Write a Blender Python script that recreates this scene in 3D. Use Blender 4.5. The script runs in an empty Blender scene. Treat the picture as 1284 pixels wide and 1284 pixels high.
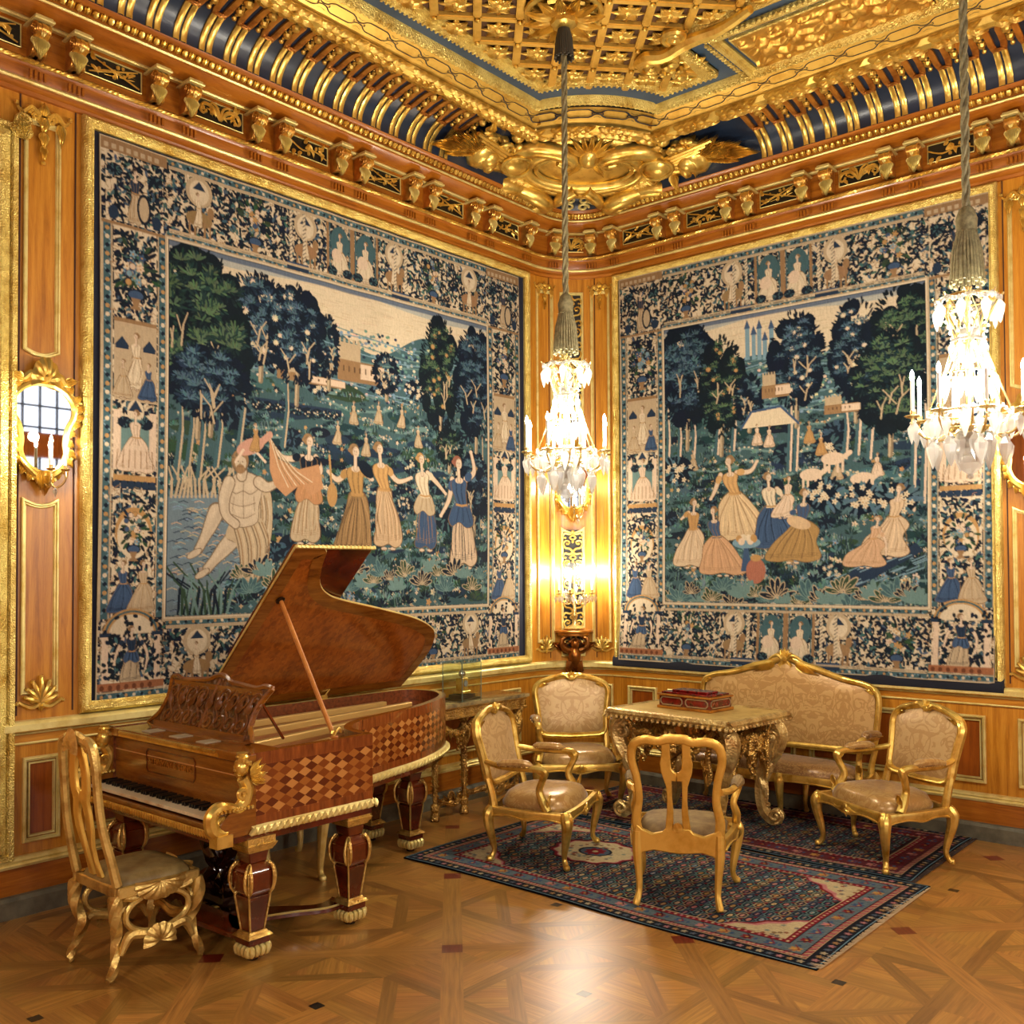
import bpy, bmesh, math, random
import numpy as np
from mathutils import Vector, Matrix
S = bpy.context.scene; COL = S.collection
PI = math.pi; rnd = random.Random(5)
sin, cos, rad = math.sin, math.cos, math.radians
# ---------------------------------------------------------------- camera calibration
F, CX, CY = 1233.11, 640.32, 688.01
YAW, PIT, ROL = 0.7137, 0.0239, -0.00497
CAM = np.array([-7.8246, -6.0, 1.98])
_f = np.array([cos(PIT)*cos(YAW), cos(PIT)*sin(YAW), sin(PIT)])
_r = np.array([sin(YAW), -cos(YAW), 0.]); _u = np.cross(_r, _f)
_r, _u = cos(ROL)*_r+sin(ROL)*_u, -sin(ROL)*_r+cos(ROL)*_u
def ray(x, y): return _f+(x-CX)/F*_r-(y-CY)/F*_u
def on_left(x, y):                      # photo point -> (x, z) on the left wall
    d = ray(x, y); p = CAM+d*(-CAM[1]/d[1]); return p[0], p[2]
def on_right(x, y):                     # photo point -> (-y, z) on the right wall
    d = ray(x, y); p = CAM+d*(-CAM[0]/d[0]); return -p[1], p[2]
cd = bpy.data.cameras.new('camera'); cam = bpy.data.objects.new('camera', cd); COL.objects.link(cam)
cam.matrix_world = Matrix(((_r[0], _u[0], -_f[0], CAM[0]), (_r[1], _u[1], -_f[1], CAM[1]), (_r[2], _u[2], -_f[2], CAM[2]), (0, 0, 0, 1)))
cd.sensor_width = 36; cd.lens = F/1284*36; cd.shift_x = (642-CX)/1284; cd.shift_y = (CY-642)/1284
cd.clip_start = .05; S.camera = cam
S.view_settings.view_transform = 'Standard'; S.view_settings.look = 'None'; S.view_settings.gamma = 1
S.view_settings.use_curve_mapping = False
# ---------------------------------------------------------------- tagging
def tag(o, label=None, cat=None, group=None, kind=None):
    for k, v in (('label', label), ('category', cat), ('group', group), ('kind', kind)):
        if v: o[k] = v
    return o
def empty(name, loc=(0, 0, 0), rz=0, label=None, cat=None, group=None):
    o = bpy.data.objects.new(name, None); COL.objects.link(o); o.location = loc; o.rotation_euler = (0, 0, rz)
    o.empty_display_size = .05
    return tag(o, label, cat, group)
def copy_tree(o, parent=None):
    c = o.copy(); COL.objects.link(c); c.parent = parent
    for k in ('label', 'category', 'group'):
        if parent is None and k in c and k == 'label': del c[k]
    for ch in list(o.children): copy_tree(ch, c)
    return c
def copy_at(o, loc, rz, label, group=None, s=None):
    c = copy_tree(o); c.location = loc; c.rotation_euler = (0, 0, rz); c['label'] = label
    if group: c['group'] = group
    if s: c.scale = s
    return c
# ---------------------------------------------------------------- mesh building
def V(*a): return Vector(a)
def smooth_path(pts, n=6, closed=False):
    P = [Vector(p) for p in pts]; out = []; m = len(P)
    rng = range(m if closed else m-1)
    for i in rng:
        if closed: a, b, c, d = P[(i-1) % m], P[i], P[(i+1) % m], P[(i+2) % m]
        else: a, b, c, d = P[max(i-1, 0)], P[i], P[i+1], P[min(i+2, m-1)]
        for k in range(n):
            t = k/n
            out.append(.5*((2*b)+(c-a)*t+(2*a-5*b+4*c-d)*t*t+(3*b-a-3*c+d)*t**3))
    if not closed: out.append(P[-1])
    return out
def lerp_list(L, n):
    out = []
    for i in range(n):
        t = i/(n-1)*(len(L)-1); k = min(int(t), len(L)-2); out.append(L[k]+(L[k+1]-L[k])*(t-k))
    return out
class MB:
    def __init__(s): s.v = []; s.f = []; s.m = []; s.T = Matrix.Identity(4); s.uv = {}; s.col = {}
    def add(s, vs, fs, mi=0):
        b = len(s.v); T = s.T
        s.v += [T @ Vector(p) for p in vs]; s.f += [tuple(b+i for i in f) for f in fs]; s.m += [mi]*len(fs)
        return s
    def box(s, c, d, rz=0, mi=0, taper=1.0):
        x, y, z = (k/2 for k in d); R = Matrix.Rotation(rz, 3, 'Z'); c = Vector(c)
        vs = [c+R @ Vector((i*x*(taper if k < 0 else 1), j*y*(taper if k < 0 else 1), k*z)) for k in (-1, 1) for i, j in ((-1, -1), (1, -1), (1, 1), (-1, 1))]
        return s.add(vs, [(3, 2, 1, 0), (4, 5, 6, 7), (0, 1, 5, 4), (1, 2, 6, 5), (2, 3, 7, 6), (3, 0, 4, 7)], mi)
    def beam(s, a, b, w, h, up=(0, 0, 1), mi=0):
        a, b = Vector(a), Vector(b); t = (b-a).normalized(); sd = t.cross(Vector(up)).normalized(); n = sd.cross(t)
        vs = [p+sd*i*w/2+n*j*h/2 for p in (a, b) for i, j in ((-1, -1), (1, -1), (1, 1), (-1, 1))]
        return s.add(vs, [(3, 2, 1, 0), (4, 5, 6, 7), (0, 1, 5, 4), (1, 2, 6, 5), (2, 3, 7, 6), (3, 0, 4, 7)], mi)
    def tube(s, pts, r, n=8, closed=False, flat=1.0, up=None, mi=0, sm=0, twist=0, lobes=0, la=.12):
        if sm: pts = smooth_path(pts, sm, closed)
        P = [Vector(p) for p in pts]; m = len(P)
        R = lerp_list(r, m) if isinstance(r, (list, tuple)) else [r]*m
        T = []
        for i in range(m):
            a = P[(i-1) % m] if closed or i else P[0]; b = P[(i+1) % m] if closed or i < m-1 else P[-1]
            d = b-a; T.append(d.normalized() if d.length > 1e-9 else Vector((0, 0, 1)))
        if up is None:
            up = Vector((0, 0, 1)) if abs(T[0].z) < .9 else Vector((1, 0, 0))
            N = (up-T[0]*up.dot(T[0])).normalized(); fix = False
        else: up = Vector(up); fix = True; N = None
        vs = []
        for i in range(m):
            if fix:
                q = up-T[i]*up.dot(T[i]); N = q.normalized() if q.length > 1e-4 else (N or Vector((1, 0, 0)))
            else:
                q = N-T[i]*N.dot(T[i]); N = q.normalized() if q.length > 1e-6 else N
            B = T[i].cross(N)
            for k in range(n):
                a = 2*PI*k/n+twist*i; rr = R[i]*(1+la*cos(lobes*2*PI*k/n)) if lobes else R[i]
                vs.append(P[i]+N*cos(a)*rr*flat+B*sin(a)*rr)
        fs = []
        for i in range(m if closed else m-1):
            j = (i+1) % m
            for k in range(n): fs.append((i*n+k, i*n+(k+1) % n, j*n+(k+1) % n, j*n+k))
        if not closed: fs += [tuple(range(n))[::-1], tuple((m-1)*n+k for k in range(n))]
        return s.add(vs, fs, mi)
    def lathe(s, prof, n=16, c=(0, 0, 0), mi=0, lobes=0, la=.1, axis=None, a0=0, a1=2*PI):
        c = Vector(c); full = abs(a1-a0-2*PI) < 1e-6; m = len(prof); vs = []; nn = n if full else n+1
        M = Matrix.Identity(3) if axis is None else Vector((0, 0, 1)).rotation_difference(Vector(axis)).to_matrix()
        for r, z in prof:
            for k in range(nn):
                a = a0+(a1-a0)*k/n; rr = r*(1+la*abs(cos(lobes*a/2))-la/2) if lobes else r
                vs.append(c+M @ Vector((rr*cos(a), rr*sin(a), z)))
        fs = [(i*nn+k, i*nn+(k+1) % nn, (i+1)*nn+(k+1) % nn, (i+1)*nn+k) for i in range(m-1) for k in range(n)]
        if full: fs += [tuple(range(n))[::-1], tuple((m-1)*n+k for k in range(n))]
        return s.add(vs, fs, mi)
    def ball(s, c, r, n=8, mi=0, M=None):
        rx, ry, rz = r if isinstance(r, (tuple, list)) else (r, r, r); c = Vector(c); h = max(3, n//2); vs = []; fs = []
        Mx = M or Matrix.Identity(3)
        for i in range(1, h):
            t = PI*i/h
            for k in range(n):
                a = 2*PI*k/n; vs.append(c+Mx @ Vector((rx*sin(t)*cos(a), ry*sin(t)*sin(a), rz*cos(t))))
        for i in range(h-2):
            for k in range(n): fs.append((i*n+k, (i+1)*n+k, (i+1)*n+(k+1) % n, i*n+(k+1) % n))
        vs += [c+Mx @ Vector((0, 0, rz)), c-Mx @ Vector((0, 0, rz))]; t, b = len(vs)-2, len(vs)-1
        for k in range(n): fs.append((t, k, (k+1) % n)); q = (h-2)*n; fs.append((b, q+(k+1) % n, q+k))
        return s.add(vs, fs, mi)
    def slab(s, poly, o, A, B, t, mi=0):            # polygon in the plane (A,B) at o, pushed out by t along AxB
        o, A, B = Vector(o), Vector(A), Vector(B); N = A.cross(B).normalized()*t; n = len(poly)
        vs = [o+A*a+B*b for a, b in poly]+[o+A*a+B*b+N for a, b in poly]
        fs = [tuple(range(n))[::-1], tuple(range(n, 2*n))]+[(i, (i+1) % n, (i+1) % n+n, i+n) for i in range(n)]
        return s.add(vs, fs, mi)
    def sweep(s, prof, frames, closed=False, mi=0, caps=True, closed_path=False):   # frames: (P, N, Z)
        vs = []; m = len(prof); K = len(frames)
        for P, N, Z in frames: vs += [P+N*a+Z*b for a, b in prof]
        fs = []; mm = m if closed else m-1
        for i in range(K if closed_path else K-1):
            j = (i+1) % K
            for k in range(mm): fs.append((i*m+k, i*m+(k+1) % m, j*m+(k+1) % m, j*m+k))
        if closed and caps and not closed_path: fs += [tuple(range(m)), tuple((K-1)*m+k for k in range(m))[::-1]]
        return s.add(vs, fs, mi)
    def build(s, name, mats, parent=None, ang=35, bevel=0, recalc=True, seg=1, subsurf=0, crease=False):
        me = bpy.data.meshes.new(name); me.from_pydata([tuple(v) for v in s.v], [], s.f)
        if not isinstance(mats, (list, tuple)): mats = [mats]
        for m in mats: me.materials.append(m)
        if len(mats) > 1: me.polygons.foreach_set('material_index', s.m)
        if recalc or bevel:
            bm = bmesh.new(); bm.from_mesh(me)
            bmesh.ops.recalc_face_normals(bm, faces=bm.faces)
            if bevel:
                ed = [e for e in bm.edges if len(e.link_faces) == 2 and e.calc_face_angle(0) > .6]
                bmesh.ops.bevel(bm, geom=ed, offset=bevel, segments=seg, profile=.7, affect='EDGES', clamp_overlap=True)
            bm.to_mesh(me); bm.free()
        if ang:
            me.polygons.foreach_set('use_smooth', [True]*len(me.polygons)); me.set_sharp_from_angle(angle=rad(ang))
        o = bpy.data.objects.new(name, me); COL.objects.link(o)
        if parent: o.parent = parent
        if subsurf:
            md = o.modifiers.new('s', 'SUBSURF'); md.levels = md.render_levels = subsurf
        return o
def spiral(c, r0, r1, turns, a0, A, B, n=22):       # list of points
    c, A, B = Vector(c), Vector(A), Vector(B)
    return [c+(A*cos(a0+2*PI*turns*i/n)+B*sin(a0+2*PI*turns*i/n))*(r0+(r1-r0)*i/n) for i in range(n+1)]
LO = [None]                                             # when set: the side ornaments bulge towards
def leaf(m, o, A, B, w, h, t, lobes=5, mi=0, curl=.0):   # acanthus leaf: ridged fan, base at o, growing along B, bulging along AxB
    o, A, B = Vector(o), Vector(A).normalized(), Vector(B).normalized(); N = A.cross(B)
    if LO[0] is not None and N.dot(LO[0]) < 0: A = -A; N = -N
    nu, nv = lobes*4, 6; vs = []
    for j in range(nv+1):
        v = j/nv
        for i in range(nu+1):
            u = i/nu*2-1
            wv = w/2*(.35+.9*math.sin(PI*min(1, v*.85+.08)))*(1-.25*v)
            edge = 1+.16*cos(lobes*PI*u)*v
            zz = t*(.35+.65*(1-u*u))*(.8+.2*cos(lobes*2*PI*u/1.0))*(math.sin(PI*(.12+.8*v)))
            hh = h*(v*(1-.32*u*u)+.0)*edge
            vs.append(o+A*u*wv+B*hh+N*(zz+curl*v*v))
    fs = [(j*(nu+1)+i, j*(nu+1)+i+1, (j+1)*(nu+1)+i+1, (j+1)*(nu+1)+i) for j in range(nv) for i in range(nu)]
    m.add(vs, fs, mi)
    bd = [vs[i] for i in range(nu+1)]+[vs[j*(nu+1)+nu] for j in range(1, nv+1)]+[vs[nv*(nu+1)+i] for i in range(nu-1, -1, -1)]+[vs[j*(nu+1)] for j in range(nv-1, 0, -1)]
    k = len(bd); low = [p-N*(p-o).dot(N) for p in bd]
    m.add(bd+low, [(i, (i+1) % k, (i+1) % k+k, i+k) for i in range(k)], mi)
def shell(m, o, A, B, w, h, t, ribs=7, mi=0):        # scallop shell fan
    o, A, B = Vector(o), Vector(A).normalized(), Vector(B).normalized(); N = A.cross(B); nu, nv = ribs*4, 5; vs = []
    for j in range(nv+1):
        v = j/nv
        for i in range(nu+1):
            a = (i/nu-.5)*PI*1.15; rr = v*(1+.07*abs(cos(ribs*PI*i/nu))*v)
            vs.append(o+A*(sin(a)*rr*w/2)+B*(cos(a)*rr*h)+N*(t*(.3+.7*sin(PI*min(1, v*.9+.05)))*(1+.16*cos(2*PI*ribs*i/nu)*v)))
    m.add(vs, [(j*(nu+1)+i, j*(nu+1)+i+1, (j+1)*(nu+1)+i+1, (j+1)*(nu+1)+i) for j in range(nv) for i in range(nu)], mi)
# ---------------------------------------------------------------- materials
def lin(r, g, b):
    f = lambda c: (c/255/12.92 if c/255 <= .04045 else ((c/255+.055)/1.055)**2.4)
    return (f(r), f(g), f(b), 1)
def new_mat(name):
    m = bpy.data.materials.new(name); m.use_nodes = True; nt = m.node_tree; b = nt.nodes['Principled BSDF']
    return m, nt, b
def nd(nt, t, **kw):
    n = nt.nodes.new(t)
    for k, v in kw.items():
        if hasattr(n, k): setattr(n, k, v)
        else: n.inputs[k.replace('_', ' ')].default_value = v
    return n
def coords(nt, scale=(1, 1, 1), kind='Object', rot=(0, 0, 0)):
    tc = nt.nodes.new('ShaderNodeTexCoord'); mp = nt.nodes.new('ShaderNodeMapping')
    mp.inputs['Scale'].default_value = scale; mp.inputs['Rotation'].default_value = rot
    nt.links.new(tc.outputs[kind], mp.inputs['Vector']); return mp.outputs['Vector']
def ramp(nt, fac, stops, interp='LINEAR'):
    r = nt.nodes.new('ShaderNodeValToRGB'); e = r.color_ramp.elements; r.color_ramp.interpolation = interp
    while len(e) < len(stops): e.new(.5)
    for i, (p, c) in enumerate(stops): e[i].position = p; e[i].color = c
    nt.links.new(fac, r.inputs['Fac']); return r.outputs['Color']
def noise(nt, vec, scale, detail=4, rough=.6, dist=0):
    n = nd(nt, 'ShaderNodeTexNoise'); n.inputs['Scale'].default_value = scale; n.inputs['Detail'].default_value = detail
    n.inputs['Roughness'].default_value = rough; n.inputs['Distortion'].default_value = dist
    nt.links.new(vec, n.inputs['Vector']); return n.outputs['Fac']
def bumpn(nt, b, h, strength=.3, dist=.01):
    bn = nt.nodes.new('ShaderNodeBump'); bn.inputs['Strength'].default_value = strength; bn.inputs['Distance'].default_value = dist
    nt.links.new(h, bn.inputs['Height']); nt.links.new(bn.outputs['Normal'], b.inputs['Normal'])
def plain(name, c, rough=.5, metal=0, c2=None, vs=6, bump=0, bs=60, coat=0, bd=.004):
    m, nt, b = new_mat(name); b.inputs['Base Color'].default_value = c; b.inputs['Roughness'].default_value = rough
    b.inputs['Metallic'].default_value = metal; b.inputs['Coat Weight'].default_value = coat; b.inputs['Coat Roughness'].default_value = .12
    if c2 or bump:
        co = coords(nt)
        if c2: nt.links.new(ramp(nt, noise(nt, co, vs), [(.35, c2), (.65, c)]), b.inputs['Base Color'])
        if bump: bumpn(nt, b, noise(nt, co, bs, 3), bump, bd)
    return m
def wood(name, c1, c2, c3, scale=(28, 28, 1.6), rough=.35, coat=.3, bump=.08, fine=9, rot=(0, 0, 0), kind='Object'):
    m, nt, b = new_mat(name); co = coords(nt, scale, kind, rot)
    a = noise(nt, co, 1.0, 6, .62, .6); f = noise(nt, co, fine, 3, .7)
    mx = nd(nt, 'ShaderNodeMath', operation='MULTIPLY_ADD'); nt.links.new(f, mx.inputs[0]); mx.inputs[1].default_value = .35
    nt.links.new(a, mx.inputs[2])
    col = ramp(nt, mx.outputs[0], [(.42, c1), (.62, c2), (.85, c3)]); nt.links.new(col, b.inputs['Base Color'])
    b.inputs['Roughness'].default_value = rough; b.inputs['Coat Weight'].default_value = coat; b.inputs['Coat Roughness'].default_value = .15
    bumpn(nt, b, mx.outputs[0], bump, .003); return m
def gilt(name, c, dark, rough=.32, metal=.85, carve=0, cs=70, cd=.004, wear=.5):
    m, nt, b = new_mat(name); co = coords(nt)
    n = noise(nt, co, 9, 5); nt.links.new(ramp(nt, n, [(.30, dark), (.30+wear*.5, c)]), b.inputs['Base Color'])
    b.inputs['Metallic'].default_value = metal; b.inputs['Roughness'].default_value = rough
    if carve:
        v = nd(nt, 'ShaderNodeTexVoronoi', feature='SMOOTH_F1'); v.inputs['Scale'].default_value = cs; v.inputs['Smoothness'].default_value = .6
        nt.links.new(co, v.inputs['Vector']); bumpn(nt, b, v.outputs['Distance'], carve, cd)
    else: bumpn(nt, b, noise(nt, co, 45, 3), .12, .003)
    return m
def emit(name, c, s):
    m, nt, b = new_mat(name); b.inputs['Base Color'].default_value = c; b.inputs['Emission Color'].default_value = c
    b.inputs['Emission Strength'].default_value = s; return m
OAK = wood('oak_panel', lin(142, 82, 12), lin(184, 116, 26), lin(208, 142, 44))
OAKH = wood('oak_rail', lin(142, 82, 12), lin(184, 116, 26), lin(208, 142, 44), scale=(1.8, 1.8, 30))
OAKD = wood('oak_dado', lin(100, 44, 6), lin(140, 68, 10), lin(162, 86, 18), scale=(26, 26, 1.8))
OAKC = wood('oak_cornice', lin(114, 58, 8), lin(156, 86, 14), lin(180, 108, 28), scale=(1.8, 1.8, 30))
GOLD = gilt('gilding', lin(240, 204, 104), lin(188, 138, 44), .3, .8)
GOLDP = gilt('pale_gilding', lin(240, 222, 142), lin(214, 184, 96), .42, .55)
GOLDC = gilt('carved_gilding', lin(238, 198, 104), lin(150, 96, 30), .28, .88, carve=.9, cs=60, cd=.012)
GOLDF = gilt('frame_gilding', lin(246, 222, 128), lin(206, 166, 70), .33, .75, carve=.8, cs=120, cd=.010)
GOLDM = gilt('matte_gilding', lin(238, 192, 88), lin(212, 160, 60), .38, .6)
GOLDK = gilt('old_gilding', lin(224, 180, 92), lin(110, 68, 24), .3, .8, carve=.8, cs=75, cd=.01, wear=.7)
BRONZE = gilt('copper_gilding', lin(208, 142, 58), lin(150, 88, 32), .32, .7)
BLUE = plain('blue_paint', lin(62, 84, 104), .5, c2=lin(50, 70, 90), vs=3)
COVEB = plain('cove_blue', lin(30, 44, 64), .32, c2=lin(22, 32, 48), vs=3)
NAVY = plain('dark_blue_paint', lin(28, 36, 48), .35, c2=lin(26, 36, 52), vs=4)
BLACK = plain('black_panel', lin(22, 20, 18), .4)
STONE = plain('grey_stone', lin(112, 106, 82), .6, c2=lin(84, 80, 62), vs=9, bump=.2)
# ================================================================ ROOM
R = .6; L0 = R*PI/4; XL, YR = -10.4, -9.6
def path(s, o=0, z=0):
    if s < -L0: return Vector((-R+(s+L0), -o, z))
    if s > L0: return Vector((-o, -R-(s-L0), z))
    a = PI/4-s/R
    return Vector((-R+(R-o)*cos(a), -R+(R-o)*sin(a), z))
def pn(s):
    if s < -L0: return Vector((0, -1, 0))
    if s > L0: return Vector((-1, 0, 0))
    a = PI/4-s/R; return Vector((-cos(a), -sin(a), 0))
sl = lambda x: x+R-L0
sr = lambda y: -y-R+L0
def frames(s0, s1):
    ss = [s0]+[-L0+2*L0*i/14 for i in range(15) if s0 < -L0+2*L0*i/14 < s1]+[s1]
    return [(path(s), pn(s), Vector((0, 0, 1))) for s in ss]
SA, SB = sl(XL), sr(YR)
def run(m, prof, s0=SA, s1=SB, closed=True, mi=0): m.sweep(prof, frames(s0, s1), closed, mi)
def struct(m, name, mats, parent=None, **k):
    o = m.build(name, mats, parent, **k)
    if parent is None: tag(o, kind='structure')
    return o
mapL = lambda a, z, o: Vector((a, -o, z))
mapR = lambda a, z, o: Vector((-o, -a, z))          # a = -y
mapC = lambda a, z, o: path(a, o, z)                # a = s
def flip(mp): return lambda a, z, o: mp(a, z, o)
def dens(poly, d=.06):
    out = []
    for i, p in enumerate(poly):
        q = poly[(i+1) % len(poly)]; n = max(1, int(math.dist(p, q)/d))
        out += [(p[0]+(q[0]-p[0])*k/n, p[1]+(q[1]-p[1])*k/n) for k in range(n)]
    return out
def area(p): return sum(p[i][0]*p[(i+1) % len(p)][1]-p[(i+1) % len(p)][0]*p[i][1] for i in range(len(p)))
def inset(poly, d):
    n = len(poly); sg = 1 if area(poly) > 0 else -1; out = []
    for i in range(n):
        a, b, c = poly[i-1], poly[i], poly[(i+1) % n]
        e1 = Vector((b[0]-a[0], b[1]-a[1])).normalized(); e2 = Vector((c[0]-b[0], c[1]-b[1])).normalized()
        n1, n2 = Vector((-e1.y, e1.x))*sg, Vector((-e2.y, e2.x))*sg; q = n1+n2
        q = q/max(.35, q.dot(n1)) if q.length > 1e-6 else n1
        out.append((b[0]+q.x*d, b[1]+q.y*d))
    return out
def moulding(m, mp, poly, prof, mi=0, dense=0):      # prof: (inset, out) list
    if dense: poly = dens(poly, dense)
    rings = [[mp(a, z, o) for a, z in inset(poly, i)] for i, o in prof]; n = len(poly); k = len(prof)
    vs = [rings[j][i] for i in range(n) for j in range(k)]
    m.add(vs, [(i*k+j, i*k+j+1, ((i+1) % n)*k+j+1, ((i+1) % n)*k+j) for i in range(n) for j in range(k-1)], mi)
def rect(a0, a1, z0, z1): return [(a0, z0), (a1, z0), (a1, z1), (a0, z1)]
BEAD = [(0, 0), (0, .012), (.006, .018), (.014, .018), (.02, .010), (.03, .010), (.036, .0)]
FRM = [(0, 0), (0, .028), (.008, .045), (.022, .055), (.042, .052), (.052, .036), (.058, .03), (.07, .028), (.07, 0)]
# walls
m = MB(); m.box(((XL-R)/2, .1, 2.95), (-R-XL, .2, 5.9)); struct(m, 'wall_left', OAK)
m = MB(); m.box((.1, (YR-R)/2, 2.95), (.2, -R-YR, 5.9)); struct(m, 'wall_right', OAK)
m = MB(); m.sweep([(0, 0), (0, 5.9), (-.15, 5.9), (-.15, 0)], frames(-L0, L0), True); struct(m, 'wall_corner', OAK)
PLAST = plain('warm_plaster', lin(188, 158, 108), .7)
m = MB(); m.box((XL-.1, (YR)/2, 2.95), (.2, -YR+.4, 5.9)); struct(m, 'wall_back', OAKD)
m = MB()
WX = [(-8.6, -7.0), (-5.4, -3.8), (-2.1, -.5)]; xs = [XL]+[v for w in WX for v in w]+[.0]
for a, b in zip(xs[::2], xs[1::2]): m.box(((a+b)/2, YR-.1, 2.95), (b-a, .2, 5.9))
for a, b in WX: m.box(((a+b)/2, YR-.1, .45), (b-a, .2, .9)); m.box(((a+b)/2, YR-.1, 5.6), (b-a, .2, .6)); m.box(((a+b)/2, YR-.1, 4.0), (b-a, .2, .38))
struct(m, 'wall_near', OAKD)
SKYP = emit('daylight_sky', (.78, .88, 1, 1), 1.6)
m = MB(); m.box((-4.6, YR-1.2, 3.4), (13, .02, 8)); struct(m, 'exterior_sky', SKYP)
for i, (a, b) in enumerate(WX):
    m = MB()
    for k in range(7): m.box((a+(b-a)*k/6, YR-.1, 3.1), (.025, .05, 4.4))
    for k in range(14): m.box(((a+b)/2, YR-.1, .9+4.4*k/13), (b-a, .05, .025))
    struct(m, 'window_%d' % (i+1), BLACK)
# floor : diamond parquet laid plank by plank
def clip(poly, nx, ny, c):                            # keep nx*x+ny*y<=c
    out = []
    for i, p in enumerate(poly):
        q = poly[(i+1) % len(poly)]; dp = nx*p[0]+ny*p[1]-c; dq = nx*q[0]+ny*q[1]-c
        if dp <= 0: out.append(p)
        if dp*dq < 0: t = dp/(dp-dq); out.append((p[0]+(q[0]-p[0])*t, p[1]+(q[1]-p[1])*t))
    return out
FV, FF, FU, FC = [], [], [], []
UX, VY, OX, OY = Vector((.891, .004)), Vector((-.002, .862)), -4.082, -2.338
def fmap(u, v): return (OX+UX.x*u+VY.x*v, OY+UX.y*u+VY.y*v)
def plank(poly, ang, col):
    if len(poly) < 3: return
    b = len(FV); w = [fmap(*p) for p in poly]; FV.extend([(x, y, 0) for x, y in w]); FF.append(tuple(range(b, b+len(w))))
    ca, sa = cos(ang), sin(ang); off = rnd.random()*7
    FU.append([(x*ca+y*sa+off, -x*sa+y*ca+off) for x, y in w]); FC.append(col)
def planks(poly, ang, w, tone=1.0, const=None):
    nx, ny = -sin(ang), cos(ang); ds = [nx*p[0]+ny*p[1] for p in poly]; lo, hi = min(ds), max(ds)
    n = max(1, round((hi-lo)/w)); st = (hi-lo)/n
    for k in range(n):
        p = clip(clip(poly, nx, ny, lo+(k+1)*st), -nx, -ny, -(lo+k*st))
        if const: c = const
        else: t = tone*(.82+.36*rnd.random()); c = (.40*t, .185*t*(.93+.14*rnd.random()), .034*t)
        plank(p, ang, c)
def bandp(p, q, w, ang, cl, tone=.74):
    d = Vector((q[0]-p[0], q[1]-p[1])).normalized(); n = Vector((-d.y, d.x))*w/2
    poly = [(p[0]+n.x, p[1]+n.y), (p[0]-n.x, p[1]-n.y), (q[0]-n.x, q[1]-n.y), (q[0]+n.x, q[1]+n.y)]
    for c in cl: poly = clip(poly, *c)
    planks(poly, ang, 1, tone)
sw, bw, h = .088, .085, .5                            # half strip in |u|+|v|, band width, half pitch
for iu in range(-8, 6):
    for iv in range(-9, 4):
        if (iu+iv) % 2 == 0: continue                 # black centres
        o = (iu, iv); T = lambda pts: [(o[0]+a, o[1]+b) for a, b in pts]
        x, y = fmap(*o)
        if x > .9 or y > .9 or x < -9.9 or y < -9: continue
        D = 1-sw; hb = bw/2; t2 = (.5-hb)
        for qx, qy in ((1, 1), (1, -1), (-1, 1), (-1, -1)):
            s = lambda pts: T([(a*qx, b*qy) for a, b in pts])
            an = math.atan2(-qy*.862, qx*.891)
            # triangle outside the square on +u side and +v side (half each per quadrant)
            planks(s([(h+hb, 0), (D, 0), (h+hb, D-h-hb)]), PI/2, .13)
            planks(s([(0, h+hb), (D-h-hb, h+hb), (0, D)]), 0, .13)
            # square band
            planks(s([(h-hb, 0), (h+hb, 0), (h+hb, D-h-hb), (h-hb, D-h+hb)]), PI/2, 1, .7)
            planks(s([(0, h-hb), (h-hb, h-hb), (D-h-hb, h+hb), (0, h+hb)]), 0, 1, .74)
            # triangle between square and inner diamond
            e = h-hb; planks(s([(e, .58-e), (e, e), (.58-e, e)]), an+PI/2, .12, 1.02)
            # inner diamond band
            planks(s([(.46, 0), (e, 0), (e, .58-e), (.58-e, e), (0, e), (0, .46)] if False else [(.46, 0), (e, .02), (e, .58-e), (.58-e, e), (.02, e), (0, .46)]), an, 1, .8)
            # inner field
            planks(s([(.032, 0), (.46, 0), (0, .46), (0, .032), (.032, .032)]), 0 if qx*qy > 0 else PI/2, .1, 1.05)
        planks(T([(-.032, -.035), (.032, -.035), (.032, .035), (-.032, .035)]), 0, 1, 1, (.006, .005, .005))
        # strips of this diamond (its share: two sides, drawn full width)
        for qx, qy in ((1, 1), (1, -1)):
            an = math.atan2(-qy*.862, qx*.891); a, b = (qx*1, 0), (0, qy*1)
            ux, uy = -qx*.5**.5, qy*.5**.5; nx, ny = qx*.5**.5, qy*.5**.5; hw = sw*.5**.5
            p0 = (a[0]+ux*hw, a[1]+uy*hw); p1 = (b[0]-ux*hw, b[1]-uy*hw)
            planks(T([(p0[0]+nx*hw, p0[1]+ny*hw), (p1[0]+nx*hw, p1[1]+ny*hw), (p1[0]-nx*hw, p1[1]-ny*hw), (p0[0]-nx*hw, p0[1]-ny*hw)]), an, 1, .93)
        for r_ in ((1, 0),):                           # red tile on the right and top vertices
            c = r_; planks(T([(c[0], c[1]-sw), (c[0]+sw, c[1]), (c[0], c[1]+sw), (c[0]-sw, c[1])]), PI/4, 1, 1, (.16, .018, .006))
me = bpy.data.meshes.new('floor'); me.from_pydata(FV, [], FF)
uvl = me.uv_layers.new(name='grain'); uvl.data.foreach_set('uv', np.array([c for f in FU for p in f for c in p], 'f'))
ca = me.color_attributes.new('tone', 'FLOAT_COLOR', 'CORNER')
ca.data.foreach_set('color', np.array([v for f, c in zip(FF, FC) for _ in f for v in (*c, 1)], 'f'))
pm, nt, b = new_mat('parquet')
at = nd(nt, 'ShaderNodeVertexColor', layer_name='tone'); co = coords(nt, (3, 60, 1), 'UV')
g = noise(nt, co, 1.0, 5, .6, .5); rp = ramp(nt, g, [(.3, (.62, .55, .5, 1)), (.62, (1.1, 1.1, 1.1, 1))])
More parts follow.
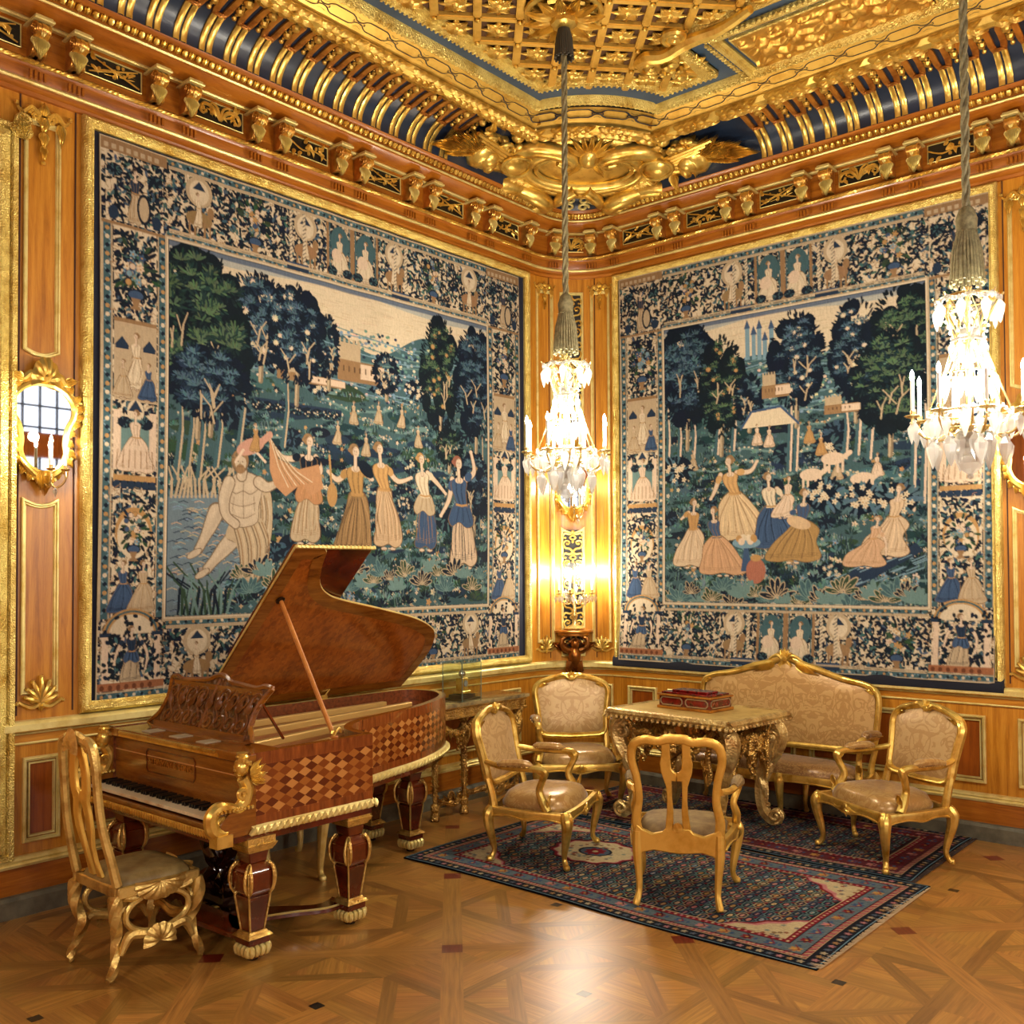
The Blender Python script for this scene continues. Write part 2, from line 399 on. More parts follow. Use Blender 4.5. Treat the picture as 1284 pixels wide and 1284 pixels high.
mx = nd(nt, 'ShaderNodeMix', data_type='RGBA', blend_type='MULTIPLY'); mx.inputs['Factor'].default_value = 1
nt.links.new(at.outputs['Color'], mx.inputs[6]); nt.links.new(rp, mx.inputs[7]); nt.links.new(mx.outputs[2], b.inputs['Base Color'])
big = noise(nt, coords(nt, (1, 1, 1)), 2.2, 3)
rr = nd(nt, 'ShaderNodeMapRange'); rr.inputs[3].default_value = .26; rr.inputs[4].default_value = .40; nt.links.new(big, rr.inputs[0])
nt.links.new(rr.outputs[0], b.inputs['Roughness']); b.inputs['Coat Weight'].default_value = .6; b.inputs['Coat Roughness'].default_value = .30
bumpn(nt, b, g, .06, .003)
me.materials.append(pm)
fo = bpy.data.objects.new('floor', me); COL.objects.link(fo); tag(fo, kind='structure')
m = MB(); m.box((-5, -4.5, -.06), (12, 12, .1)); struct(m, 'floor_slab', STONE)
# baseboard, plinth, rails
m = MB(); run(m, [(0, 0), (.10, 0), (.10, .10), (.085, .12), (0, .12)], closed=True); struct(m, 'baseboard_stone', STONE)
m = MB(); run(m, [(0, .12), (.045, .12), (.045, .275), (0, .275)]); struct(m, 'baseboard_oak', OAKC)
m = MB(); run(m, [(0, .275), (.055, .275), (.058, .29), (.045, .30), (.05, .312), (.03, .328), (0, .33)]); struct(m, 'trim_1', GOLDP)
m = MB(); run(m, [(0, 1.052), (.04, 1.052), (.055, 1.062), (.055, 1.098), (.045, 1.112), (.03, 1.12), (0, 1.12)]); struct(m, 'trim_2', GOLDP)
m = MB(); run(m, [(0, .975), (.012, .975), (.018, .982), (.012, .99), (0, .99)]); run(m, [(0, 1.036), (.02, 1.036), (.024, 1.042), (.02, 1.048), (0, 1.048)]); struct(m, 'trim_3', GOLDP)
m = MB(); run(m, [(0, .99), (.008, .99), (.008, 1.036), (0, 1.036)]); struct(m, 'trim_4', OAKH)
# dado panels
m = MB(); d = MB()
def dado(mp, a0, a1, z0=.40, z1=.9, dense=0):
    moulding(m, mp, rect(a0, a1, z0, z1), [(0, 0), (0, .02), (.006, .026), (.014, .026), (.02, .012), (.024, .012)], dense=dense)
    moulding(m, mp, rect(a0+.03, a1-.03, z0+.03, z1-.03), [(0, .006), (.002, .02), (.01, .02), (.014, .004)], dense=dense)
    g = .046; q = [mp(*p, .004) for p in dens(rect(a0+g, a1-g, z0+g, z1-g), dense or 9)]
    if not dense: d.add(q, [tuple(range(4))])
    else:
        n = max(1, int((a1-a0)/.03))
        for i in range(n):
            A, B = a0+g+(a1-a0-2*g)*i/n, a0+g+(a1-a0-2*g)*(i+1)/n
            d.add([mp(A, z0+g, .004), mp(B, z0+g, .004), mp(B, z1-g, .004), mp(A, z1-g, .004)], [(0, 1, 2, 3)])
dado(mapL, -5.31, -5.09)
for a, b in ((-4.93, -3.62), (-3.5, -2.15), (-2.03, -.78)): dado(mapL, a, b)
for a, b in ((.70, 1.02), (1.14, 2.38), (2.5, 3.87), (4.09, 4.32), (4.5, 6.2)): dado(mapR, a, b)
for a, b in ((-.40, -.21), (-.13, .13), (.21, .40)): dado(mapC, a, b, dense=.05)
struct(m, 'trim_5', GOLDP); struct(d, 'wall_dado', OAKD)
# door casing at far left
m = MB(); moulding(m, mapL, rect(-6.9, -5.372, .32, 4.64), [(0, 0), (0, .05), (.03, .055), (.042, .03), (.048, .05), (.10, .075), (.15, .05), (.155, .02), (.19, .02), (.19, 0)])
leaf(m, (-5.36, -.05, 4.56), (1, 0, 0), (0, 0, 1), .12, .16, .04)
m.tube(spiral((-5.355, -.06, 4.66), .05, .01, 1.2, 0, (1, 0, 0), (0, 0, 1)), .014, 6)
dr = struct(m, 'door_1', GOLDF); m = MB(); m.box((-6.13, -.008, 2.48), (1.2, .016, 4)); m.build('door_panel', OAK, dr)
# pilaster strips with gilt bead panels
def arc_top(a0, a1, z0, z1, sag, top=True, n=8):
    if top: return [(a0, z0), (a1, z0)]+[(a1+(a0-a1)*i/n, z1-sag*sin(PI*i/n)) for i in range(n+1)]
    return [(a0+(a1-a0)*i/n, z0+sag*sin(PI*i/n)) for i in range(n+1)]+[(a1, z1), (a0, z1)]
def drop_orn(m, mp, a, z, s=1.0):                      # gilt swag with pendants at the head of a panel
    A = (mp(a+.01, z, 0)-mp(a-.01, z, 0)).normalized(); N = (mp(a, z, .1)-mp(a, z, 0)).normalized(); Z = Vector((0, 0, 1)); o = mp(a, z, .02)
    if A.cross(Z).dot(N) < 0: A = -A
    LO[0] = N; s *= 1.12
    for sg in (-1, 1):
        m.tube([o+A*sg*.02*s, o+A*sg*.06*s+Z*.035*s, o+A*sg*.10*s+Z*.0, o+A*sg*.125*s+Z*.02*s], [.016*s, .014*s, .012*s, .006*s], 6, sm=4)
        m.tube(spiral(o+A*sg*.04*s+Z*.0, .028*s, .006*s, 1.3, 0, A*sg, Z, 14), .009*s, 6)
        leaf(m, o+A*sg*.085*s-Z*.01*s, A, -Z, .05*s, .10*s, .016*s, 3); m.ball(o+A*sg*.13*s+Z*.035*s, .013*s, 6)
    for k, w in ((0, .06), (.075, .05), (.14, .036)):
        leaf(m, o-Z*(k+.0)*s, A, -Z, w*s, .075*s, .018*s, 3); m.ball(o-Z*(k+.01)*s, .014*s, 6)
    m.ball(o-Z*.225*s, .012*s, 6); leaf(m, o+Z*.01*s, A, Z, .06*s, .06*s, .02*s, 3); LO[0] = None
def palmette(m, mp, a, z, s=1.0):
    A = (mp(a+.01, z, 0)-mp(a-.01, z, 0)).normalized(); N = (mp(a, z, .1)-mp(a, z, 0)).normalized(); Z = Vector((0, 0, 1)); o = mp(a, z, .012)
    if A.cross(Z).dot(N) < 0: A = -A
    LO[0] = N
    for t in (-70, -45, -22, 0, 22, 45, 70):
        q = rad(t); Bd = A*sin(q)+Z*cos(q); ln = (.15-.0008*abs(t))*s
        m.tube([o, o+Bd*ln*.6+N*.02*s, o+Bd*ln+N*.012*s], [.010*s, .014*s, .010*s], 6, sm=3); m.ball(o+Bd*ln+N*.012*s, .014*s, 6)
    for sg in (-1, 1):
        m.tube([o-Z*.01*s, o+A*sg*.05*s-Z*.03*s, o+A*sg*.10*s-Z*.01*s, o+A*sg*.13*s+Z*.01*s], [.014*s, .016*s, .012*s, .009*s], 6, sm=4)
        m.tube(spiral(o+A*sg*.045*s+Z*.015*s, .028*s, .006*s, 1.3, 0, A*sg, Z, 14), .009*s, 6); m.ball(o+A*sg*.135*s, .014*s, 6)
    leaf(m, o, A, -Z, .05*s, .055*s, .02*s, 3); LO[0] = None
TB = [(0, 0), (0, .014), (.006, .02), (.013, .02), (.018, .010), (.024, .010), (.030, 0)]
m = MB()
for mp, a0, a1 in ((mapL, -5.325, -5.105), (mapR, 4.075, 4.295)):
    moulding(m, mp, arc_top(a0, a1, 3.32, 4.72, -.035, False), TB); moulding(m, mp, arc_top(a0, a1, 1.27, 2.44, .035), TB)
struct(m, 'trim_6', GOLDP)
m = MB()
drop_orn(m, mapL, -5.215, 4.74, 1.1); drop_orn(m, mapR, 4.185, 4.70, 1.0); palmette(m, mapL, -5.21, 1.22); palmette(m, mapR, 4.185, 1.22)
struct(m, 'trim_7', GOLD)
m = MB()
for x in (-5.345, -5.012): m.box((x, -.002, 3), (.008, .006, 3.7))
m.box((-.002, -4.042, 3), (.006, .008, 3.7))
for s_ in (-L0-.02, -.232, .232, L0+.02): p = path(s_, .001, 3); m.box(p, (.007, .007, 3.7), rz=0)
struct(m, 'trim_8', plain('shadow_gap', lin(60, 26, 8), .7))
# corner strips + openwork panels
sc_ = lambda th: (45-th)*PI/180*R
m = MB(); g = MB(); bk = MB()
for t0, t1 in ((82, 63), (27, 8)): moulding(m, mapC, rect(sc_(t0), sc_(t1), 1.30, 4.72), TB, dense=.05)
for z0, z1, tp in ((3.34, 4.72, 0), (1.16, 2.42, 1)):
    a0, a1 = sc_(56.5), sc_(33.5)
    poly = arc_top(a0, a1, z0, z1, .05) if tp else arc_top(a0, a1, z0, z1, -.05, False)
    moulding(m, mapC, poly, TB, dense=.05)
    for i in range(6):
        A, B = a0+(a1-a0)*i/6, a0+(a1-a0)*(i+1)/6; bk.add([mapC(A, z0+.02, .003), mapC(B, z0+.02, .003), mapC(B, z1-.03, .003), mapC(A, z1-.03, .003)], [(0, 1, 2, 3)])
    n = 6; hz = (z1-z0-.1)/n
    for k in range(n):
        zc = z0+.05+hz*(k+.5)
        for sg in (-1, 1):
            def pt(a, z): return mapC(a*sg, zc+z*hz, .014)
            g.tube([pt(.0, -.5), pt(.03, -.35), pt(.075, -.3), pt(.095, -.1), pt(.07, .05), pt(.035, .0), pt(.045, -.12), pt(.06, -.1)], [.012, .011, .010, .010, .009, .008, .008, .006], 6, sm=4)
            g.tube([pt(.0, .5), pt(.03, .38), pt(.08, .42), pt(.1, .25), pt(.075, .18)], [.012, .011, .01, .009, .006], 6, sm=4)
            g.tube([pt(.0, .1), pt(.03, .2), pt(.0, .34)], .009, 6, sm=3)
            g.ball(pt(.06, -.1), .013, 6); g.ball(pt(.075, .2), .013, 6)
        g.ball(mapC(0, zc+.5*hz, .016), (.02, .02, .02), 6); g.ball(mapC(0, zc, .014), .016, 6)
struct(m, 'trim_9', GOLDP); struct(g, 'trim_10', GOLD); struct(bk, 'trim_11', BLACK)
m = MB()
for t in (72.5, 17.5): drop_orn(m, mapC, sc_(t), 4.74, .8); palmette(m, mapC, sc_(t), 1.24, .8)
struct(m, 'trim_12', GOLD)
# tapestry frames
m = MB()
moulding(m, mapL, rect(-4.975, -.635, 1.125, 4.85), FRM); struct(m, 'trim_13', GOLDF)
m = MB(); moulding(m, mapR, rect(.56, 4.012, 1.125, 4.848), FRM); struct(m, 'trim_14', GOLDF)
m = MB(); m.box((-2.805, -.004, 2.99), (4.22, .008, 3.6)); m.box((-.004, -2.286, 2.99), (.008, 3.34, 3.6))
struct(m, 'wall_lining', plain('navy_cloth', lin(22, 26, 44), .85))  # navy cloth lining on the wall inside both tapestry frames, not a moulding
# ---------------------------------------------------------------- cornice
m = MB(); run(m, [(0, 4.85), (.02, 4.852), (.035, 4.87), (.03, 4.905), (.045, 4.935), (.05, 5.0), (.06, 5.01), (.07, 5.045), (.05, 5.06), (.03, 5.065), (.03, 5.262), (.05, 5.268), (.055, 5.285), (.09, 5.29), (.12, 5.30), (.17, 5.315), (.20, 5.335), (.20, 5.365), (.205, 5.40), (.255, 5.412), (.275, 5.43), (.1, 5.45), (0, 5.45)])
corn = struct(m, 'trim_15', OAKC)
m = MB(); run(m, [(.04, 4.908), (.056, 4.908), (.062, 4.918), (.056, 4.93), (.04, 4.93)])
run(m, [(.05, 5.268), (.078, 5.268), (.086, 5.276), (.08, 5.287), (.05, 5.287)])
run(m, [(.19, 5.345), (.208, 5.345), (.215, 5.354), (.208, 5.364), (.19, 5.364)])
m.build('bead_moulding', GOLDP, corn)
m = MB()                                               # rope moulding
s = SA+4.6; rp_ = []
while s < SB-4.4: rp_.append(path(s, .085, 5.024)); s += .03
for k in (0, 1, 2):
    pts = []
    for i in range(len(rp_)*4-3):
        ss = SA+4.6+i*.0075; a = i*.0075/.05*2*PI/3*1.5+k*2*PI/3; N = pn(ss)
        pts.append(path(ss, .085, 5.024)+(N*cos(a)+Vector((0, 0, 1))*sin(a))*.007)
    m.tube(pts[::2], .0085, 5)
m.build('rope_moulding', GOLD, corn)
m = MB()                                               # egg and dart
s = SA+4.6; k = 0
while s < SB-4.4:
    p = path(s, .235, 5.387); N = pn(s); T = N.cross(Vector((0, 0, 1)))
    Mx = Matrix((T, (N*.7-Vector((0, 0, .7))).normalized(), (N*.7+Vector((0, 0, .7))).normalized())).transposed()
    if k % 2 == 0: m.ball(p, (.021, .014, .026), 8, M=Mx)
    else: m.ball(p, (.012, .010, .026), 6, M=Mx); m.ball(p-T*.016, (.006, .01, .024), 4, M=Mx); m.ball(p+T*.016, (.006, .01, .024), 4, M=Mx)
    s += .05; k += 1
m.build('egg_moulding', GOLD, corn)
m = MB(); dn = MB()                                    # bracket
sp_ = smooth_path([(-.04, .178, 0), (-.10, .178, 0), (-.135, .165, 0), (-.148, .138, 0), (-.135, .112, 0), (-.105, .10, 0), (-.088, .085, 0), (-.086, .06, 0), (-.088, .03, 0), (-.075, .008, 0), (-.05, .0, 0)], 4)
prof_ = [(p.x, p.y) for p in sp_]+[(0, .0), (0, .178)]
m.slab(prof_, (-.040, 0, 0), (0, 1, 0), (0, 0, 1), .080); m.slab([(y-.006, z) for y, z in prof_], (-.012, 0, 0), (0, 1, 0), (0, 0, 1), .024)
for sx in (-1, 1):
    m.tube(spiral((sx*.043, -.108, .138), .034, .006, 1.5, PI/2, (0, -1, 0), (0, 0, 1), 18), .009, 6)
    m.tube([Vector((sx*.038, p.x, p.y)) for p in sp_], .006, 5)
lfm = MB(); LO[0] = Vector((0, -1, 0)); leaf(lfm, (0, -.088, .105), (1, 0, 0), (0, .05, -1), .105, .115, .03, 7); leaf(lfm, (0, -.14, .15), (1, 0, 0), (0, .25, -1), .05, .06, .015, 3); LO[0] = None
cap = MB(); cap.box((0, -.08, .185), (.12, .17, .016)); cap.box((0, -.075, .2), (.105, .16, .014))
b0 = m.build('bracket', gilt('bracket_gilding', lin(236, 184, 88), lin(170, 104, 38), .28, .8, wear=.7), corn); lfm.build('bracket_leaf', GOLDP, b0); cp0 = cap.build('bracket_cap', GOLDP, b0, bevel=.004)
dent = MB()
for k in (-1.5, -.5, .5, 1.5): dent.box((k*.028, -.06, -.118), (.014, .02, .05))
dn0 = dent.build('guttae', OAKC, b0)
bs_ = [sl(-5.283+.765*i+d) for i in range(-1, 7) for d in (0, .235)][:-1]
bs_ = [sl(x) for x in (-6.05, -5.82, -5.283, -5.052, -4.520, -4.283, -3.753, -3.522, -2.995, -2.765, -2.235, -2.005, -1.487, -1.256, -.732)]+[sc_(66), sc_(24)]+[sr(y) for y in (-.625, -1.135, -1.325, -1.84, -2.05, -2.54, -2.75, -3.24, -3.45, -3.944, -4.147, -4.65, -4.86)]
for i, s in enumerate(bs_):
    o = b0 if i == 0 else copy_tree(b0, corn)
    o.location = path(s, .03, 5.07); N = pn(s); o.rotation_euler = (0, 0, math.atan2(N.y, N.x)+PI/2)
fr = MB(); fr.box((0, -.008, 0), (.37, .012, .142)); pb = MB()
FP = plain('black_lacquer', lin(16, 14, 12), .35)
def rel_panel(seed, w=.36, hh=.13):
    r_ = random.Random(seed); q = MB(); LO[0] = Vector((0, -1, 0))
    y0 = -.02
    for sg in (-1, 1):
        if seed % 3 == 0:
            q.tube([(0, y0, -.04), (sg*.05, y0, .02), (sg*.11, y0, .03), (sg*.14, y0, -.01), (sg*.12, y0, -.03), (sg*.10, y0, -.01)], [.011, .013, .012, .011, .008, .007], 6, sm=4)
            q.tube([(0, y0, -.04), (sg*.02, y0, .03), (sg*.06, y0, .05), (sg*.07, y0, .02)], [.008, .009, .007, .004], 6, sm=4); q.ball((sg*.1, y0, -.01), .011, 6)
            leaf(q, (sg*.03, y0, -.02), (1, 0, 0), (sg*1.2, 0, .5), .03, .07, .01, 3)
        elif seed % 3 == 1:
            q.tube([(-sg*.15, y0, -.045), (0, y0-.004, 0), (sg*.14, y0, .045)], [.005, .006, .004], 6)
            leaf(q, (sg*.02, y0, 0), (1, 0, 0), (sg*1.0, 0, r_.uniform(-.6, .6)), .05, .1, .014, 3)
        for k in range(5): leaf(q, (r_.uniform(-.13, .13), y0, r_.uniform(-.035, .035)), (1, 0, 0), (r_.uniform(-1, 1), 0, r_.uniform(-1, 1)), .03, .05, .012, 3)
    if seed % 3 == 2: q.tube([(-.15, y0, .02), (-.05, y0, -.02), (.05, y0, .0), (.15, y0, -.03)], [.005, .006, .006, .004], 6, sm=4)
    for k in range(6): q.ball((r_.uniform(-.12, .12), y0, r_.uniform(-.04, .04)), r_.uniform(.008, .015), 6)
    q.ball((0, y0, -.03), .014, 6); LO[0] = None; q.v = [Vector((p.x*1.12, p.y, p.z*1.15)) for p in q.v]; return q
gaps = [(-5.052, -4.52, 1), (-4.283, -3.753, 0), (-3.522, -2.995, 2), (-2.765, -2.235, 1), (-2.005, -1.487, 4), (-1.256, -.732, 5), (-5.82, -5.283, 4)]
gp = [((sl(a)+sl(b))/2, abs(b-a), k) for a, b, k in gaps]+[(0, .5, 3)]+[((sr(a)+sr(b))/2, abs(b-a), k) for a, b, k in ((-.625, -1.135, 4), (-1.325, -1.84, 7), (-2.05, -2.54, 1), (-2.75, -3.24, 6), (-3.45, -3.944, 2), (-4.147, -4.65, 3))]
for s, w, k in gp:
    q = MB(); q.box((0, -.004, 0), (w-.15, .008, .142)); p0 = q.build('frieze_panel', FP, corn)
    q = MB(); moulding(q, lambda a, z, o: Vector((a, -o, z)), rect(-(w-.15)/2, (w-.15)/2, -.071, .071), [(0, 0), (0, .012), (.004, .014), (.008, .008), (.008, 0)]); q.build('panel_bead', GOLDP, p0)
    rel_panel(k).build('relief', GOLD, p0)
    p0.location = path(s, .03, 5.178); N = pn(s); p0.rotation_euler = (0, 0, math.atan2(N.y, N.x)+PI/2)
    if s == 0: p0.scale = (.85, 1, 1)
# ================================================================ CEILING
ZC = 5.79
def outline(d, n=16, sag=.13, far=None):              # plan curve at distance d from the walls, with the corner bulging into the room
    a, b = Vector((-(d+.70), -d)), Vector((-d, -(d+.70))); mid = (a+b)/2; nrm = Vector((-1, -1)).normalized()
    arc = [a.lerp(b, i/n)+nrm*sag*(1-(2*i/n-1)**2) for i in range(n+1)]
    far = far or 9.4
    L = [Vector((-x, -d)) for x in np.arange(far, d+.75, -.12)]; Rr_ = [Vector((-d, -y)) for y in np.arange(d+.82, far, .12)]
    return L+arc+Rr_
def cove_pt(s, t, out=0):
    o = .27+.44*(1-cos(t*PI/2)); z = 5.43+.25*sin(t*PI/2); nx, nz = cos(t*PI/2), -sin(t*PI/2)
    return path(s, o+nx*out, z+nz*out)
def osweep(m, prof, pts, mi=0, closed=False):           # prof (d offset towards room, z) along an outline
    K = len(pts); fr = []
    for i, p in enumerate(pts):
        t = (pts[min(i+1, K-1)]-pts[max(i-1, 0)]).normalized(); n = Vector((t.y, -t.x))
        fr.append((Vector((p.x, p.y, 0)), Vector((n.x, n.y, 0)), Vector((0, 0, 1))))
    m.sweep(prof, fr, closed, mi)
m = MB()
top = outline(.71); K = len(top); vs = []; NT = 8
bot = []
for i, p in enumerate(top):
    if p.y > -.715 and p.x < -1.6: bot.append(sl(p.x))
    elif p.x > -.715 and p.y < -1.6: bot.append(sr(p.y))
    else: bot.append(None)
i0 = max(i for i, v in enumerate(bot[:K//2]) if v is not None); i1 = min(i for i, v in enumerate(bot) if v is not None and i > K//2)
for i in range(K):
    if bot[i] is None: bot[i] = bot[i0]+(bot[i1]-bot[i0])*(i-i0)/(i1-i0)
for i, p in enumerate(top):
    q0 = path(bot[i], .27, 5.43); T = Vector((p.x, p.y, 5.68))
    for j in range(NT+1):
        t = j/NT*PI/2; vs.append(Vector((q0.x+(T.x-q0.x)*(1-cos(t)), q0.y+(T.y-q0.y)*(1-cos(t)), 5.43+.25*sin(t))))
m.add(vs, [(i*(NT+1)+j, i*(NT+1)+j+1, (i+1)*(NT+1)+j+1, (i+1)*(NT+1)+j) for i in range(K-1) for j in range(NT)])
NCV = len(m.f); m.box((-5.2, -4.8, 5.87), (10.6, 9.8, .1))
m.box((-5.2, -4.8, ZC+.01), (8.4, 7.8, .02))
osweep(m, [(0, ZC+.01), (.35, ZC+.01), (.35, ZC+.03), (0, ZC+.03)], outline(.86))
for i_ in range(NCV): m.m[i_] = 1
ceil = struct(m, 'ceiling', [BLUE, COVEB])
# garland
m = MB(); g0 = outline(.79); dd = []
for a, b in zip(g0, g0[1:]):
    n = max(1, int((b-a).length/.03))
    for k in range(n): dd.append(a.lerp(b, k/n))
vis = [p for p in dd if p.x > -6 and p.y > -5.6]
P3 = [Vector((p.x, p.y, 5.665)) for p in vis]
m.tube([p+Vector((0, 0, .02)) for p in P3[::2]], .07, 10)
r_ = random.Random(3)
for i, p in enumerate(P3[::2]):
    j = min(i*2+1, len(P3)-1); T = (P3[j]-P3[j-1]).normalized(); S_ = T.cross(Vector((0, 0, 1)))
    for sg in (-1, 0, 1):
        B = (T+S_*sg*.5).normalized(); o = p+S_*sg*.035-Vector((0, 0, .035-.02*abs(sg)))
        if i % 6 != 5: leaf(m, o, B.cross(Vector((0, 0, -1))), B, .06, .10, .035, 3)
    if i % 6 == 3: m.ball(p-Vector((0, 0, .05)), .024, 6); m.ball(p-Vector((0, 0, .04))+S_*.035, .02, 6); m.ball(p-Vector((0, 0, .04))-S_*.035, .02, 6)
m.build('garland', GOLD, ceil)
# strapwork band
m = MB(); osweep(m, [(0, 5.69), (0, 5.672), (.02, 5.672), (.03, 5.68), (.135, 5.738), (.145, 5.735)], outline(.862)); m.build('gilt_band', GOLDM, ceil)
ob = outline(.932); dd = []; acc = 0
lines = MB(); tot = [0]
for a, b in zip(ob, ob[1:]): tot.append(tot[-1]+(b-a).length)
def on_band(s, v):                                     # v -1..1 across
    k = max(0, min(len(tot)-2, next((i for i in range(len(tot)-1) if tot[i+1] >= s), len(tot)-2))); a, b = ob[k], ob[k+1]; t = (s-tot[k])/(tot[k+1]-tot[k])
    tt = (b-a).normalized(); n = Vector((tt.y, -tt.x)); p = a.lerp(b, t)+n*v*.042
    return Vector((p.x, p.y, 5.704+v*.023-.002))
def dline(pts, w=.0095):
    P = [on_band(*p) for p in pts]; vs = []
    for i, p in enumerate(P):
        t = (P[min(i+1, len(P)-1)]-P[max(0, i-1)]).normalized(); n = t.cross(Vector((0, 0, 1))).normalized(); vs += [p+n*w, p-n*w]
    lines.add(vs, [(2*i, 2*i+1, 2*i+3, 2*i+2) for i in range(len(P)-1)])
mid = tot[len(ob)//2]; per = .30
for k in range(-16, 16):
    s0 = mid+k*per
    if s0 < .3 or s0 > tot[-1]-.4 or abs(k*per) > 4.6: continue
    for sg in (-1, 1):
        dline([(s0-.10, sg*.75), (s0-.075, sg*.75), (s0-.05, sg*.55), (s0-.03, sg*.2), (s0-.01, sg*.1), (s0+.01, sg*.1), (s0+.03, sg*.2), (s0+.05, sg*.55), (s0+.075, sg*.75), (s0+.10, sg*.75)])
        dline([(s0+.10+j*(per-.2)/3, sg*.75) for j in range(4)]); dline([(s0-.03, sg*.75), (s0, sg*.55), (s0+.03, sg*.75)], .003)
        for q in (-1, 1): dline([(s0+q*.045-.006, sg*.1+.0), (s0+q*.045+.006, sg*.1)], .008)
lines.build('inlay_lines', NAVY, ceil, recalc=False)
LEAFM = [(0, 5.735), (.01, 5.725), (.03, 5.735), (.045, 5.765), (.05, 5.79)]
def leaf_run(m, pts, z, w=.05, step=.042, size=.04):
    acc = 0
    for a, b in zip(pts, pts[1:]):
        d = b-a; L = d.length
        if L < 1e-6: continue
        t = d/L; n = Vector((t.y, -t.x)); x = step-acc
        while x < L:
            p = a+t*x; m.ball(Vector((p.x+n.x*w/2, p.y+n.y*w/2, z)), (.017, .017, .017), 6)
            leaf(m, Vector((p.x, p.y, z)), Vector((t.x, t.y, 0)), Vector((n.x, n.y, -.1)), size, w*1.15, .014, 3) if False else m.ball(Vector((p.x+n.x*w*.15, p.y+n.y*w*.15, z-.004)), (.012, .012, .012), 5)
            x += step
        acc = (acc+L) % step
cut = lambda pts, lim: [p for p in pts if p.x > -lim and p.y > -lim]
m = MB(); osweep(m, LEAFM, outline(.995)); l1 = cut(outline(.995), 5.2); leaf_run(m, l1, 5.737, .045)
m.build('leaf_moulding', GOLDF, ceil)
# central coffered field
def in_field(x, y, mrg=0):
    a, b = -x, -y
    if a < 1.19+mrg or b < 1.19+mrg: return False
    if b > 2.36-mrg and a < 1.80+mrg: return False
    if b < 1.89+.7 and a < 1.89+.7 and (a+b) < 1.19*2+.70+.26*.7+mrg*1.41: return False
    return True
q = [p for p in outline(1.19) if p.x > -4.8 and p.y > -2.37]
fld = [Vector((-4.8, -1.19))]+q+[Vector((-1.19, -2.37)), Vector((-1.80, -2.37)), Vector((-1.80, -4.8)), Vector((-4.8, -4.8))]
m = MB(); m.slab([(p.x, p.y) for p in fld], (0, 0, ZC), (1, 0, 0), (0, 1, 0), -.012); m.build('coffer_ground', plain('brown_ground', lin(84, 52, 20), .6), ceil)
m = MB()
K = len(fld)
pl = [(p.x, p.y) for p in fld]
cm = lambda a, z, o: Vector((a, z, ZC-o))
moulding(m, cm, pl, [(0, 0), (0, .03), (.012, .05), (.045, .045), (.055, .02), (.09, .025), (.125, .025), (.125, 0)])
leaf_run(m, [p for p in fld if p.x > -4.7 and p.y > -4.7], ZC-.045, .05)
m.build('field_border', GOLDF, ceil)
nodes = {}; bars = MB(); btn = MB(); e1, e2 = Vector((.2125, .20)), Vector((.2125, -.20)); n0 = Vector((-2.11, -1.91)); NR = 8
cells = []
for i in range(-9, 9):
    for j in range(-9, 9):
        p = n0+e1*i+e2*j
        if in_field(p.x, p.y, .07): btn.ball((p.x, p.y, ZC-.045), .022, 6)
        for e in (e1, e2):
            mm = p+e*.5
            if in_field(mm.x, mm.y, .02): bars.beam((p.x-e.x*.02, p.y-e.y*.02, ZC-.024), (p.x+e.x*1.02, p.y+e.y*1.02, ZC-.024), .058, .026); bars.beam((p.x-e.x*.04, p.y-e.y*.04, ZC-.039), (p.x+e.x*1.04, p.y+e.y*1.04, ZC-.039), .04, .006)
        c = p+(e1+e2)*.5
        if in_field(c.x, c.y, .0) and c.x > -4.5 and c.y > -4.5: cells.append(c)
bars.build('coffer_rib', GOLDM, ceil); btn.build('coffer_stud', GOLD, ceil)
ro = MB()
for k in range(4):
    a = k*PI/2; B = Vector((cos(a), sin(a), -.02)); A = B.cross(Vector((0, 0, -1)))
    leaf(ro, (B.x*.01, B.y*.01, -.012), A, B, .10, .088, .018, 5)
    a += PI/4; B = Vector((cos(a), sin(a), -.02)); A = B.cross(Vector((0, 0, -1))); leaf(ro, (0, 0, -.008), A, B, .075, .105, .016, 5)
ro.ball((0, 0, -.02), (.024, .024, .02), 8)
r0 = None
cells.sort(key=lambda c: (c-Vector((-1.8, -1.8))).length)
for k, c in enumerate(cells[:95]):
    if r0 is None: r0 = ro.build('rosette', GOLD, ceil); o = r0
    else: o = copy_tree(r0, ceil)
    o.location = (c.x, c.y, ZC-.012)
# boss at the chandelier cord and scrolls on the field
m = MB(); bx, by = -2.65, -2.015
for k in range(12):
    a = k*PI/6; B = Vector((cos(a), sin(a), -.15)); leaf(m, (bx+B.x*.05, by+B.y*.05, ZC-.07), B.cross(Vector((0, 0, -1))), B, .12, .2, .05, 5)
m.lathe([(.0, -.17), (.05, -.165), (.085, -.14), (.09, -.11), (.12, -.09), (.16, -.07), (.17, -.05)], 16, (bx, by, ZC), lobes=8)
m.tube([(bx+.25*cos(a), by+.25*sin(a), ZC-.06) for a in np.linspace(0, 2*PI, 24)[:-1]], .022, 6, closed=True)
m.build('ceiling_boss', GOLD, ceil)
def C3(x, y, dz=.07): return Vector((x, y, ZC-dz))
m = MB()
m.tube([C3(-1.78, -2.02), C3(-1.86, -2.16, .1), C3(-1.83, -2.3, .12), C3(-1.85, -2.5, .1), C3(-1.83, -2.75, .09), C3(-1.9, -3.0, .08)], [.03, .05, .045, .05, .04, .03], 8, sm=5)
m.tube(spiral(C3(-1.72, -2.1, .09), .09, .02, 1.5, 0, (1, 0, 0), (0, 1, 0)), .022, 7)
m.tube(spiral(C3(-1.95, -2.45, .09), .09, .02, 1.6, 1, (1, 0, 0), (0, 1, 0)), .024, 7)
r_ = random.Random(8)
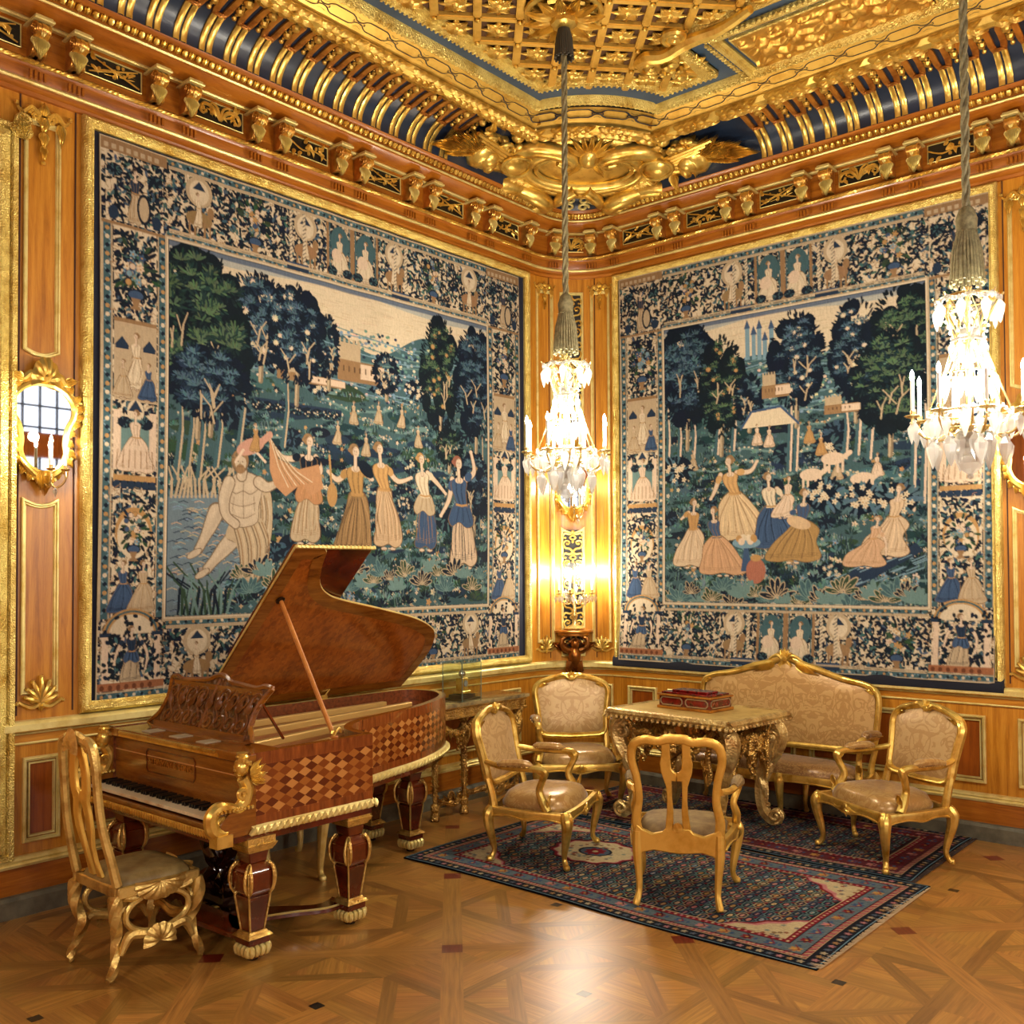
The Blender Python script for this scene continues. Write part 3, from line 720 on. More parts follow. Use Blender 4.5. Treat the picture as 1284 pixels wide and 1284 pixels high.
for k in range(26):
    x, y = -1.62+r_.uniform(-.2, .24), -2.17+r_.uniform(-.12, .12)
    if in_field(x, y, .09): m.ball(C3(x, y, .05+r_.random()*.05), r_.uniform(.02, .05), 7); leaf(m, C3(x, y, .06), (r_.uniform(-1, 1), r_.uniform(-1, 1), 0), (r_.uniform(-1, 1), r_.uniform(-1, 1), 0), .08, .12, .03, 3) if False else None
m.build('scroll_relief', GOLD, ceil)
# oblong relief panels (right of the corner)
def heightfield(fn, nx, ny, X, Y, z0, up):              # fn(u,v)->h ; plane axes X,Y from origin z0
    vs = [z0+X*(i/nx)+Y*(j/ny)+up*fn(i/nx, j/ny) for j in range(ny+1) for i in range(nx+1)]
    return vs, [(j*(nx+1)+i, j*(nx+1)+i+1, (j+1)*(nx+1)+i+1, (j+1)*(nx+1)+i) for j in range(ny) for i in range(nx)]
def putti_field(seed, asp):
    r_ = random.Random(seed); bl = []
    def B(x, y, rx, ry, a, h): bl.append((x, y, rx, ry, cos(a), sin(a), h))
    for cx_, sc in ((.13, 1), (.3, .9), (.52, 1.1), (.68, 1), (.88, .95)):
        cy_ = .5+r_.uniform(-.08, .08); X = cx_*asp; a = r_.uniform(-.6, .6)
        B(X, cy_+.22*sc, .09*sc, .10*sc, 0, .05); B(X, cy_, .13*sc, .17*sc, a, .05)
        for sg in (-1, 1):
            B(X+sg*.16*sc, cy_-.18*sc, .055*sc, .15*sc, sg*.7, .04); B(X+sg*.18*sc, cy_+.08*sc, .045*sc, .13*sc, sg*1.1, .035); B(X+sg*.3*sc, cy_-.3*sc, .05, .07, 0, .03)
            B(X+sg*.22*sc, cy_+.25*sc, .13*sc, .06*sc, sg*.4, .02)
    for k in range(60): B(r_.random()*asp, r_.choice((.08, .15, .85, .92, r_.random())), .03+.04*r_.random(), .03+.04*r_.random(), r_.random()*3, .015+.015*r_.random())
    A = np.array(bl)
    def fn(u, v):
        dx, dy = u*asp-A[:, 0], v-A[:, 1]; p = (dx*A[:, 4]+dy*A[:, 5])/A[:, 2]; q = (-dx*A[:, 5]+dy*A[:, 4])/A[:, 3]
        d = 1-p*p-q*q; return float(np.max(np.where(d > 0, np.sqrt(np.maximum(d, 0)), 0)*A[:, 6]))
    return fn
for n_, (y0, y1) in enumerate(((2.53, 4.05), (4.25, 5.7))):
    x0, x1 = .93, 1.66
    m = MB(); pr = rect(-x1, -x0, -y1, -y0)
    moulding(m, cm, pr, [(0, 0), (0, .03), (.015, .045), (.04, .042), (.05, .02), (.055, .02), (.08, .018), (.08, 0)])
    leaf_run(m, [Vector(p) for p in (pr+[pr[0]])], ZC-.04, .045)
    moulding(m, cm, rect(-x1+.115, -x0-.115+.03, -y1+.115, -y0-.115), [(0, 0), (0, .02), (.01, .025), (.02, .01)])
    p0 = m.build('relief_panel', GOLDF, ceil)
    m = MB(); vs, fs = heightfield(putti_field(4+n_, (y1-y0-.26)/(x1-x0-.2)), 150, 60, Vector((0, -(y1-y0-.26), 0)), Vector((-(x1-x0-.24), 0, 0)), Vector((-x0-.11, -y0-.13, ZC-.02)), Vector((0, 0, -1)))
    m.add(vs, fs); m.build('carved_figures', gilt('relief_gilding', lin(226, 178, 82), lin(190, 134, 48), .36, .8, carve=.35, cs=40, cd=.01), p0, ang=60)
# cove ribs
rb = MB(); q2 = MB(); pd = MB()
def cl(a, t, out=0):
    p = cove_pt(0, t, out) if False else None
    o = .27+.44*(1-cos(t*PI/2)); z = 5.43+.25*sin(t*PI/2); return Vector((a, -(o+cos(t*PI/2)*out), z-sin(t*PI/2)*out))
def bar(m, pts, w, th=.012):
    vs = []
    for i, (a, t) in enumerate(pts):
        for da, ou in ((-w/2, 0), (-w/2, th), (-w*.2, th*1.35), (w*.2, th*1.35), (w/2, th), (w/2, 0)): vs.append(cl(a+da, t, ou))
    k = 6; m.add(vs, [(i*k+j, i*k+j+1, (i+1)*k+j+1, (i+1)*k+j) for i in range(len(pts)-1) for j in range(k-1)])
ts = np.linspace(0, .56, 9)
for sg in (-1, 1):
    bar(rb, [(sg*.027, t) for t in ts], .040)
    bar(q2, [(sg*.026, .56), (sg*.034, .6), (sg*.040, .66), (sg*.042, .8), (sg*.042, .9), (sg*.05, .95), (sg*.07, .985), (sg*.093, 1.0)], .044, .016)
bar(q2, [(-.05, .555), (0, .555), (.05, .555)], .03, .02) if False else None
q2.tube([cl(-.042, .56, .02), cl(-.02, .60, .026), cl(.02, .60, .026), cl(.042, .56, .02)], .007, 6, sm=3)
q2.tube([cl(-.04, .60, .012), cl(0, .57, .02), cl(.04, .60, .012)], .012, 6, sm=3)
rib = rb.build('cove_rib', GOLD, ceil); q2.build('rib_loop', BRONZE, rib)
for t, rr in ((.89, .034), (.80, .014), (.73, .028), (.67, .012), (.62, .018)): pd.ball(cl(.093, t, .012+rr*.3), rr, 8)
for t in (.835, .765): pd.ball(cl(.093-.02, t, .012), .009, 5); pd.ball(cl(.093+.02, t, .012), .009, 5)
pd.build('pendant_beads', GOLD, rib)
xsr = [-4.466-.186*k for k in range(6, 0, -1)]+[-4.466+.1857*k for k in range(0, 14)]
ysr = [-2.5+.183, -2.5]+[-2.5-.1835*k for k in range(1, 15)]
for i, x in enumerate(xsr):
    o = rib if i == 0 else copy_tree(rib, ceil)
    o.location = (x, 0, 0)
for y in ysr:
    o = copy_tree(rib, ceil); o.rotation_euler = (0, 0, -PI/2); o.location = (0, y, 0)
# corner cartouche
G = MB(); LO[0] = Vector((-.3, -.3, -1)); A_ = Vector((1, -1, 0)).normalized(); O_ = Vector((-.47, -.47, 5.47)); B_ = Vector((-.55, -.55, .20)).normalized(); N_ = A_.cross(B_)
if N_.z > 0: N_ = -N_
def K3(a, b, c=0): return O_+A_*a*1.0+B_*(b*.86+.09)+N_*c*.62
def blob(a, b, c, ra, rb_, rc, ang=0):
    X = A_*cos(ang)+B_*sin(ang); Y = -A_*sin(ang)+B_*cos(ang); G.ball(K3(a, b, c), (ra, rb_, rc), 12, M=Matrix((X, Y, N_)).transposed())
oc = .50
el = lambda ra, rb_, c, n=28: [K3(ra*cos(t), oc+rb_*sin(t), c) for t in np.linspace(0, 2*PI, n+1)[:-1]]
blob(0, oc, .0, .50, .30, .06)
G.tube(el(.52, .32, .06), .06, 8, closed=True); G.tube(el(.62, .40, .04), .075, 8, closed=True, flat=.7); G.tube(el(.43, .24, .085), .02, 6, closed=True)
for t in np.linspace(0, 2*PI, 41)[:-1]: G.ball(K3(.575*cos(t), oc+.36*sin(t), .10), .022, 6)
for sg in (-1, 1):
    for th in (.35, .55, .75, 2.6+0, 5.6, 5.8, 6.0): 
        t = th if sg > 0 else PI-th; c, s_ = cos(t), sin(t)
        leaf(G, K3(.60*c, oc+.38*s_, .09), -A_*s_*1+B_*c, A_*c+B_*s_, .12, .14, .05, 3)
    # upper horns curling in
    G.tube([K3(sg*.72, .68, .10), K3(sg*.5, .86, .14), K3(sg*.25, .84, .16), K3(sg*.13, .74, .17), K3(sg*.18, .66, .17), K3(sg*.26, .70, .18)], [.05, .07, .075, .06, .045, .03], 9, sm=6)
    # side wings
    G.tube([K3(sg*.50, .15, .10), K3(sg*.72, .30, .14), K3(sg*.98, .28, .15), K3(sg*1.12, .42, .13), K3(sg*1.0, .54, .12), K3(sg*.88, .47, .12), K3(sg*.95, .38, .13)], [.06, .09, .10, .085, .07, .05, .035], 9, sm=6)
    G.tube([K3(sg*.70, .55, .08), K3(sg*.86, .66, .12), K3(sg*1.10, .62, .12), K3(sg*1.35, .50, .1)], [.07, .09, .08, .04], 9, sm=6)
    # bottom scrolls
    G.tube([K3(sg*.60, .22, .12), K3(sg*.42, .13, .16), K3(sg*.30, .0, .16), K3(sg*.33, -.10, .13), K3(sg*.43, -.11, .13), K3(sg*.46, -.03, .13), K3(sg*.40, .0, .13)], [.05, .08, .08, .06, .045, .035, .025], 9, sm=6)
    G.tube([K3(sg*.05, .2, .12), K3(sg*.17, .08, .15), K3(sg*.22, -.06, .13)], [.06, .06, .03], 8, sm=5)
    for a, b, an, w, h_ in ((.55, .08, -.7, .2, .26), (.72, .12, -.3, .2, .28), (1.0, .12, .2, .18, .24), (1.2, .3, .6, .16, .24), (.8, .84, 1.3, .18, .22), (1.05, .8, .9, .2, .26), (1.3, .7, .3, .18, .25)):
        leaf(G, K3(sg*a, b, .08), -A_*sin(an)*sg+B_*cos(an)*0+B_*cos(an), A_*sg*cos(an)+B_*sin(an), w, h_, .07, 5)
    for k in range(5): blob(sg*(.62+.13*k), .98-.06*k, .08, .06, .05, .05)
# shell mask at the head, pendant leaves below
for t in (-60, -40, -20, 0, 20, 40, 60):
    q = rad(t); leaf(G, K3(.0, .80, .15), A_*cos(q)-B_*sin(q), A_*sin(q)+B_*cos(q), .08, .25, .05, 3)
blob(0, .80, .19, .09, .11, .08); blob(-.035, .83, .25, .02, .015, .015); blob(.035, .83, .25, .02, .015, .015); blob(0, .79, .265, .018, .035, .02)
for sg in (-1, 1): leaf(G, K3(sg*.06, .72, .2), A_, A_*sg*.6-B_, .1, .18, .04, 3)
G.build('corner_cartouche', GOLD, ceil, ang=50)
Q = MB()
for sg in (-1, 1):
    for k in range(3): Q.tube(spiral(K3(sg*(.07+.0*k), .02-.12*k+.06, .05), .055, .02, 1.1, 0, A_*sg, B_, 14), .013, 6)
    leaf(Q, K3(sg*.1, -.06, .04), A_, A_*sg-B_*.6, .08, .14, .02, 3)
    Q.tube([K3(sg*.02, .1, .04), K3(sg*.15, .02, .04), K3(sg*.2, -.12, .03)], .012, 6, sm=4)
Q.build('pendant_scrolls', GOLDP, ceil); LO[0] = None
# trophies to both sides
def trophy(mirror):
    q = MB(); r_ = random.Random(12+mirror)
    def W(a, t, out):                                   # a distance along wall from the corner
        s = -(a-R+L0) if not mirror else (a-R+L0); return cove_pt(s, t, out)
    def axes(a, t):
        X = (W(a+.01, t, 0)-W(a, t, 0)).normalized(); Y = (W(a, t+.02, 0)-W(a, t, 0)).normalized(); return X, Y
    def lf(a, t, ang, w, h_, out=.05, th=.05, lobes=5):
        X, Y = axes(a, t); B = X*cos(ang)+Y*sin(ang); N = (W(a, t, .1)-W(a, t, 0)).normalized(); leaf(q, W(a, t, out), B.cross(N)*-1 if (B.cross(N)*-1).cross(B).dot(N) > 0 else B.cross(N), B, w, h_, th, lobes)
    def bl(a, t, out, r1, r2, r3, ang=0):
        X, Y = axes(a, t); N = (W(a, t, .1)-W(a, t, 0)).normalized(); q.ball(W(a, t, out), (r1, r2, r3), 10, M=Matrix((X*cos(ang)+Y*sin(ang), Y*cos(ang)-X*sin(ang), N)).transposed())
    bl(1.72, .42, .06, .13, .16, .10); bl(1.66, .36, .12, .09, .09, .07); bl(1.62, .28, .13, .06, .10, .05)     # helmet
    for k in range(9): lf(1.68+.04*k, .55-.02*k, .7-.13*k, .12, .20+.03*(k % 3), .08, .06)
    for k in range(6): lf(1.8+.03*k, .42-.02*k, -.2-.08*k, .10, .15, .07, .05)
    for k in range(4): q.tube([W(1.05+.05*k, .3+.1*k, .1), W(1.75+.08*k, .55+.09*k, .12)], [.022, .018], 6)
    bl(1.38, .5, .1, .16, .13, .08); q.tube([W(1.38+.15*cos(t), .5+.35*sin(t), .15) for t in np.linspace(0, 2*PI, 17)[:-1]], .016, 6, closed=True)
    for k in range(16): bl(1.3+.5*r_.random(), .55+.4*r_.random(), .06+.06*r_.random(), .03+.03*r_.random(), .02+.03*r_.random(), .035, r_.random()*3)
    for k in range(14): lf(1.15+.75*r_.random(), .15+.8*r_.random(), r_.random()*6.3, .09, .14, .06, .04, 3)
    for k in range(4): q.tube(spiral(W(1.2+.2*k, .78, .10), .07, .015, 1.4, r_.random()*6, *axes(1.2+.2*k, .78), 16), .018, 6)
    q.build('carved_trophy', GOLD, ceil, ang=50)
trophy(0); trophy(1)
# ================================================================ WOVEN PICTURES (tapestries, rugs): drawn stitch by stitch into vertex colours
class Cloth:
    def __init__(s, w, h, res, seed=1):
        s.w, s.h, s.k = w, h, 2/res; s.W, s.H = int(w*s.k), int(h*s.k); s.W -= s.W % 2; s.H -= s.H % 2
        s.a = np.zeros((s.H, s.W, 3), 'f'); s.r = np.random.RandomState(seed); s.conv = None; s.stack = None
    clip = None
    def box(s, x0, y0, x1, y1):
        k = s.k; a, b, c_, d = s.clip or (0, 0, s.w+1, s.h+1); return max(0, int(a*k), int(x0*k)), max(0, int(b*k), int(y0*k)), min(s.W, int(c_*k), int(x1*k)+2), min(s.H, int(d*k), int(y1*k)+2)
    def put(s, X0, Y0, mask, col, al=1):
        if mask.size == 0: return
        h, w = mask.shape; t = s.a[Y0:Y0+h, X0:X0+w]; mk = (mask*al)[..., None].astype('f'); t += (np.array(col, 'f')-t)*mk
    def ell(s, x, y, rx, ry, col, ang=0, al=1):
        R_ = max(rx, ry); X0, Y0, X1, Y1 = s.box(x-R_, y-R_, x+R_, y+R_)
        if X1 <= X0 or Y1 <= Y0: return
        yy, xx = np.ogrid[Y0:Y1, X0:X1]; dx = xx/s.k-x; dy = yy/s.k-y; c, n = cos(ang), sin(ang)
        s.put(X0, Y0, (((dx*c+dy*n)/rx)**2+((-dx*n+dy*c)/ry)**2 < 1), col, al)
    def poly(s, pts, col, al=1):
        xs = [p[0] for p in pts]; ys = [p[1] for p in pts]; X0, Y0, X1, Y1 = s.box(min(xs), min(ys), max(xs), max(ys))
        if X1 <= X0 or Y1 <= Y0: return
        yy, xx = np.ogrid[Y0:Y1, X0:X1]; xx = (xx+.5)/s.k; yy = (yy+.5)/s.k; ins = np.zeros((Y1-Y0, X1-X0), bool); n = len(pts)
        for i in range(n):
            x1, y1 = pts[i]; x2, y2 = pts[(i+1) % n]
            if y1 == y2: continue
            ins ^= ((yy >= y1) != (yy >= y2)) & (xx < (x2-x1)*(yy-y1)/(y2-y1)+x1)
        s.put(X0, Y0, ins, col, al)
    def line(s, pts, w, col, al=1, taper=0):
        n = len(pts)-1
        for i in range(n):
            (x1, y1), (x2, y2) = pts[i], pts[i+1]; wa = w*(1-taper*i/n); X0, Y0, X1, Y1 = s.box(min(x1, x2)-wa, min(y1, y2)-wa, max(x1, x2)+wa, max(y1, y2)+wa)
            if X1 <= X0 or Y1 <= Y0: continue
            yy, xx = np.ogrid[Y0:Y1, X0:X1]; xx = xx/s.k; yy = yy/s.k; L = (x2-x1)**2+(y2-y1)**2+1e-12
            t = np.clip(((xx-x1)*(x2-x1)+(yy-y1)*(y2-y1))/L, 0, 1); s.put(X0, Y0, (xx-x1-t*(x2-x1))**2+(yy-y1-t*(y2-y1))**2 < (wa/2)**2, col, al)
    def rect(s, x0, y0, x1, y1, col, al=1): s.poly([(x0, y0), (x1, y0), (x1, y1), (x0, y1)], col, al)
    def u(s, a=0., b=1.): return s.r.uniform(a, b)
    def jit(s, c, d=.12): return tuple(v*(1+s.u(-d, d)) for v in c)
    def down(s, grain=.07, gx=1, gy=1):
        a = s.a[0::2, 0::2]+s.a[1::2, 0::2]+s.a[0::2, 1::2]+s.a[1::2, 1::2]; a = a/4; h, w = a.shape[:2]
        n = s.r.randn(h, w)*.6+np.repeat(s.r.randn(h//6+1, w), 6, 0)[:h]*.6; return np.clip(a*(1+grain*n[..., None]), 0, 1)
def srgb(*c): return lin(*c)[:3]
CRM, CR2, NVY, NV2, BLU, TEA, TE2, GRN, OCH, TAN, SKN, BRN, LBL = (srgb(212, 190, 150), srgb(186, 160, 118), srgb(20, 30, 44), srgb(32, 50, 72), srgb(54, 80, 112), srgb(60, 94, 98), srgb(100, 132, 124), srgb(48, 72, 48), srgb(184, 136, 66), srgb(150, 112, 66), srgb(214, 184, 148), srgb(96, 70, 40), srgb(112, 146, 158))
def tree(c, x, y, w, h, dark, mid, lite, trunk=True, clumps=26, flowers=None):
    if trunk:
        c.line([(x, y+h*.72), (x+w*.02, y+h*.3), (x-w*.02, y)], .04, tuple(v*.5 for v in CR2), 1, .5); c.line([(x-.008, y+h*.72), (x+w*.02-.006, y+h*.3), (x-w*.02, y)], .018, CR2, 1, .5)
    for k in range(clumps*2):
        a = c.u(0, 2*PI); q = c.u()**.5; c.ell(x+cos(a)*q*w*.46, y+sin(a)*q*h*.46, w*.12, h*.09, c.jit(dark))
    for k in range(int(90+160*w)):
        a = c.u(0, 2*PI); q = c.u(.44, .53); c.ell(x+cos(a)*w*q, y+sin(a)*h*q, .024, .008, c.jit(dark), a+c.u(-.5, .5))
    pts = []
    for k in range(int(clumps*1.5)):
        a = c.u(0, 2*PI); q = c.u()**.55; pts.append((x+cos(a)*q*w*.42, y+sin(a)*q*h*.42-h*.02))
    for px, py in sorted(pts, key=lambda p: p[1]):
        r = w*c.u(.085, .125); tint = c.u(.75, 1.15)
        for i in range(15): t = c.u(0, 2*PI); q = c.u(.4, 1.15)*r; c.ell(px+cos(t)*q, py+sin(t)*q*.8, r*.30, r*.085, tuple(v*tint*c.u(.8, 1.2) for v in mid), t)
        c.ell(px, py+r*.35, r*.8, r*.4, dark, 0, .55)
        for i in range(12):
            t = -PI/2+c.u(-1.9, 1.9); q = c.u(.15, .8)*r; c.ell(px+cos(t)*q, py-r*.12+sin(t)*q*.7, r*.26, r*.075, tuple(v*tint*c.u(.8, 1.15) for v in lite), t)
        if flowers and c.u() < .38:
            for i in range(9): t = i*.7; c.ell(px+cos(t)*r*.25, py+sin(t)*r*.2, r*.22, r*.09, c.jit(flowers), t)
    if trunk:
        for k in range(4):
            a = -PI/2+c.u(-1.2, 1.2); y0 = y+h*c.u(.0, .35); x0 = x+w*c.u(-.25, .25); L = w*c.u(.10, .2)
            c.line([(x0, y0+L), (x0+cos(a)*L*.3, y0), (x0+cos(a)*L, y0-L*.6)], .014, CR2, 1, .6); c.line([(x0, y0+L*.3), (x0-cos(a)*L*.7, y0-L*.4)], .010, CR2, 1, .6)
def bush(c, x, y, r, dark=NVY, lite=TEA, n=20, dots=None):
    c.ell(x, y, r, r*.75, dark)
    for k in range(n):
        t = c.u(0, 2*PI); q = c.u(.3, 1.05); c.ell(x+cos(t)*q*r, y+sin(t)*q*r*.75, r*.22, r*.08, c.jit(lite if c.u() < .55 else dark), t)
    if dots:
        for k in range(n//3): t = c.u(0, 6.3); q = c.u(0, .9)*r; flower(c, x+cos(t)*q, y+sin(t)*q*.7, r*.13, dots)
def flower(c, x, y, r, col, n=5):
    for i in range(n): t = 2*PI*i/n; c.ell(x+cos(t)*r*.6, y+sin(t)*r*.6, r*.55, r*.32, col, t)
    c.ell(x, y, r*.28, r*.28, OCH)
def herb(c, x, y, r, col, edge=CRM):
    for i in range(7):
        t = -PI/2+(i-3)*.42+c.u(-.1, .1); L = r*c.u(.7, 1.1); px, py = x+cos(t)*L*.6, y+sin(t)*L*.6
        c.ell(px, py, L*.46, L*.17, edge, t); c.ell(px, py, L*.40, L*.12, col, t); c.line([(x, y), (px, py)], .005, edge)
def cr2(pts, n=5, closed=True):
    return [(p.x, p.y) for p in smooth_path([(a, b, 0) for a, b in pts], n, closed)]
def person(c, hx, hy, fx, fy, dress, dark, bodice=None, hair=TAN, arms=(), skirt=None, wide=.22, skin=SKN, lean=0):
    H = math.hypot(fx-hx, fy-hy); sx, sy = hx+(fx-hx)*.15, hy+(fy-hy)*.165; wx, wy = hx+(fx-hx)*.40+lean+H*.015, hy+(fy-hy)*.39
    ol = tuple(v*.6 for v in TAN); g = max(.004, H*.010); sw_ = H*c.u(-.06, .06); base = skirt or dress; hi = tuple(min(1, v*1.28) for v in base)
    def arm(pts, w, col):
        P_ = cr2(pts, 14, False); n = len(P_)
        for i, (x, y) in enumerate(P_): r_ = w*(1-.45*i/n)*(1+.12*math.sin(PI*min(1, i/n*1.4))); c.ell(x, y, r_, r_, col)
    def legs():
        for e in (-1, 1): c.ell(fx+sw_+e*H*.06, fy-.004, H*.045, H*.018, ol); c.ell(fx+sw_+e*H*.06, fy-.007, H*.038, H*.014, skin)
    legs()
    def body(o, col):
        c.poly(cr2([(wx-H*.07-o, wy-o), (wx-H*wide*.55-o, wy+H*.14), (fx-H*wide*.8-o+sw_*.3, fy-H*.28), (fx-H*wide-o+sw_, fy-H*.07), (fx-H*wide*.5+sw_, fy-H*.03+o), (fx+sw_, fy-H*.055+o), (fx+H*wide*.55+sw_, fy-H*.02+o), (fx+H*wide+o+sw_, fy-H*.09), (fx+H*wide*.75+o+sw_*.3, fy-H*.30), (wx+H*wide*.6+o, wy+H*.13), (wx+H*.07+o, wy-o)]), col)
    body(g, ol); body(0, base); nf = max(7, int(H*24))
    for k in range(nf):
        t = -1+2*(k+.5)/nf; x1 = wx+t*H*.05; x2 = fx+t*H*wide*.88+sw_; xm = (x1+x2)/2+t*H*.05+c.u(-.012, .012)*H*2
        P_ = cr2([(x1, wy+H*.02), (xm, wy+(fy-wy)*.45), (x2, fy-H*c.u(.06, .16))], 4, False)
        c.line(P_, max(.004, H*.014), (dark, hi, tuple(v*.8 for v in base))[k % 3], .8, .3)
    for k in range(3): yy = fy-H*(.10+.02*k); c.line([(fx-H*wide*.9+sw_, yy), (fx+sw_, yy+H*.015), (fx+H*wide*.9+sw_, yy-H*.01)], .004, dark, .5)
    if skirt:
        ov = cr2([(wx-H*.075, wy-H*.01), (wx-H*.16, wy+H*.13), (wx-H*.12, wy+H*.21), (wx-H*.03, wy+H*.17), (wx+H*.06, wy+H*.22), (wx+H*.15, wy+H*.19), (wx+H*.13, wy+H*.08), (wx+H*.07, wy-H*.01)]); c.poly([(a+(a-wx)*.06, b+g*.6) for a, b in ov], ol); c.poly(ov, dress)
        for k in range(6): t = -1+2*k/5; c.line([(wx+t*H*.05, wy), (wx+t*H*.11, wy+H*.17)], .006, dark if k % 2 else tuple(min(1, v*1.25) for v in dress), .8)
    for a in arms:
        pts = [(sx+a[0][0], sy+a[0][1])]+[(sx+p[0], sy+p[1]) for p in a[1:]]
        arm(pts, H*.034, ol); arm(pts, H*.028, skin); q = pts[-1]; c.ell(q[0], q[1], H*.022, H*.018, skin)
        m_ = pts[0]; n_ = pts[1]; c.ell((m_[0]*.7+n_[0]*.3), (m_[1]*.7+n_[1]*.3), H*.052, H*.04, bodice or dress, math.atan2(n_[1]-m_[1], n_[0]-m_[0]))
    tor = cr2([(sx-H*.04, sy-H*.015), (sx-H*.095, sy+H*.02), (sx-H*.085, sy+H*.10), (wx-H*.062, wy-H*.01), (wx-H*.07, wy+H*.03), (wx+H*.07, wy+H*.03), (wx+H*.062, wy-H*.01), (sx+H*.085, sy+H*.10), (sx+H*.095, sy+H*.02), (sx+H*.04, sy-H*.015)], 4)
    c.poly([(a+(a-sx)*.10, b) for a, b in tor], ol); c.poly(tor, bodice or dress); c.ell(sx, sy+H*.0, H*.05, H*.03, skin)
    for k in range(5): t = -1+2*k/4; c.line(cr2([(sx+t*H*.07, sy+H*.03), (sx+t*H*.06, sy+H*.12), (wx+t*H*.045, wy)], 3, False), max(.003, H*.009), dark if k % 2 else tuple(min(1, v*1.25) for v in (bodice or dress)), .7)
    c.line([(wx-H*.065, wy+H*.005), (wx, wy+H*.015), (wx+H*.065, wy+H*.005)], H*.02, OCH)
    c.line([(hx, hy+H*.03), (sx, sy+.005)], H*.042, ol); c.line([(hx, hy+H*.03), (sx, sy+.005)], H*.034, skin)
    d = 1 if c.u() < .5 else -1
    c.ell(hx+d*H*.015, hy-H*.012, H*.058, H*.058, ol); c.ell(hx+d*H*.018, hy-H*.014, H*.052, H*.052, hair); c.ell(hx+d*H*.06, hy-H*.005, H*.026, H*.022, hair)
    c.ell(hx-d*H*.008, hy+H*.008, H*.036, H*.048, skin, .1*d); c.ell(hx+d*H*.012, hy+H*.012, H*.018, H*.035, tuple(v*.82 for v in skin), 0, .6)
    for g_ in (-.020, .004): c.ell(hx-d*H*.008+g_*H+.0*H, hy+H*.002, max(.002, H*.006), max(.0015, H*.004), BRN)
    c.line([(hx-d*H*.012, hy+H*.006), (hx-d*H*.016, hy+H*.020)], max(.002, H*.004), TAN); c.line([(hx-d*H*.018, hy+H*.031), (hx, hy+H*.031)], max(.002, H*.005), srgb(150, 80, 60))
    for k in range(5): t = k*.6; c.line([(hx+d*H*.02, hy-H*.03), (hx+d*H*(.02+.04*cos(t)), hy-H*(.01+.03*sin(t)))], .003, ol)
def border_field(c, x0, y0, x1, y1, n=None):            # cream ground scattered with dark leaves
    c.rect(x0, y0, x1, y1, CRM); A = (x1-x0)*(y1-y0); n = n or int(A*1500)
    for k in range(n//2):
        x, y, t = c.u(x0, x1), c.u(y0, y1), c.u(0, 6.3); c.line([(x, y), (x+.03*cos(t), y+.03*sin(t)), (x+.05*cos(t+.6), y+.05*sin(t+.6))], .004, c.jit(TAN))
    for k in range(n):
        x, y, t = c.u(x0+.01, x1-.01), c.u(y0+.01, y1-.01), c.u(0, 6.3); c.ell(x, y, .0225, .0095, c.jit(NVY if c.u() < .75 else TEA, .3), t)
def vase(c, x, y, s):
    for k in range(46):
        t = c.u(0, 2*PI); q = c.u(.3, 1.1)*.15*s; c.ell(x+cos(t)*q*.85, y+sin(t)*q, .028*s, .011*s, c.jit(NVY if c.u() < .6 else GRN, .3), t)
    for k in range(22):
        t = c.u(0, 2*PI); q = c.u(0, .8)*.13*s; col = (OCH, CRM, LBL, BLU, SKN, TE2)[c.r.randint(6)]; px, py = x+cos(t)*q*.85, y+sin(t)*q
        if c.u() < .5: flower(c, px, py, .022*s, col)
        else: c.ell(px, py, .02*s, .02*s, BRN); c.ell(px, py, .017*s, .017*s, col)
    c.ell(x, y+.15*s, .055*s, .035*s, NVY); c.ell(x, y+.15*s, .045*s, .026*s, BLU); c.poly([(x-.03*s, y+.17*s), (x+.03*s, y+.17*s), (x+.015*s, y+.21*s), (x+.04*s, y+.235*s), (x-.04*s, y+.235*s), (x-.015*s, y+.21*s)], TAN)
def guard(c, x0, y0, x1, y1):
    c.rect(x0, y0, x1, y1, CR2); hor = (x1-x0) > (y1-y0); w = min(x1-x0, y1-y0)
    if hor: c.rect(x0, y0+w*.14, x1, y1-w*.14, TEA)
    else: c.rect(x0+w*.14, y0, x1-w*.14, y1, TEA)
    L = max(x1-x0, y1-y0); k = 0
    while k*.055 < L-.03:
        t = .03+k*.055; x, y = ((x0+t, (y0+y1)/2) if hor else ((x0+x1)/2, y0+t))
        c.line([(x-.02, y-w*.3), (x+.02, y+w*.3)] if k % 2 else [(x+.02, y-w*.3), (x-.02, y+w*.3)], .008, LBL if k % 3 else NVY); c.ell(x, y, w*.2, w*.2, (OCH, CRM, NVY)[k % 3]); k += 1
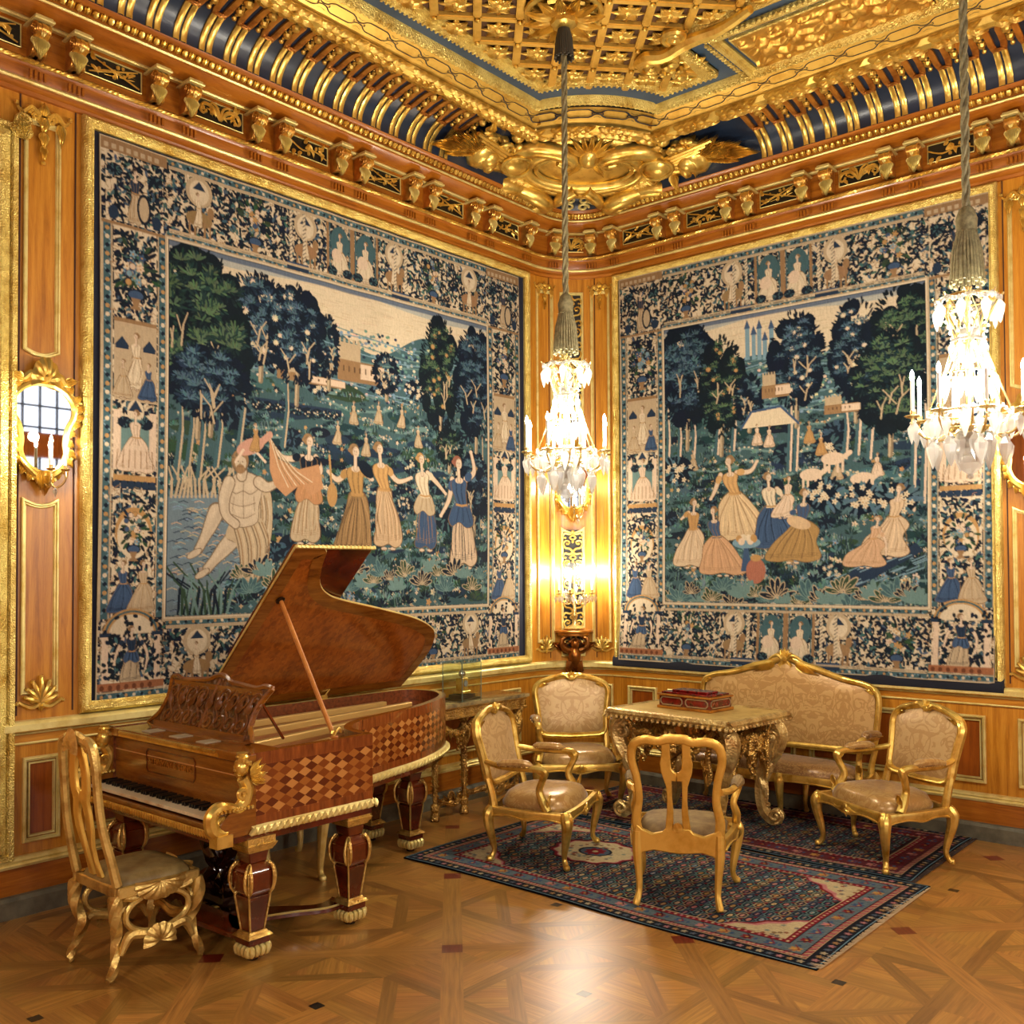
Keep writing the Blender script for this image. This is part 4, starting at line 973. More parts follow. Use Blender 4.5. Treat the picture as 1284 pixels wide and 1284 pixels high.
def niche(c, x, y, w, h, kind):
    if kind == 0:                                      # seated pair under canopy
        c.rect(x-w/2, y, x+w/2, y+h, CR2)
        for e in (-1, 1): c.poly([(x+e*w*.32-.05, y+h*.3), (x+e*w*.32+.05, y+h*.3), (x+e*w*.32, y+h*.18)], NV2); c.rect(x+e*w*.32-.045, y+h*.3, x+e*w*.32+.045, y+h*.34, NV2)
        person(c, x, y+h*.15, x, y+h*.85, CRM, TAN, wide=.16)
        for e in (-1, 1): person(c, x+e*w*.3, y+h*.5, x+e*w*.3, y+h*.98, BLU if e > 0 else CR2, NVY if e > 0 else TAN, wide=.28)
    elif kind == 1:                                    # lady in arbour
        for e in (-1, 1): c.rect(x+e*w*.46-.012, y, x+e*w*.46+.012, y+h, TAN); c.rect(x+e*w*.38-.006, y, x+e*w*.38+.006, y+h, TEA)
        c.ell(x, y+h*.35, w*.36, h*.3, TEA); person(c, x, y+h*.22, x, y+h*.98, CRM, TAN, wide=.32); c.ell(x-.03, y+h*.6, w*.2, h*.13, SKN)
        bush(c, x-w*.3, y+h*.9, .05); bush(c, x+w*.3, y+h*.9, .05)
    else:                                              # rider under a baldachin
        c.ell(x, y+h*.25, w*.3, h*.25, CR2); c.ell(x, y+h*.26, w*.22, h*.2, CRM); c.poly([(x-.05, y+h*.22), (x+.05, y+h*.22), (x, y+h*.08)], NV2)
        c.ell(x, y+h*.7, w*.3, h*.13, c.jit(TAN)); c.ell(x+w*.26, y+h*.55, w*.08, h*.1, TAN)
        for e in (-.22, -.1, .12, .24): c.line([(x+w*e, y+h*.75), (x+w*e, y+h*.98)], .016, TAN)
        person(c, x-.01, y+h*.3, x, y+h*.85, CRM, TAN, wide=.14)
def make_border(c, L, T, Rr_, Bt):                      # inner rectangle
    w, h = c.w, c.h
    border_field(c, 0, 0, w, h)
    # top and bottom friezes
    for y0, y1 in ((0, T), (Bt, h)):
        g = .055; guard(c, L if y0 == 0 else L, y0+.01, Rr_, y0+.01+g); guard(c, L, y1-.055, Rr_, y1-.005)
        x = L+.22; k = 0; ys = y0+.07; hh = y1-y0-.14; W_ = Rr_-L; n = 7 if W_ > 2.7 else 5
        for k in range(n):
            xc = L+W_*(k+.5)/n
            if n//2 == k: niche(c, xc-.12, ys, .26, hh, 1); niche(c, xc+.14, ys, .26, hh, 1)
            elif k % 2 == (1 if n == 7 else 0): vase(c, xc, ys+hh*.42, 1.05)
            else: niche(c, xc, ys, .34, hh, 2)
        for e in (-.36, .36):
            xx = L+W_*(.5+e*.46)
            for q in (-.06, .06): c.rect(xx+q-.012, ys, xx+q+.012, y1-.07, CRM); [c.line([(xx+q-.012, ys+.03*j+.02), (xx+q+.012, ys+.03*j)], .006, NVY) for j in range(int(hh/.03))]
            c.rect(xx-.1, y1-.09, xx+.1, y1-.03, NV2); c.rect(xx-.09, y1-.085, xx+.09, y1-.065, BLU)
        c.rect(L, y0+.065, Rr_, y0+.08, CR2); c.rect(L, y1-.075, Rr_, y1-.06, CR2)
    for x0, x1 in ((0, L), (Rr_, w)):
        g = .07; xc = (x0+x1)/2
        guard(c, x0+.012, T+.0, x0+.012+g, Bt-.0); guard(c, x1-.012-g, T, x1-.012, Bt)
        a, b = x0+.09, x1-.09; W_ = b-a
        c.rect(x0, T-.02, x1, T, TAN)
        y = T; HH = Bt-T
        border_field(c, a, y, b, y+HH*.24); vase(c, xc, y+HH*.10, 1.15)
        c.rect(a, y+HH*.235, b, y+HH*.245, TAN)
        niche(c, xc, y+HH*.245, W_, HH*.20, 0); c.ell(xc, y+HH*.47, W_*.2, HH*.03, CRM); c.poly([(xc-.05, y+HH*.47), (xc+.05, y+HH*.47), (xc, y+HH*.44)], NV2)
        c.rect(a, y+HH*.49, b, y+HH*.62, TE2)
        for e in (-1, 1): c.rect(xc+e*W_*.42-.025, y+HH*.47, xc+e*W_*.42+.025, y+HH*.62, SKN)
        bush(c, xc-W_*.25, y+HH*.5, .05); bush(c, xc+W_*.25, y+HH*.5, .05); person(c, xc, y+HH*.475, xc, y+HH*.63, SKN, TAN, wide=.34); c.ell(xc, y+HH*.59, W_*.3, HH*.035, SKN)
        for j in range(7): c.line([(xc-.12+.04*j, y+HH*.57), (xc-.13+.043*j, y+HH*.615)], .006, TAN)
        c.rect(a, y+HH*.635, b, y+HH*.65, OCH)
        for j in range(6): c.ell(a+W_*(j+.5)/6, y+HH*.66, W_/12, .03, NV2)
        border_field(c, a, y+HH*.67, b, y+HH); c.ell(xc, y+HH*.78, .13, .16, OCH); c.ell(xc, y+HH*.79, .115, .145, CRM); vase(c, xc, y+HH*.77, .9)
        for e in (-1, 1): person(c, xc+e*W_*.24, y+HH*.86, xc+e*W_*.24, y+HH*.99, (BLU if e < 0 else CR2), (NVY if e < 0 else TAN), wide=.3)
        # corner blocks
        border_field(c, x0+.04, .1, x1-.04, T-.03); c.rect(x0+.01, .012, x1-.01, .085, TAN); [c.rect(x0+.03+.05*j, .04, x0+.06+.05*j, .07, CR2) for j in range(int((x1-x0-.06)/.05))]
        person(c, xc+.0, .18, xc-.01, T-.03, CR2, TAN, bodice=NV2, wide=.13, hair=NVY); c.ell(xc+.06, T-.15, .05, .1, NVY); c.ell(xc+.06, T-.15, .035, .08, CR2)
        for e in (-1, 1): bush(c, xc+e*.14, .2, .055, n=26); c.ell(xc+e*.15, T-.08, .035, .045, NV2)
        yb = Bt; border_field(c, x0+.03, yb+.02, x1-.03, h-.12)
        for rr, col in ((.20, OCH), (.185, TEA), (.17, OCH), (.155, CRM)): c.poly([(xc+rr*cos(t), yb+.10-rr*sin(t)*.8) for t in np.linspace(0, PI, 16)], col)
        for e in (-1, 1): c.rect(xc+e*.18-.02, yb+.10, xc+e*.18+.02, h-.12, SKN); c.rect(xc+e*.18-.04, yb+.09, xc+e*.18+.04, yb+.115, NV2)
        for k in range(60): c.ell(c.u(x0+.04, x1-.04), c.u(yb-.02, h-.14), .018, .012, c.jit(NVY, .3), c.u(0, 6))
        person(c, xc, yb+.07, xc-.01, h-.10, BLU, NVY, bodice=NV2, skirt=CR2, wide=.20, arms=[[(-.06, 0), (-.1, .08), (-.12, .16)], [(.06, 0), (.11, .1), (.1, .2)]])
        c.rect(x0+.01, h-.12, x1-.01, h-.07, srgb(160, 96, 48)); [c.ell(x0+.04+.055*j, h-.092, .015, .018, srgb(110, 58, 26)) for j in range(int((x1-x0-.05)/.055))]
        guard(c, x0+.01, h-.065, x1-.01, h-.01)
    for q in ((0, 0, w, .012), (0, h-.012, w, h), (0, 0, .012, h), (w-.012, 0, w, h)): c.rect(*q, CR2)
def framed(c, L, T, Rr_, Bt):
    for d, col in ((.028, CR2), (.016, CRM), (.004, NVY)):
        for q in ((L-d, T-d, Rr_+d, T), (L-d, Bt, Rr_+d, Bt+d), (L-d, T-d, L, Bt+d), (Rr_, T-d, Rr_+d, Bt+d)): c.rect(*q, col)
def landscape(c, L, T, Rr_, Bt, hill):
    c.clip = (L, T, Rr_, Bt)
    c.rect(L, T, Rr_, Bt, CRM)
    for k in range(int((Rr_-L)*150)):
        x = c.u(L, Rr_); y = c.u(T, T+.55); c.line([(x, y), (x+c.u(.03, .16), y)], .004, c.jit(CR2, .15), .5)
    c.poly([(L, T), (Rr_, T), (Rr_, T+.05)]+[(L+(Rr_-L)*(1-t), T+.05+.03*sin(t*9)) for t in np.linspace(0, 1, 20)], LBL, .5); c.rect(L, T, Rr_, T+.035, BLU, .8)
    c.poly([(L, hill)]+[(L+(Rr_-L)*t, hill-.07*sin(t*19)-.10*sin(t*7+1)) for t in np.linspace(0, 1, 60)]+[(Rr_, Bt), (L, Bt)], TEA)
    for k in range(int((Rr_-L)*330)):
        x, y = c.u(L, Rr_), hill+c.u(-.02, .55); c.ell(x, y, .016, .012, c.jit((NV2, LBL, CRM, TE2)[c.r.randint(4)], .2))
    for k in range(13):
        y = hill+.03+.045*k; ph = c.u(0, 6); c.line([(L+(Rr_-L)*t, y+.03*sin(t*11+ph)) for t in np.linspace(0, 1, 30)], .009, LBL if k % 2 else TE2)
    y0 = hill+.5
    c.poly([(L, y0)]+[(L+(Rr_-L)*t, y0+.05*sin(t*13)) for t in np.linspace(0, 1, 30)]+[(Rr_, Bt), (L, Bt)], srgb(58, 88, 90))
    for k in range(int((Rr_-L)*34)):
        x, y = c.u(L, Rr_), c.u(y0, Bt); col = (NVY, NV2, GRN, TEA, srgb(26, 56, 60))[c.r.randint(5)]; c.ell(x, y, c.u(.1, .26), c.u(.03, .07), c.jit(col), c.u(-.2, .2))
    for k in range(15):
        y = y0+(Bt-y0)*k/15; x = c.u(L, Rr_-.6); ph = c.u(0, 6); P = [(x+t*c.u(.6, .9), y+.035*sin(t*6+ph)) for t in np.linspace(0, 1, 14)]; c.line(P, .02, TE2)
        for p in P: c.ell(p[0], p[1]-.012, .010, .007, CRM)
    n = int((Rr_-L)*(Bt-y0)*330); ys = sorted(c.u(y0, Bt) for _ in range(n))
    for y in ys:
        x = c.u(L, Rr_); s_ = .028+.045*(y-y0)/(Bt-y0); u_ = c.u()
        if u_ < .62:
            dk = c.u() < .6; col = ((NVY, srgb(22, 42, 50), srgb(30, 54, 52)) if dk else (TE2, srgb(72, 112, 108), GRN, LBL))[c.r.randint(3)]
            for i in range(7): t = -PI/2+(i-3)*.42+c.u(-.15, .15); L_ = s_*c.u(.5, .8); c.ell(x+cos(t)*L_, y+sin(t)*L_, s_*.40, s_*.12, c.jit(col, .25), t)
        elif u_ < .8:
            for i in range(5): flower(c, x+c.u(-s_, s_), y+c.u(-s_, s_)*.6, s_*.22, c.jit((CRM, LBL, TE2, CR2)[c.r.randint(4)], .1), 4)
        elif u_ < .9: c.line([(x, y+s_), (x, y-s_*.3)], .005, TE2); flower(c, x, y-s_*.3, s_*.4, c.jit((CRM, OCH, LBL)[c.r.randint(3)], .1))
        else:
            for i in range(6): c.line([(x+i*.01, y), (x+i*.01+c.u(-.02, .02), y-s_*1.1)], .006, c.jit((TE2, GRN, NV2)[i % 3]), 1, .7)
    for k in range(int((Rr_-L)*5)):
        x, y = c.u(L, Rr_), c.u(y0+.05, Bt-.2); bush(c, x, y, c.u(.07, .15), NVY, (srgb(52, 82, 96), TEA)[k % 2], 34, CRM if k % 3 == 0 else None)
def clothmesh(name, c, mat, mp, bulge=0, wave=.0, parent=None, thick=.01, grain=.07, fn=None):
    a = c.down(grain); H, W_ = a.shape[:2]; X = np.linspace(0, c.w, W_); Y = np.linspace(0, c.h, H)
    gx, gy = np.meshgrid(X, Y); out = (fn(gx/c.w, gy/c.h) if fn else np.zeros_like(gx))
    co = mp(gx, gy, out).reshape(-1, 3); n = len(co)
    i = np.arange(H-1)[:, None]*W_+np.arange(W_-1)[None, :]; fs = np.stack([i, i+1, i+1+W_, i+W_], -1).reshape(-1, 4)
    # skirt: thin edge back towards the wall / floor so the cloth has thickness
    rim = np.concatenate([np.arange(W_), np.arange(1, H)*W_+W_-1, (H-1)*W_+np.arange(W_-2, -1, -1), np.arange(H-2, 0, -1)*W_])
    co2 = mp(gx, gy, out-thick).reshape(-1, 3)[rim]; k = len(rim); j = np.arange(k); sk = np.stack([rim, rim[(j+1) % k], n+(j+1) % k, n+j], -1)
    co = np.concatenate([co, co2]); fs = np.concatenate([fs, sk])
    me = bpy.data.meshes.new(name); me.vertices.add(len(co)); me.vertices.foreach_set('co', co.astype('f').ravel())
    me.loops.add(fs.size); me.loops.foreach_set('vertex_index', fs.ravel().astype('i')); me.polygons.add(len(fs)); me.polygons.foreach_set('loop_start', (np.arange(len(fs))*4).astype('i'))
    me.polygons.foreach_set('use_smooth', np.ones(len(fs), bool)); me.update(calc_edges=True)
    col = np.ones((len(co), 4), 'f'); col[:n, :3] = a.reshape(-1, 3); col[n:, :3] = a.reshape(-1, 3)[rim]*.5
    at = me.color_attributes.new('weave', 'FLOAT_COLOR', 'POINT'); at.data.foreach_set('color', col.ravel()); me.materials.append(mat)
    o = bpy.data.objects.new(name, me); COL.objects.link(o); o.parent = parent; return o
def weave_mat(name, rough=.85, sc=420, st=.25, dist=.002, stretch=(1, 1, 1)):
    m, nt, b = new_mat(name); v = nd(nt, 'ShaderNodeVertexColor', layer_name='weave'); nt.links.new(v.outputs['Color'], b.inputs['Base Color'])
    b.inputs['Roughness'].default_value = rough; b.inputs['Specular IOR Level'].default_value = .15; bumpn(nt, b, noise(nt, coords(nt, stretch), sc, 2), st, dist); return m
WOOL = weave_mat('tapestry_wool'); LINING = plain('navy_lining', lin(16, 18, 30), .9)
# ---------------- left tapestry
X0, Z1, TW, TH = -4.87, 4.765, 4.08, 3.585
c = Cloth(TW, TH, .0057, 3)
P = lambda px, py: (on_left(px, py)[0]-X0, Z1-on_left(px, py)[1])
(L_, T_), (R_, B_) = (.478, .555), (3.615, 3.06)
make_border(c, L_, T_, R_, B_); landscape(c, L_, T_, R_, B_, P(500, 440)[1]-.08)
def TR(px, py, w, h, *a, **k): x, y = P(px, py); tree(c, x, y, w, h, *a, **k)
DG, MG, LG = srgb(14, 26, 34), srgb(30, 56, 52), srgb(82, 108, 72); DB, MB_, LB_ = srgb(14, 25, 40), srgb(32, 56, 76), srgb(74, 106, 118)
for px, py in ((345, 455), (395, 480), (470, 480), (520, 490), (560, 500)): x, y = P(px, py); bush(c, x, y, .13, DB, LB_, 40, CRM)
def castle(px, py, w, h):
    x, y = P(px, py); c.rect(x-w/2, y-h, x+w/2, y, CR2); c.rect(x-w*.55, y-h*.55, x+w*1.5, y, TAN); c.rect(x+w*.5, y-h*.5, x+w*1.6, y-h*.1, SKN)
    for k in range(5): c.rect(x-w/2+w*k/4.6, y-h*1.1, x-w/2+w*k/4.6+w*.1, y-h, CR2)
    for k in range(6): c.rect(x-w*.3+w*.25*k, y-h*.4, x-w*.24+w*.25*k, y-h*.25, BRN)
castle(435, 478, .22, .3); castle(366, 478, .3, .12)
x, y = P(372, 515); c.rect(x-.4, y-.05, x+.4, y, NV2); [bush(c, x-.38+.09*k, y, .05, NVY, TEA, 14, CRM) for k in range(9)]
for px, py, q in ((222, 600, .5), (236, 590, .45), (250, 600, .5), (272, 585, .4), (300, 560, .4), (585, 690, .5), (600, 660, .6), (355, 560, .4)):
    x, y = P(px, py); q *= 1.35; c.line([(x-.03, y), (x+.01, y-q*.5), (x, y-q)], .045, TEA, 1, .4); c.line([(x-.015, y), (x+.02, y-q*.5), (x+.01, y-q)], .015, CR2, 1, .4)
TR(322, 400, .62, .62, DB, MB_, LB_, flowers=CRM, clumps=30); TR(368, 420, .50, .72, DB, MB_, LB_, flowers=CRM, clumps=26)
TR(244, 410, .82, 1.05, DG, MG, LG, clumps=44); TR(260, 480, .6, .5, DB, MB_, LB_, clumps=24)
TR(408, 435, .2, .45, DB, MB_, LB_, flowers=CRM, clumps=10)
TR(548, 470, .46, .95, DG, MG, LG, flowers=OCH, clumps=30); TR(592, 480, .52, .95, DB, MB_, LB_, clumps=34); TR(560, 560, .3, .3, DG, MG, LG, clumps=12)
TR(590, 610, .4, .6, DB, MB_, LB_, clumps=20); TR(480, 468, .26, .3, DB, MB_, LB_, flowers=CRM, clumps=9)
for px, py in ((470, 520), (500, 525), (420, 545), (455, 560), (520, 550), (440, 520)):
    x, y = P(px, py); person(c, x, y-.1, x, y+.08, CR2, TAN, wide=.25)
# pond
pond = [P(*q) for q in ((207, 622), (300, 618), (330, 640), (300, 700), (280, 730), (262, 768), (207, 770))]; c.poly(pond, srgb(104, 122, 128))
for k in range(330):
    x, y = c.u(L_, L_+.85), c.u(P(250, 622)[1], B_); 
    if x < L_+.75-(y-P(250, 622)[1])*.35: c.line([(x, y), (x+.035, y-.012), (x+.07, y)], .006, c.jit((NV2, CR2, LBL)[c.r.randint(3)]))
for px in range(212, 300, 5):
    x, y = P(px, 622); c.line([(x, y), (x+c.u(-.03, .03), y-.12), (x+c.u(-.08, .08), y-.2)], .018, CR2, 1, .7)
for k in range(26):
    x, y = P(222+k*2.4, 768); c.line([(x, y), (x+c.u(-.05, .05), y-.16), (x+c.u(-.16, .16), y-c.u(.2, .36))], .02, (NVY, TE2, GRN)[k % 3], 1, .7)
# seated bather
sk, so = srgb(196, 172, 136), srgb(120, 96, 66)
hx, hy = P(297, 578)
def limb(pts, w0, w1, col=sk, shade=True):
    P_ = cr2([P(*p) for p in pts], 7, False); n = len(P_)
    for g, cc in ((.008, so), (0, col)):
        for i, (x, y) in enumerate(P_): t = i/(n-1); w = w0+(w1-w0)*t; w *= 1+.10*math.sin(t*PI*2); c.ell(x, y, w+g, w+g, cc)
    if shade:
        for i, (x, y) in enumerate(P_): t = i/(n-1); w = w0+(w1-w0)*t; c.ell(x+w*.45, y+w*.15, w*.4, w*.4, tuple(v*.86 for v in col), 0, .35); c.ell(x-w*.3, y-w*.2, w*.3, w*.3, tuple(min(1, v*1.12) for v in col), 0, .35)
def foot(px, py, a): x, y = P(px, py); c.ell(x, y, .065, .026, so, a); c.ell(x, y, .058, .021, sk, a)
robe = cr2([P(*q) for q in ((318, 606), (334, 614), (338, 650), (334, 685), (322, 706), (306, 700), (312, 660))]); c.poly(robe, so); c.poly([(a*.98+P(322, 655)[0]*.02, b*.985+P(322, 655)[1]*.015) for a, b in robe], CR2)
for k in range(6): c.line(cr2([P(319+k*2.5, 612+k*3), P(323+k*2.2, 650), P(314+k*2.5, 695)], 4, False), .008, (so, TAN, sk)[k % 3])
limb(((306, 652), (288, 640), (268, 641)), .075, .06); limb(((268, 641), (258, 664), (246, 688)), .055, .028); foot(241, 693, -.5)
limb(((312, 660), (300, 664), (288, 676)), .08, .06); limb(((288, 676), (272, 694), (257, 712)), .055, .03); foot(251, 718, -.5)
skirt_ = cr2([P(*q) for q in ((288, 652), (304, 646), (322, 648), (332, 672), (328, 706), (318, 728), (304, 724), (298, 700), (292, 680), (280, 672))]); c.poly([(a+.008, b+.008) for a, b in skirt_], so); c.poly(skirt_, CR2)
for k in range(11): c.line(cr2([P(288+k*3.6, 654), P(290+k*3.8+6, 684), P(300+k*2.6, 722)], 4, False), .009, (so, TAN, tuple(min(1, v*1.2) for v in CR2))[k % 3])
tr_ = cr2([P(*q) for q in ((287, 600), (296, 592), (306, 592), (318, 598), (324, 612), (320, 634), (318, 654), (300, 660), (286, 654), (282, 630), (281, 612))]); c.poly([(a+(a-P(302, 625)[0])*.04, b+(b-P(302, 625)[1])*.03) for a, b in tr_], so); c.poly(tr_, sk)
for q, w in ((((284, 612), (292, 618), (301, 615), (310, 619), (319, 613)), .007), (((286, 630), (300, 634), (316, 630)), .006), (((288, 644), (302, 649), (316, 643)), .006), (((302, 598), (301, 620), (302, 648)), .006), (((290, 622), (288, 640)), .005), (((314, 622), (315, 640)), .005)): c.line(cr2([P(*p) for p in q], 4, False), w, so, .75)
for q, r_ in (((292, 610), .05), ((311, 610), .05), ((296, 638), .035), ((309, 638), .035)): x, y = P(*q); c.ell(x, y, r_, r_*.7, tuple(min(1, v*1.1) for v in sk), 0, .5)
limb(((284, 604), (278, 624), (280, 644), (292, 656)), .042, .03); limb(((320, 604), (331, 610), (347, 603)), .04, .024)
limb(((300, 590), (299, 596)), .032, .036)
c.ell(hx, hy, .068, .085, so); c.ell(hx+.004, hy-.012, .064, .072, TAN); c.ell(hx+.006, hy+.008, .044, .058, sk); c.ell(hx+.004, hy+.052, .036, .034, TAN)
for k in range(8): c.ell(hx-.05+.014*k, hy-.06+.012*abs(k-4)*.6, .016, .014, (so, TAN)[k % 2])
for e in (-.014, .022): c.ell(hx+e, hy, .006, .004, BRN)
c.line([(hx+.004, hy+.004), (hx+.0, hy+.022)], .005, so); c.line([(hx-.01, hy+.034), (hx+.02, hy+.034)], .005, BRN)
def lady(px, py, qx, qy, *a, **k):
    (hx, hy), (fx, fy) = P(px, py), P(qx, qy); k['arms'] = [[(P(*p)[0]-(hx+(fx-hx)*.16), P(*p)[1]-(hy+(fy-hy)*.16)) for p in arm] for arm in k.get('arms', ())]; person(c, hx, hy, fx, fy, *a, **k)
lady(384, 552, 382, 682, srgb(186, 128, 72), TAN, bodice=NVY, skirt=CR2, wide=.17, arms=[[(376, 572), (350, 572), (330, 545)], [(392, 572), (398, 590), (385, 600)]])
c.poly([P(*q) for q in ((333, 548), (345, 575), (372, 588), (396, 582), (402, 612), (385, 622), (376, 605), (355, 622), (340, 608), (334, 590))], srgb(190, 134, 80))
for k in range(7): c.line([P(335+k*1.5, 552+k*2), P(345+k*4, 585+k), P(358+k*5, 610-k)], .007, TAN if k % 2 else CRM)
lady(442, 565, 444, 700, srgb(160, 122, 68), BRN, bodice=srgb(178, 132, 60), wide=.22, arms=[[(432, 590), (420, 600), (408, 590)], [(450, 588), (462, 600)]]); x, y = P(455, 588); c.ell(x, y, .09, .05, NVY, .7)
lady(471, 562, 484, 688, srgb(202, 166, 118), TAN, bodice=srgb(196, 146, 72), wide=.19, arms=[[(480, 585), (495, 602), (512, 598)]])
lady(524, 575, 534, 690, CR2, TAN, bodice=CRM, skirt=BLU, wide=.16, arms=[[(532, 592), (545, 605), (556, 618)]], hair=OCH)
lady(571, 580, 578, 712, BLU, NVY, bodice=BLU, skirt=srgb(206, 174, 134), wide=.17, arms=[[(564, 600), (560, 625), (550, 645)], [(580, 600), (590, 590), (586, 566)]], hair=srgb(150, 86, 60))
x, y = P(413, 620); c.ell(x, y, .05, .09, OCH); c.line([(x, y), (x-.03, y-.3)], .02, OCH); x, y = P(316, 560); c.ell(x-.04, y, .12, .055, srgb(196, 140, 110), -.4); c.line([(x, y), (x+.12, y-.1)], .05, srgb(196, 140, 110)); c.line([(x, y+.03), (x+.08, y+.1)], .02, SKN); c.line([(x-.1, y+.03), (x-.16, y+.12)], .02, SKN); person(c, x, y-.16, x, y+.04, OCH, TAN, wide=.2)
for k in range(30):
    x, y = P(300+k*10.3, 720+8*sin(k*2.1)); herb(c, x, y+c.u(0, .1), c.u(.09, .15), (GRN, TEA, NVY, TE2)[k % 4], TE2 if k % 2 else CR2)
c.clip = None; framed(c, L_, T_, R_, B_)
def foldsL(u, v): return .022+.008*np.sin(u*21+v*3)*np.clip(v, 0, 1)+.004*np.sin(u*47)
c.a = (c.a*.84+c.a.mean(2, keepdims=True)*.16)*.88
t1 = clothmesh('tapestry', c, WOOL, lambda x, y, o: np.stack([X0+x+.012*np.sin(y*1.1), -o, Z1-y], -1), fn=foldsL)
tag(t1, 'large woven tapestry with dancing ladies by a pond, on the wall behind the piano', 'tapestry', 'wall tapestries')
# ---------------- right tapestry
Y0, Z1, TW, TH = .64, 4.785, 3.32, 3.64
c = Cloth(TW, TH, .0068, 9)
P = lambda px, py: (on_right(px, py)[0]-Y0, Z1-on_right(px, py)[1])
(L_, T_), (R_, B_) = (.50, .575), (2.84, 3.08)
make_border(c, L_, T_, R_, B_); landscape(c, L_, T_, R_, B_, P(930, 450)[1])
for px in (938, 946, 953, 960, 968): x, y = P(px, 445); c.rect(x-.02, y-.12-.05*(px % 3), x+.02, y+.05, LBL); c.poly([(x-.03, y-.12-.05*(px % 3)), (x+.03, y-.12-.05*(px % 3)), (x, y-.2-.05*(px % 3))], BLU)
for px, py, q in ((838, 600, .6), (852, 590, .5), (870, 580, .4), (900, 570, .4), (920, 565, .4), (990, 590, .7), (998, 590, .6), (1060, 575, .4), (1075, 570, .45), (1090, 575, .4), (1145, 640, 1.1), (1158, 630, .9)):
    x, y = P(px, py); q *= 1.2; c.line([(x, y), (x+.02, y-q*.5), (x, y-q)], .05, TEA, 1, .4); c.line([(x+.012, y), (x+.03, y-q*.5), (x+.01, y-q)], .018, SKN, 1, .4)
TR(862, 470, .62, .95, DB, MB_, LB_, clumps=36); TR(905, 485, .45, .85, DG, MG, LG, flowers=OCH, clumps=26); TR(998, 452, .48, .78, DB, MB_, LB_, flowers=CRM, clumps=28)
TR(1072, 440, .42, .8, DB, MB_, LB_, flowers=CRM, clumps=26); TR(1135, 405, .5, .6, DG, MG, LG, clumps=26); TR(1115, 480, .6, .8, DG, srgb(24, 50, 54), LG, clumps=34); TR(940, 500, .25, .4, DB, MB_, LB_, clumps=10)
x, y = P(963, 535); c.poly([(x-.25, y), (x-.15, y-.14), (x+.12, y-.16), (x+.28, y)], CRM); c.line([(x-.25, y), (x-.15, y-.14), (x+.12, y-.16), (x+.28, y)], .02, BLU)
castle(965, 500, .12, .2); castle(1045, 520, .14, .14)
for px, py in ((950, 548), (965, 550), (1015, 545), (1030, 560), (870, 580), (1050, 590), (1100, 585)): x, y = P(px, py); person(c, x, y-.1, x, y+.08, (CR2, OCH, SKN)[px % 3], TAN, wide=.28)
for px, py in ((1082, 600), (1018, 595), (1045, 575)): x, y = P(px, py); c.ell(x, y, .10, .05, SKN); c.line([(x+.08, y), (x+.14, y-.04)], .04, SKN); [c.line([(x+e, y), (x+e, y+.11)], .02, SKN) for e in (-.07, -.03, .04, .08)]
for px, py in ((850, 590), (1080, 625), (1035, 620), (1125, 625)): x, y = P(px, py); bush(c, x, y, .17, DB, LB_, 50, CRM)
stream = [P(*q) for q in ((1020, 765), (1040, 745), (1075, 710), (1130, 695), (1150, 680), (1160, 690), (1120, 712), (1080, 735), (1060, 765))]; c.poly(stream, NV2)
for k in range(60): x, y = P(c.u(1030, 1150), c.u(690, 760)); c.line([(x, y), (x+.1, y-.04)], .008, LBL) if abs((y-P(1090, 722)[1])+(x-P(1090, 722)[0])*.35) < .13 else None
lady(1128, 612, 1110, 700, srgb(208, 176, 132), TAN, wide=.34, hair=TAN); lady(1102, 650, 1085, 712, srgb(200, 156, 110), TAN, wide=.42, arms=[[(1105, 665), (1112, 680), (1112, 695)]])
lady(915, 578, 930, 680, srgb(208, 176, 124), TAN, bodice=srgb(198, 150, 80), wide=.36, arms=[[(925, 592), (942, 590), (950, 578)], [(905, 595), (898, 615), (893, 625)]])
lady(964, 598, 972, 690, BLU, NVY, bodice=CRM, wide=.34, arms=[[(975, 612), (985, 625)]]); lady(990, 600, 985, 650, SKN, TAN, bodice=SKN, wide=.3)
lady(1010, 618, 1000, 706, srgb(168, 128, 62), BRN, bodice=BLU, wide=.42, arms=[[(1000, 640), (985, 645)]]); x, y = P(1003, 655); c.ell(x, y, .11, .05, srgb(206, 170, 120), .3)
lady(872, 630, 868, 712, srgb(206, 176, 134), TAN, bodice=OCH, wide=.30, arms=[[(865, 642), (856, 650)]]); lady(896, 640, 906, 722, srgb(200, 150, 100), TAN, bodice=BLU, wide=.40)
x, y = P(938, 680); c.ell(x, y, .13, .05, LBL); [c.ell(x+.07*cos(k), y-.03+.02*sin(k*2), .03, .03, (OCH, SKN, CRM)[k % 3]) for k in range(7)]; c.poly([(x-.02, y+.05), (x+.02, y+.05), (x+.05, y+.25), (x-.05, y+.25)], BLU)
x, y = P(950, 715); c.ell(x, y, .09, .11, srgb(170, 100, 70)); c.ell(x, y-.11, .05, .03, OCH)
for k in range(24):
    x, y = P(842+k*13.5, 745+7*sin(k*2.3)); herb(c, x, y+c.u(0, .1), c.u(.10, .17), (GRN, TEA, NVY, TE2)[k % 4], TE2 if k % 2 else CR2)
c.clip = None; framed(c, L_, T_, R_, B_); c.a = (c.a*.84+c.a.mean(2, keepdims=True)*.16)*.88
def foldsR(u, v): return .03+.006*np.sin(u*23)*v+.035*np.clip((v-.9)/.1, 0, 1)**.7
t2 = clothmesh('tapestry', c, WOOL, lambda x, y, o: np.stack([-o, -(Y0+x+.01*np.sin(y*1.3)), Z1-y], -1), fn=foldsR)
tag(t2, 'large woven tapestry of ladies feasting in a wood, hanging above the settee', 'tapestry', 'wall tapestries')
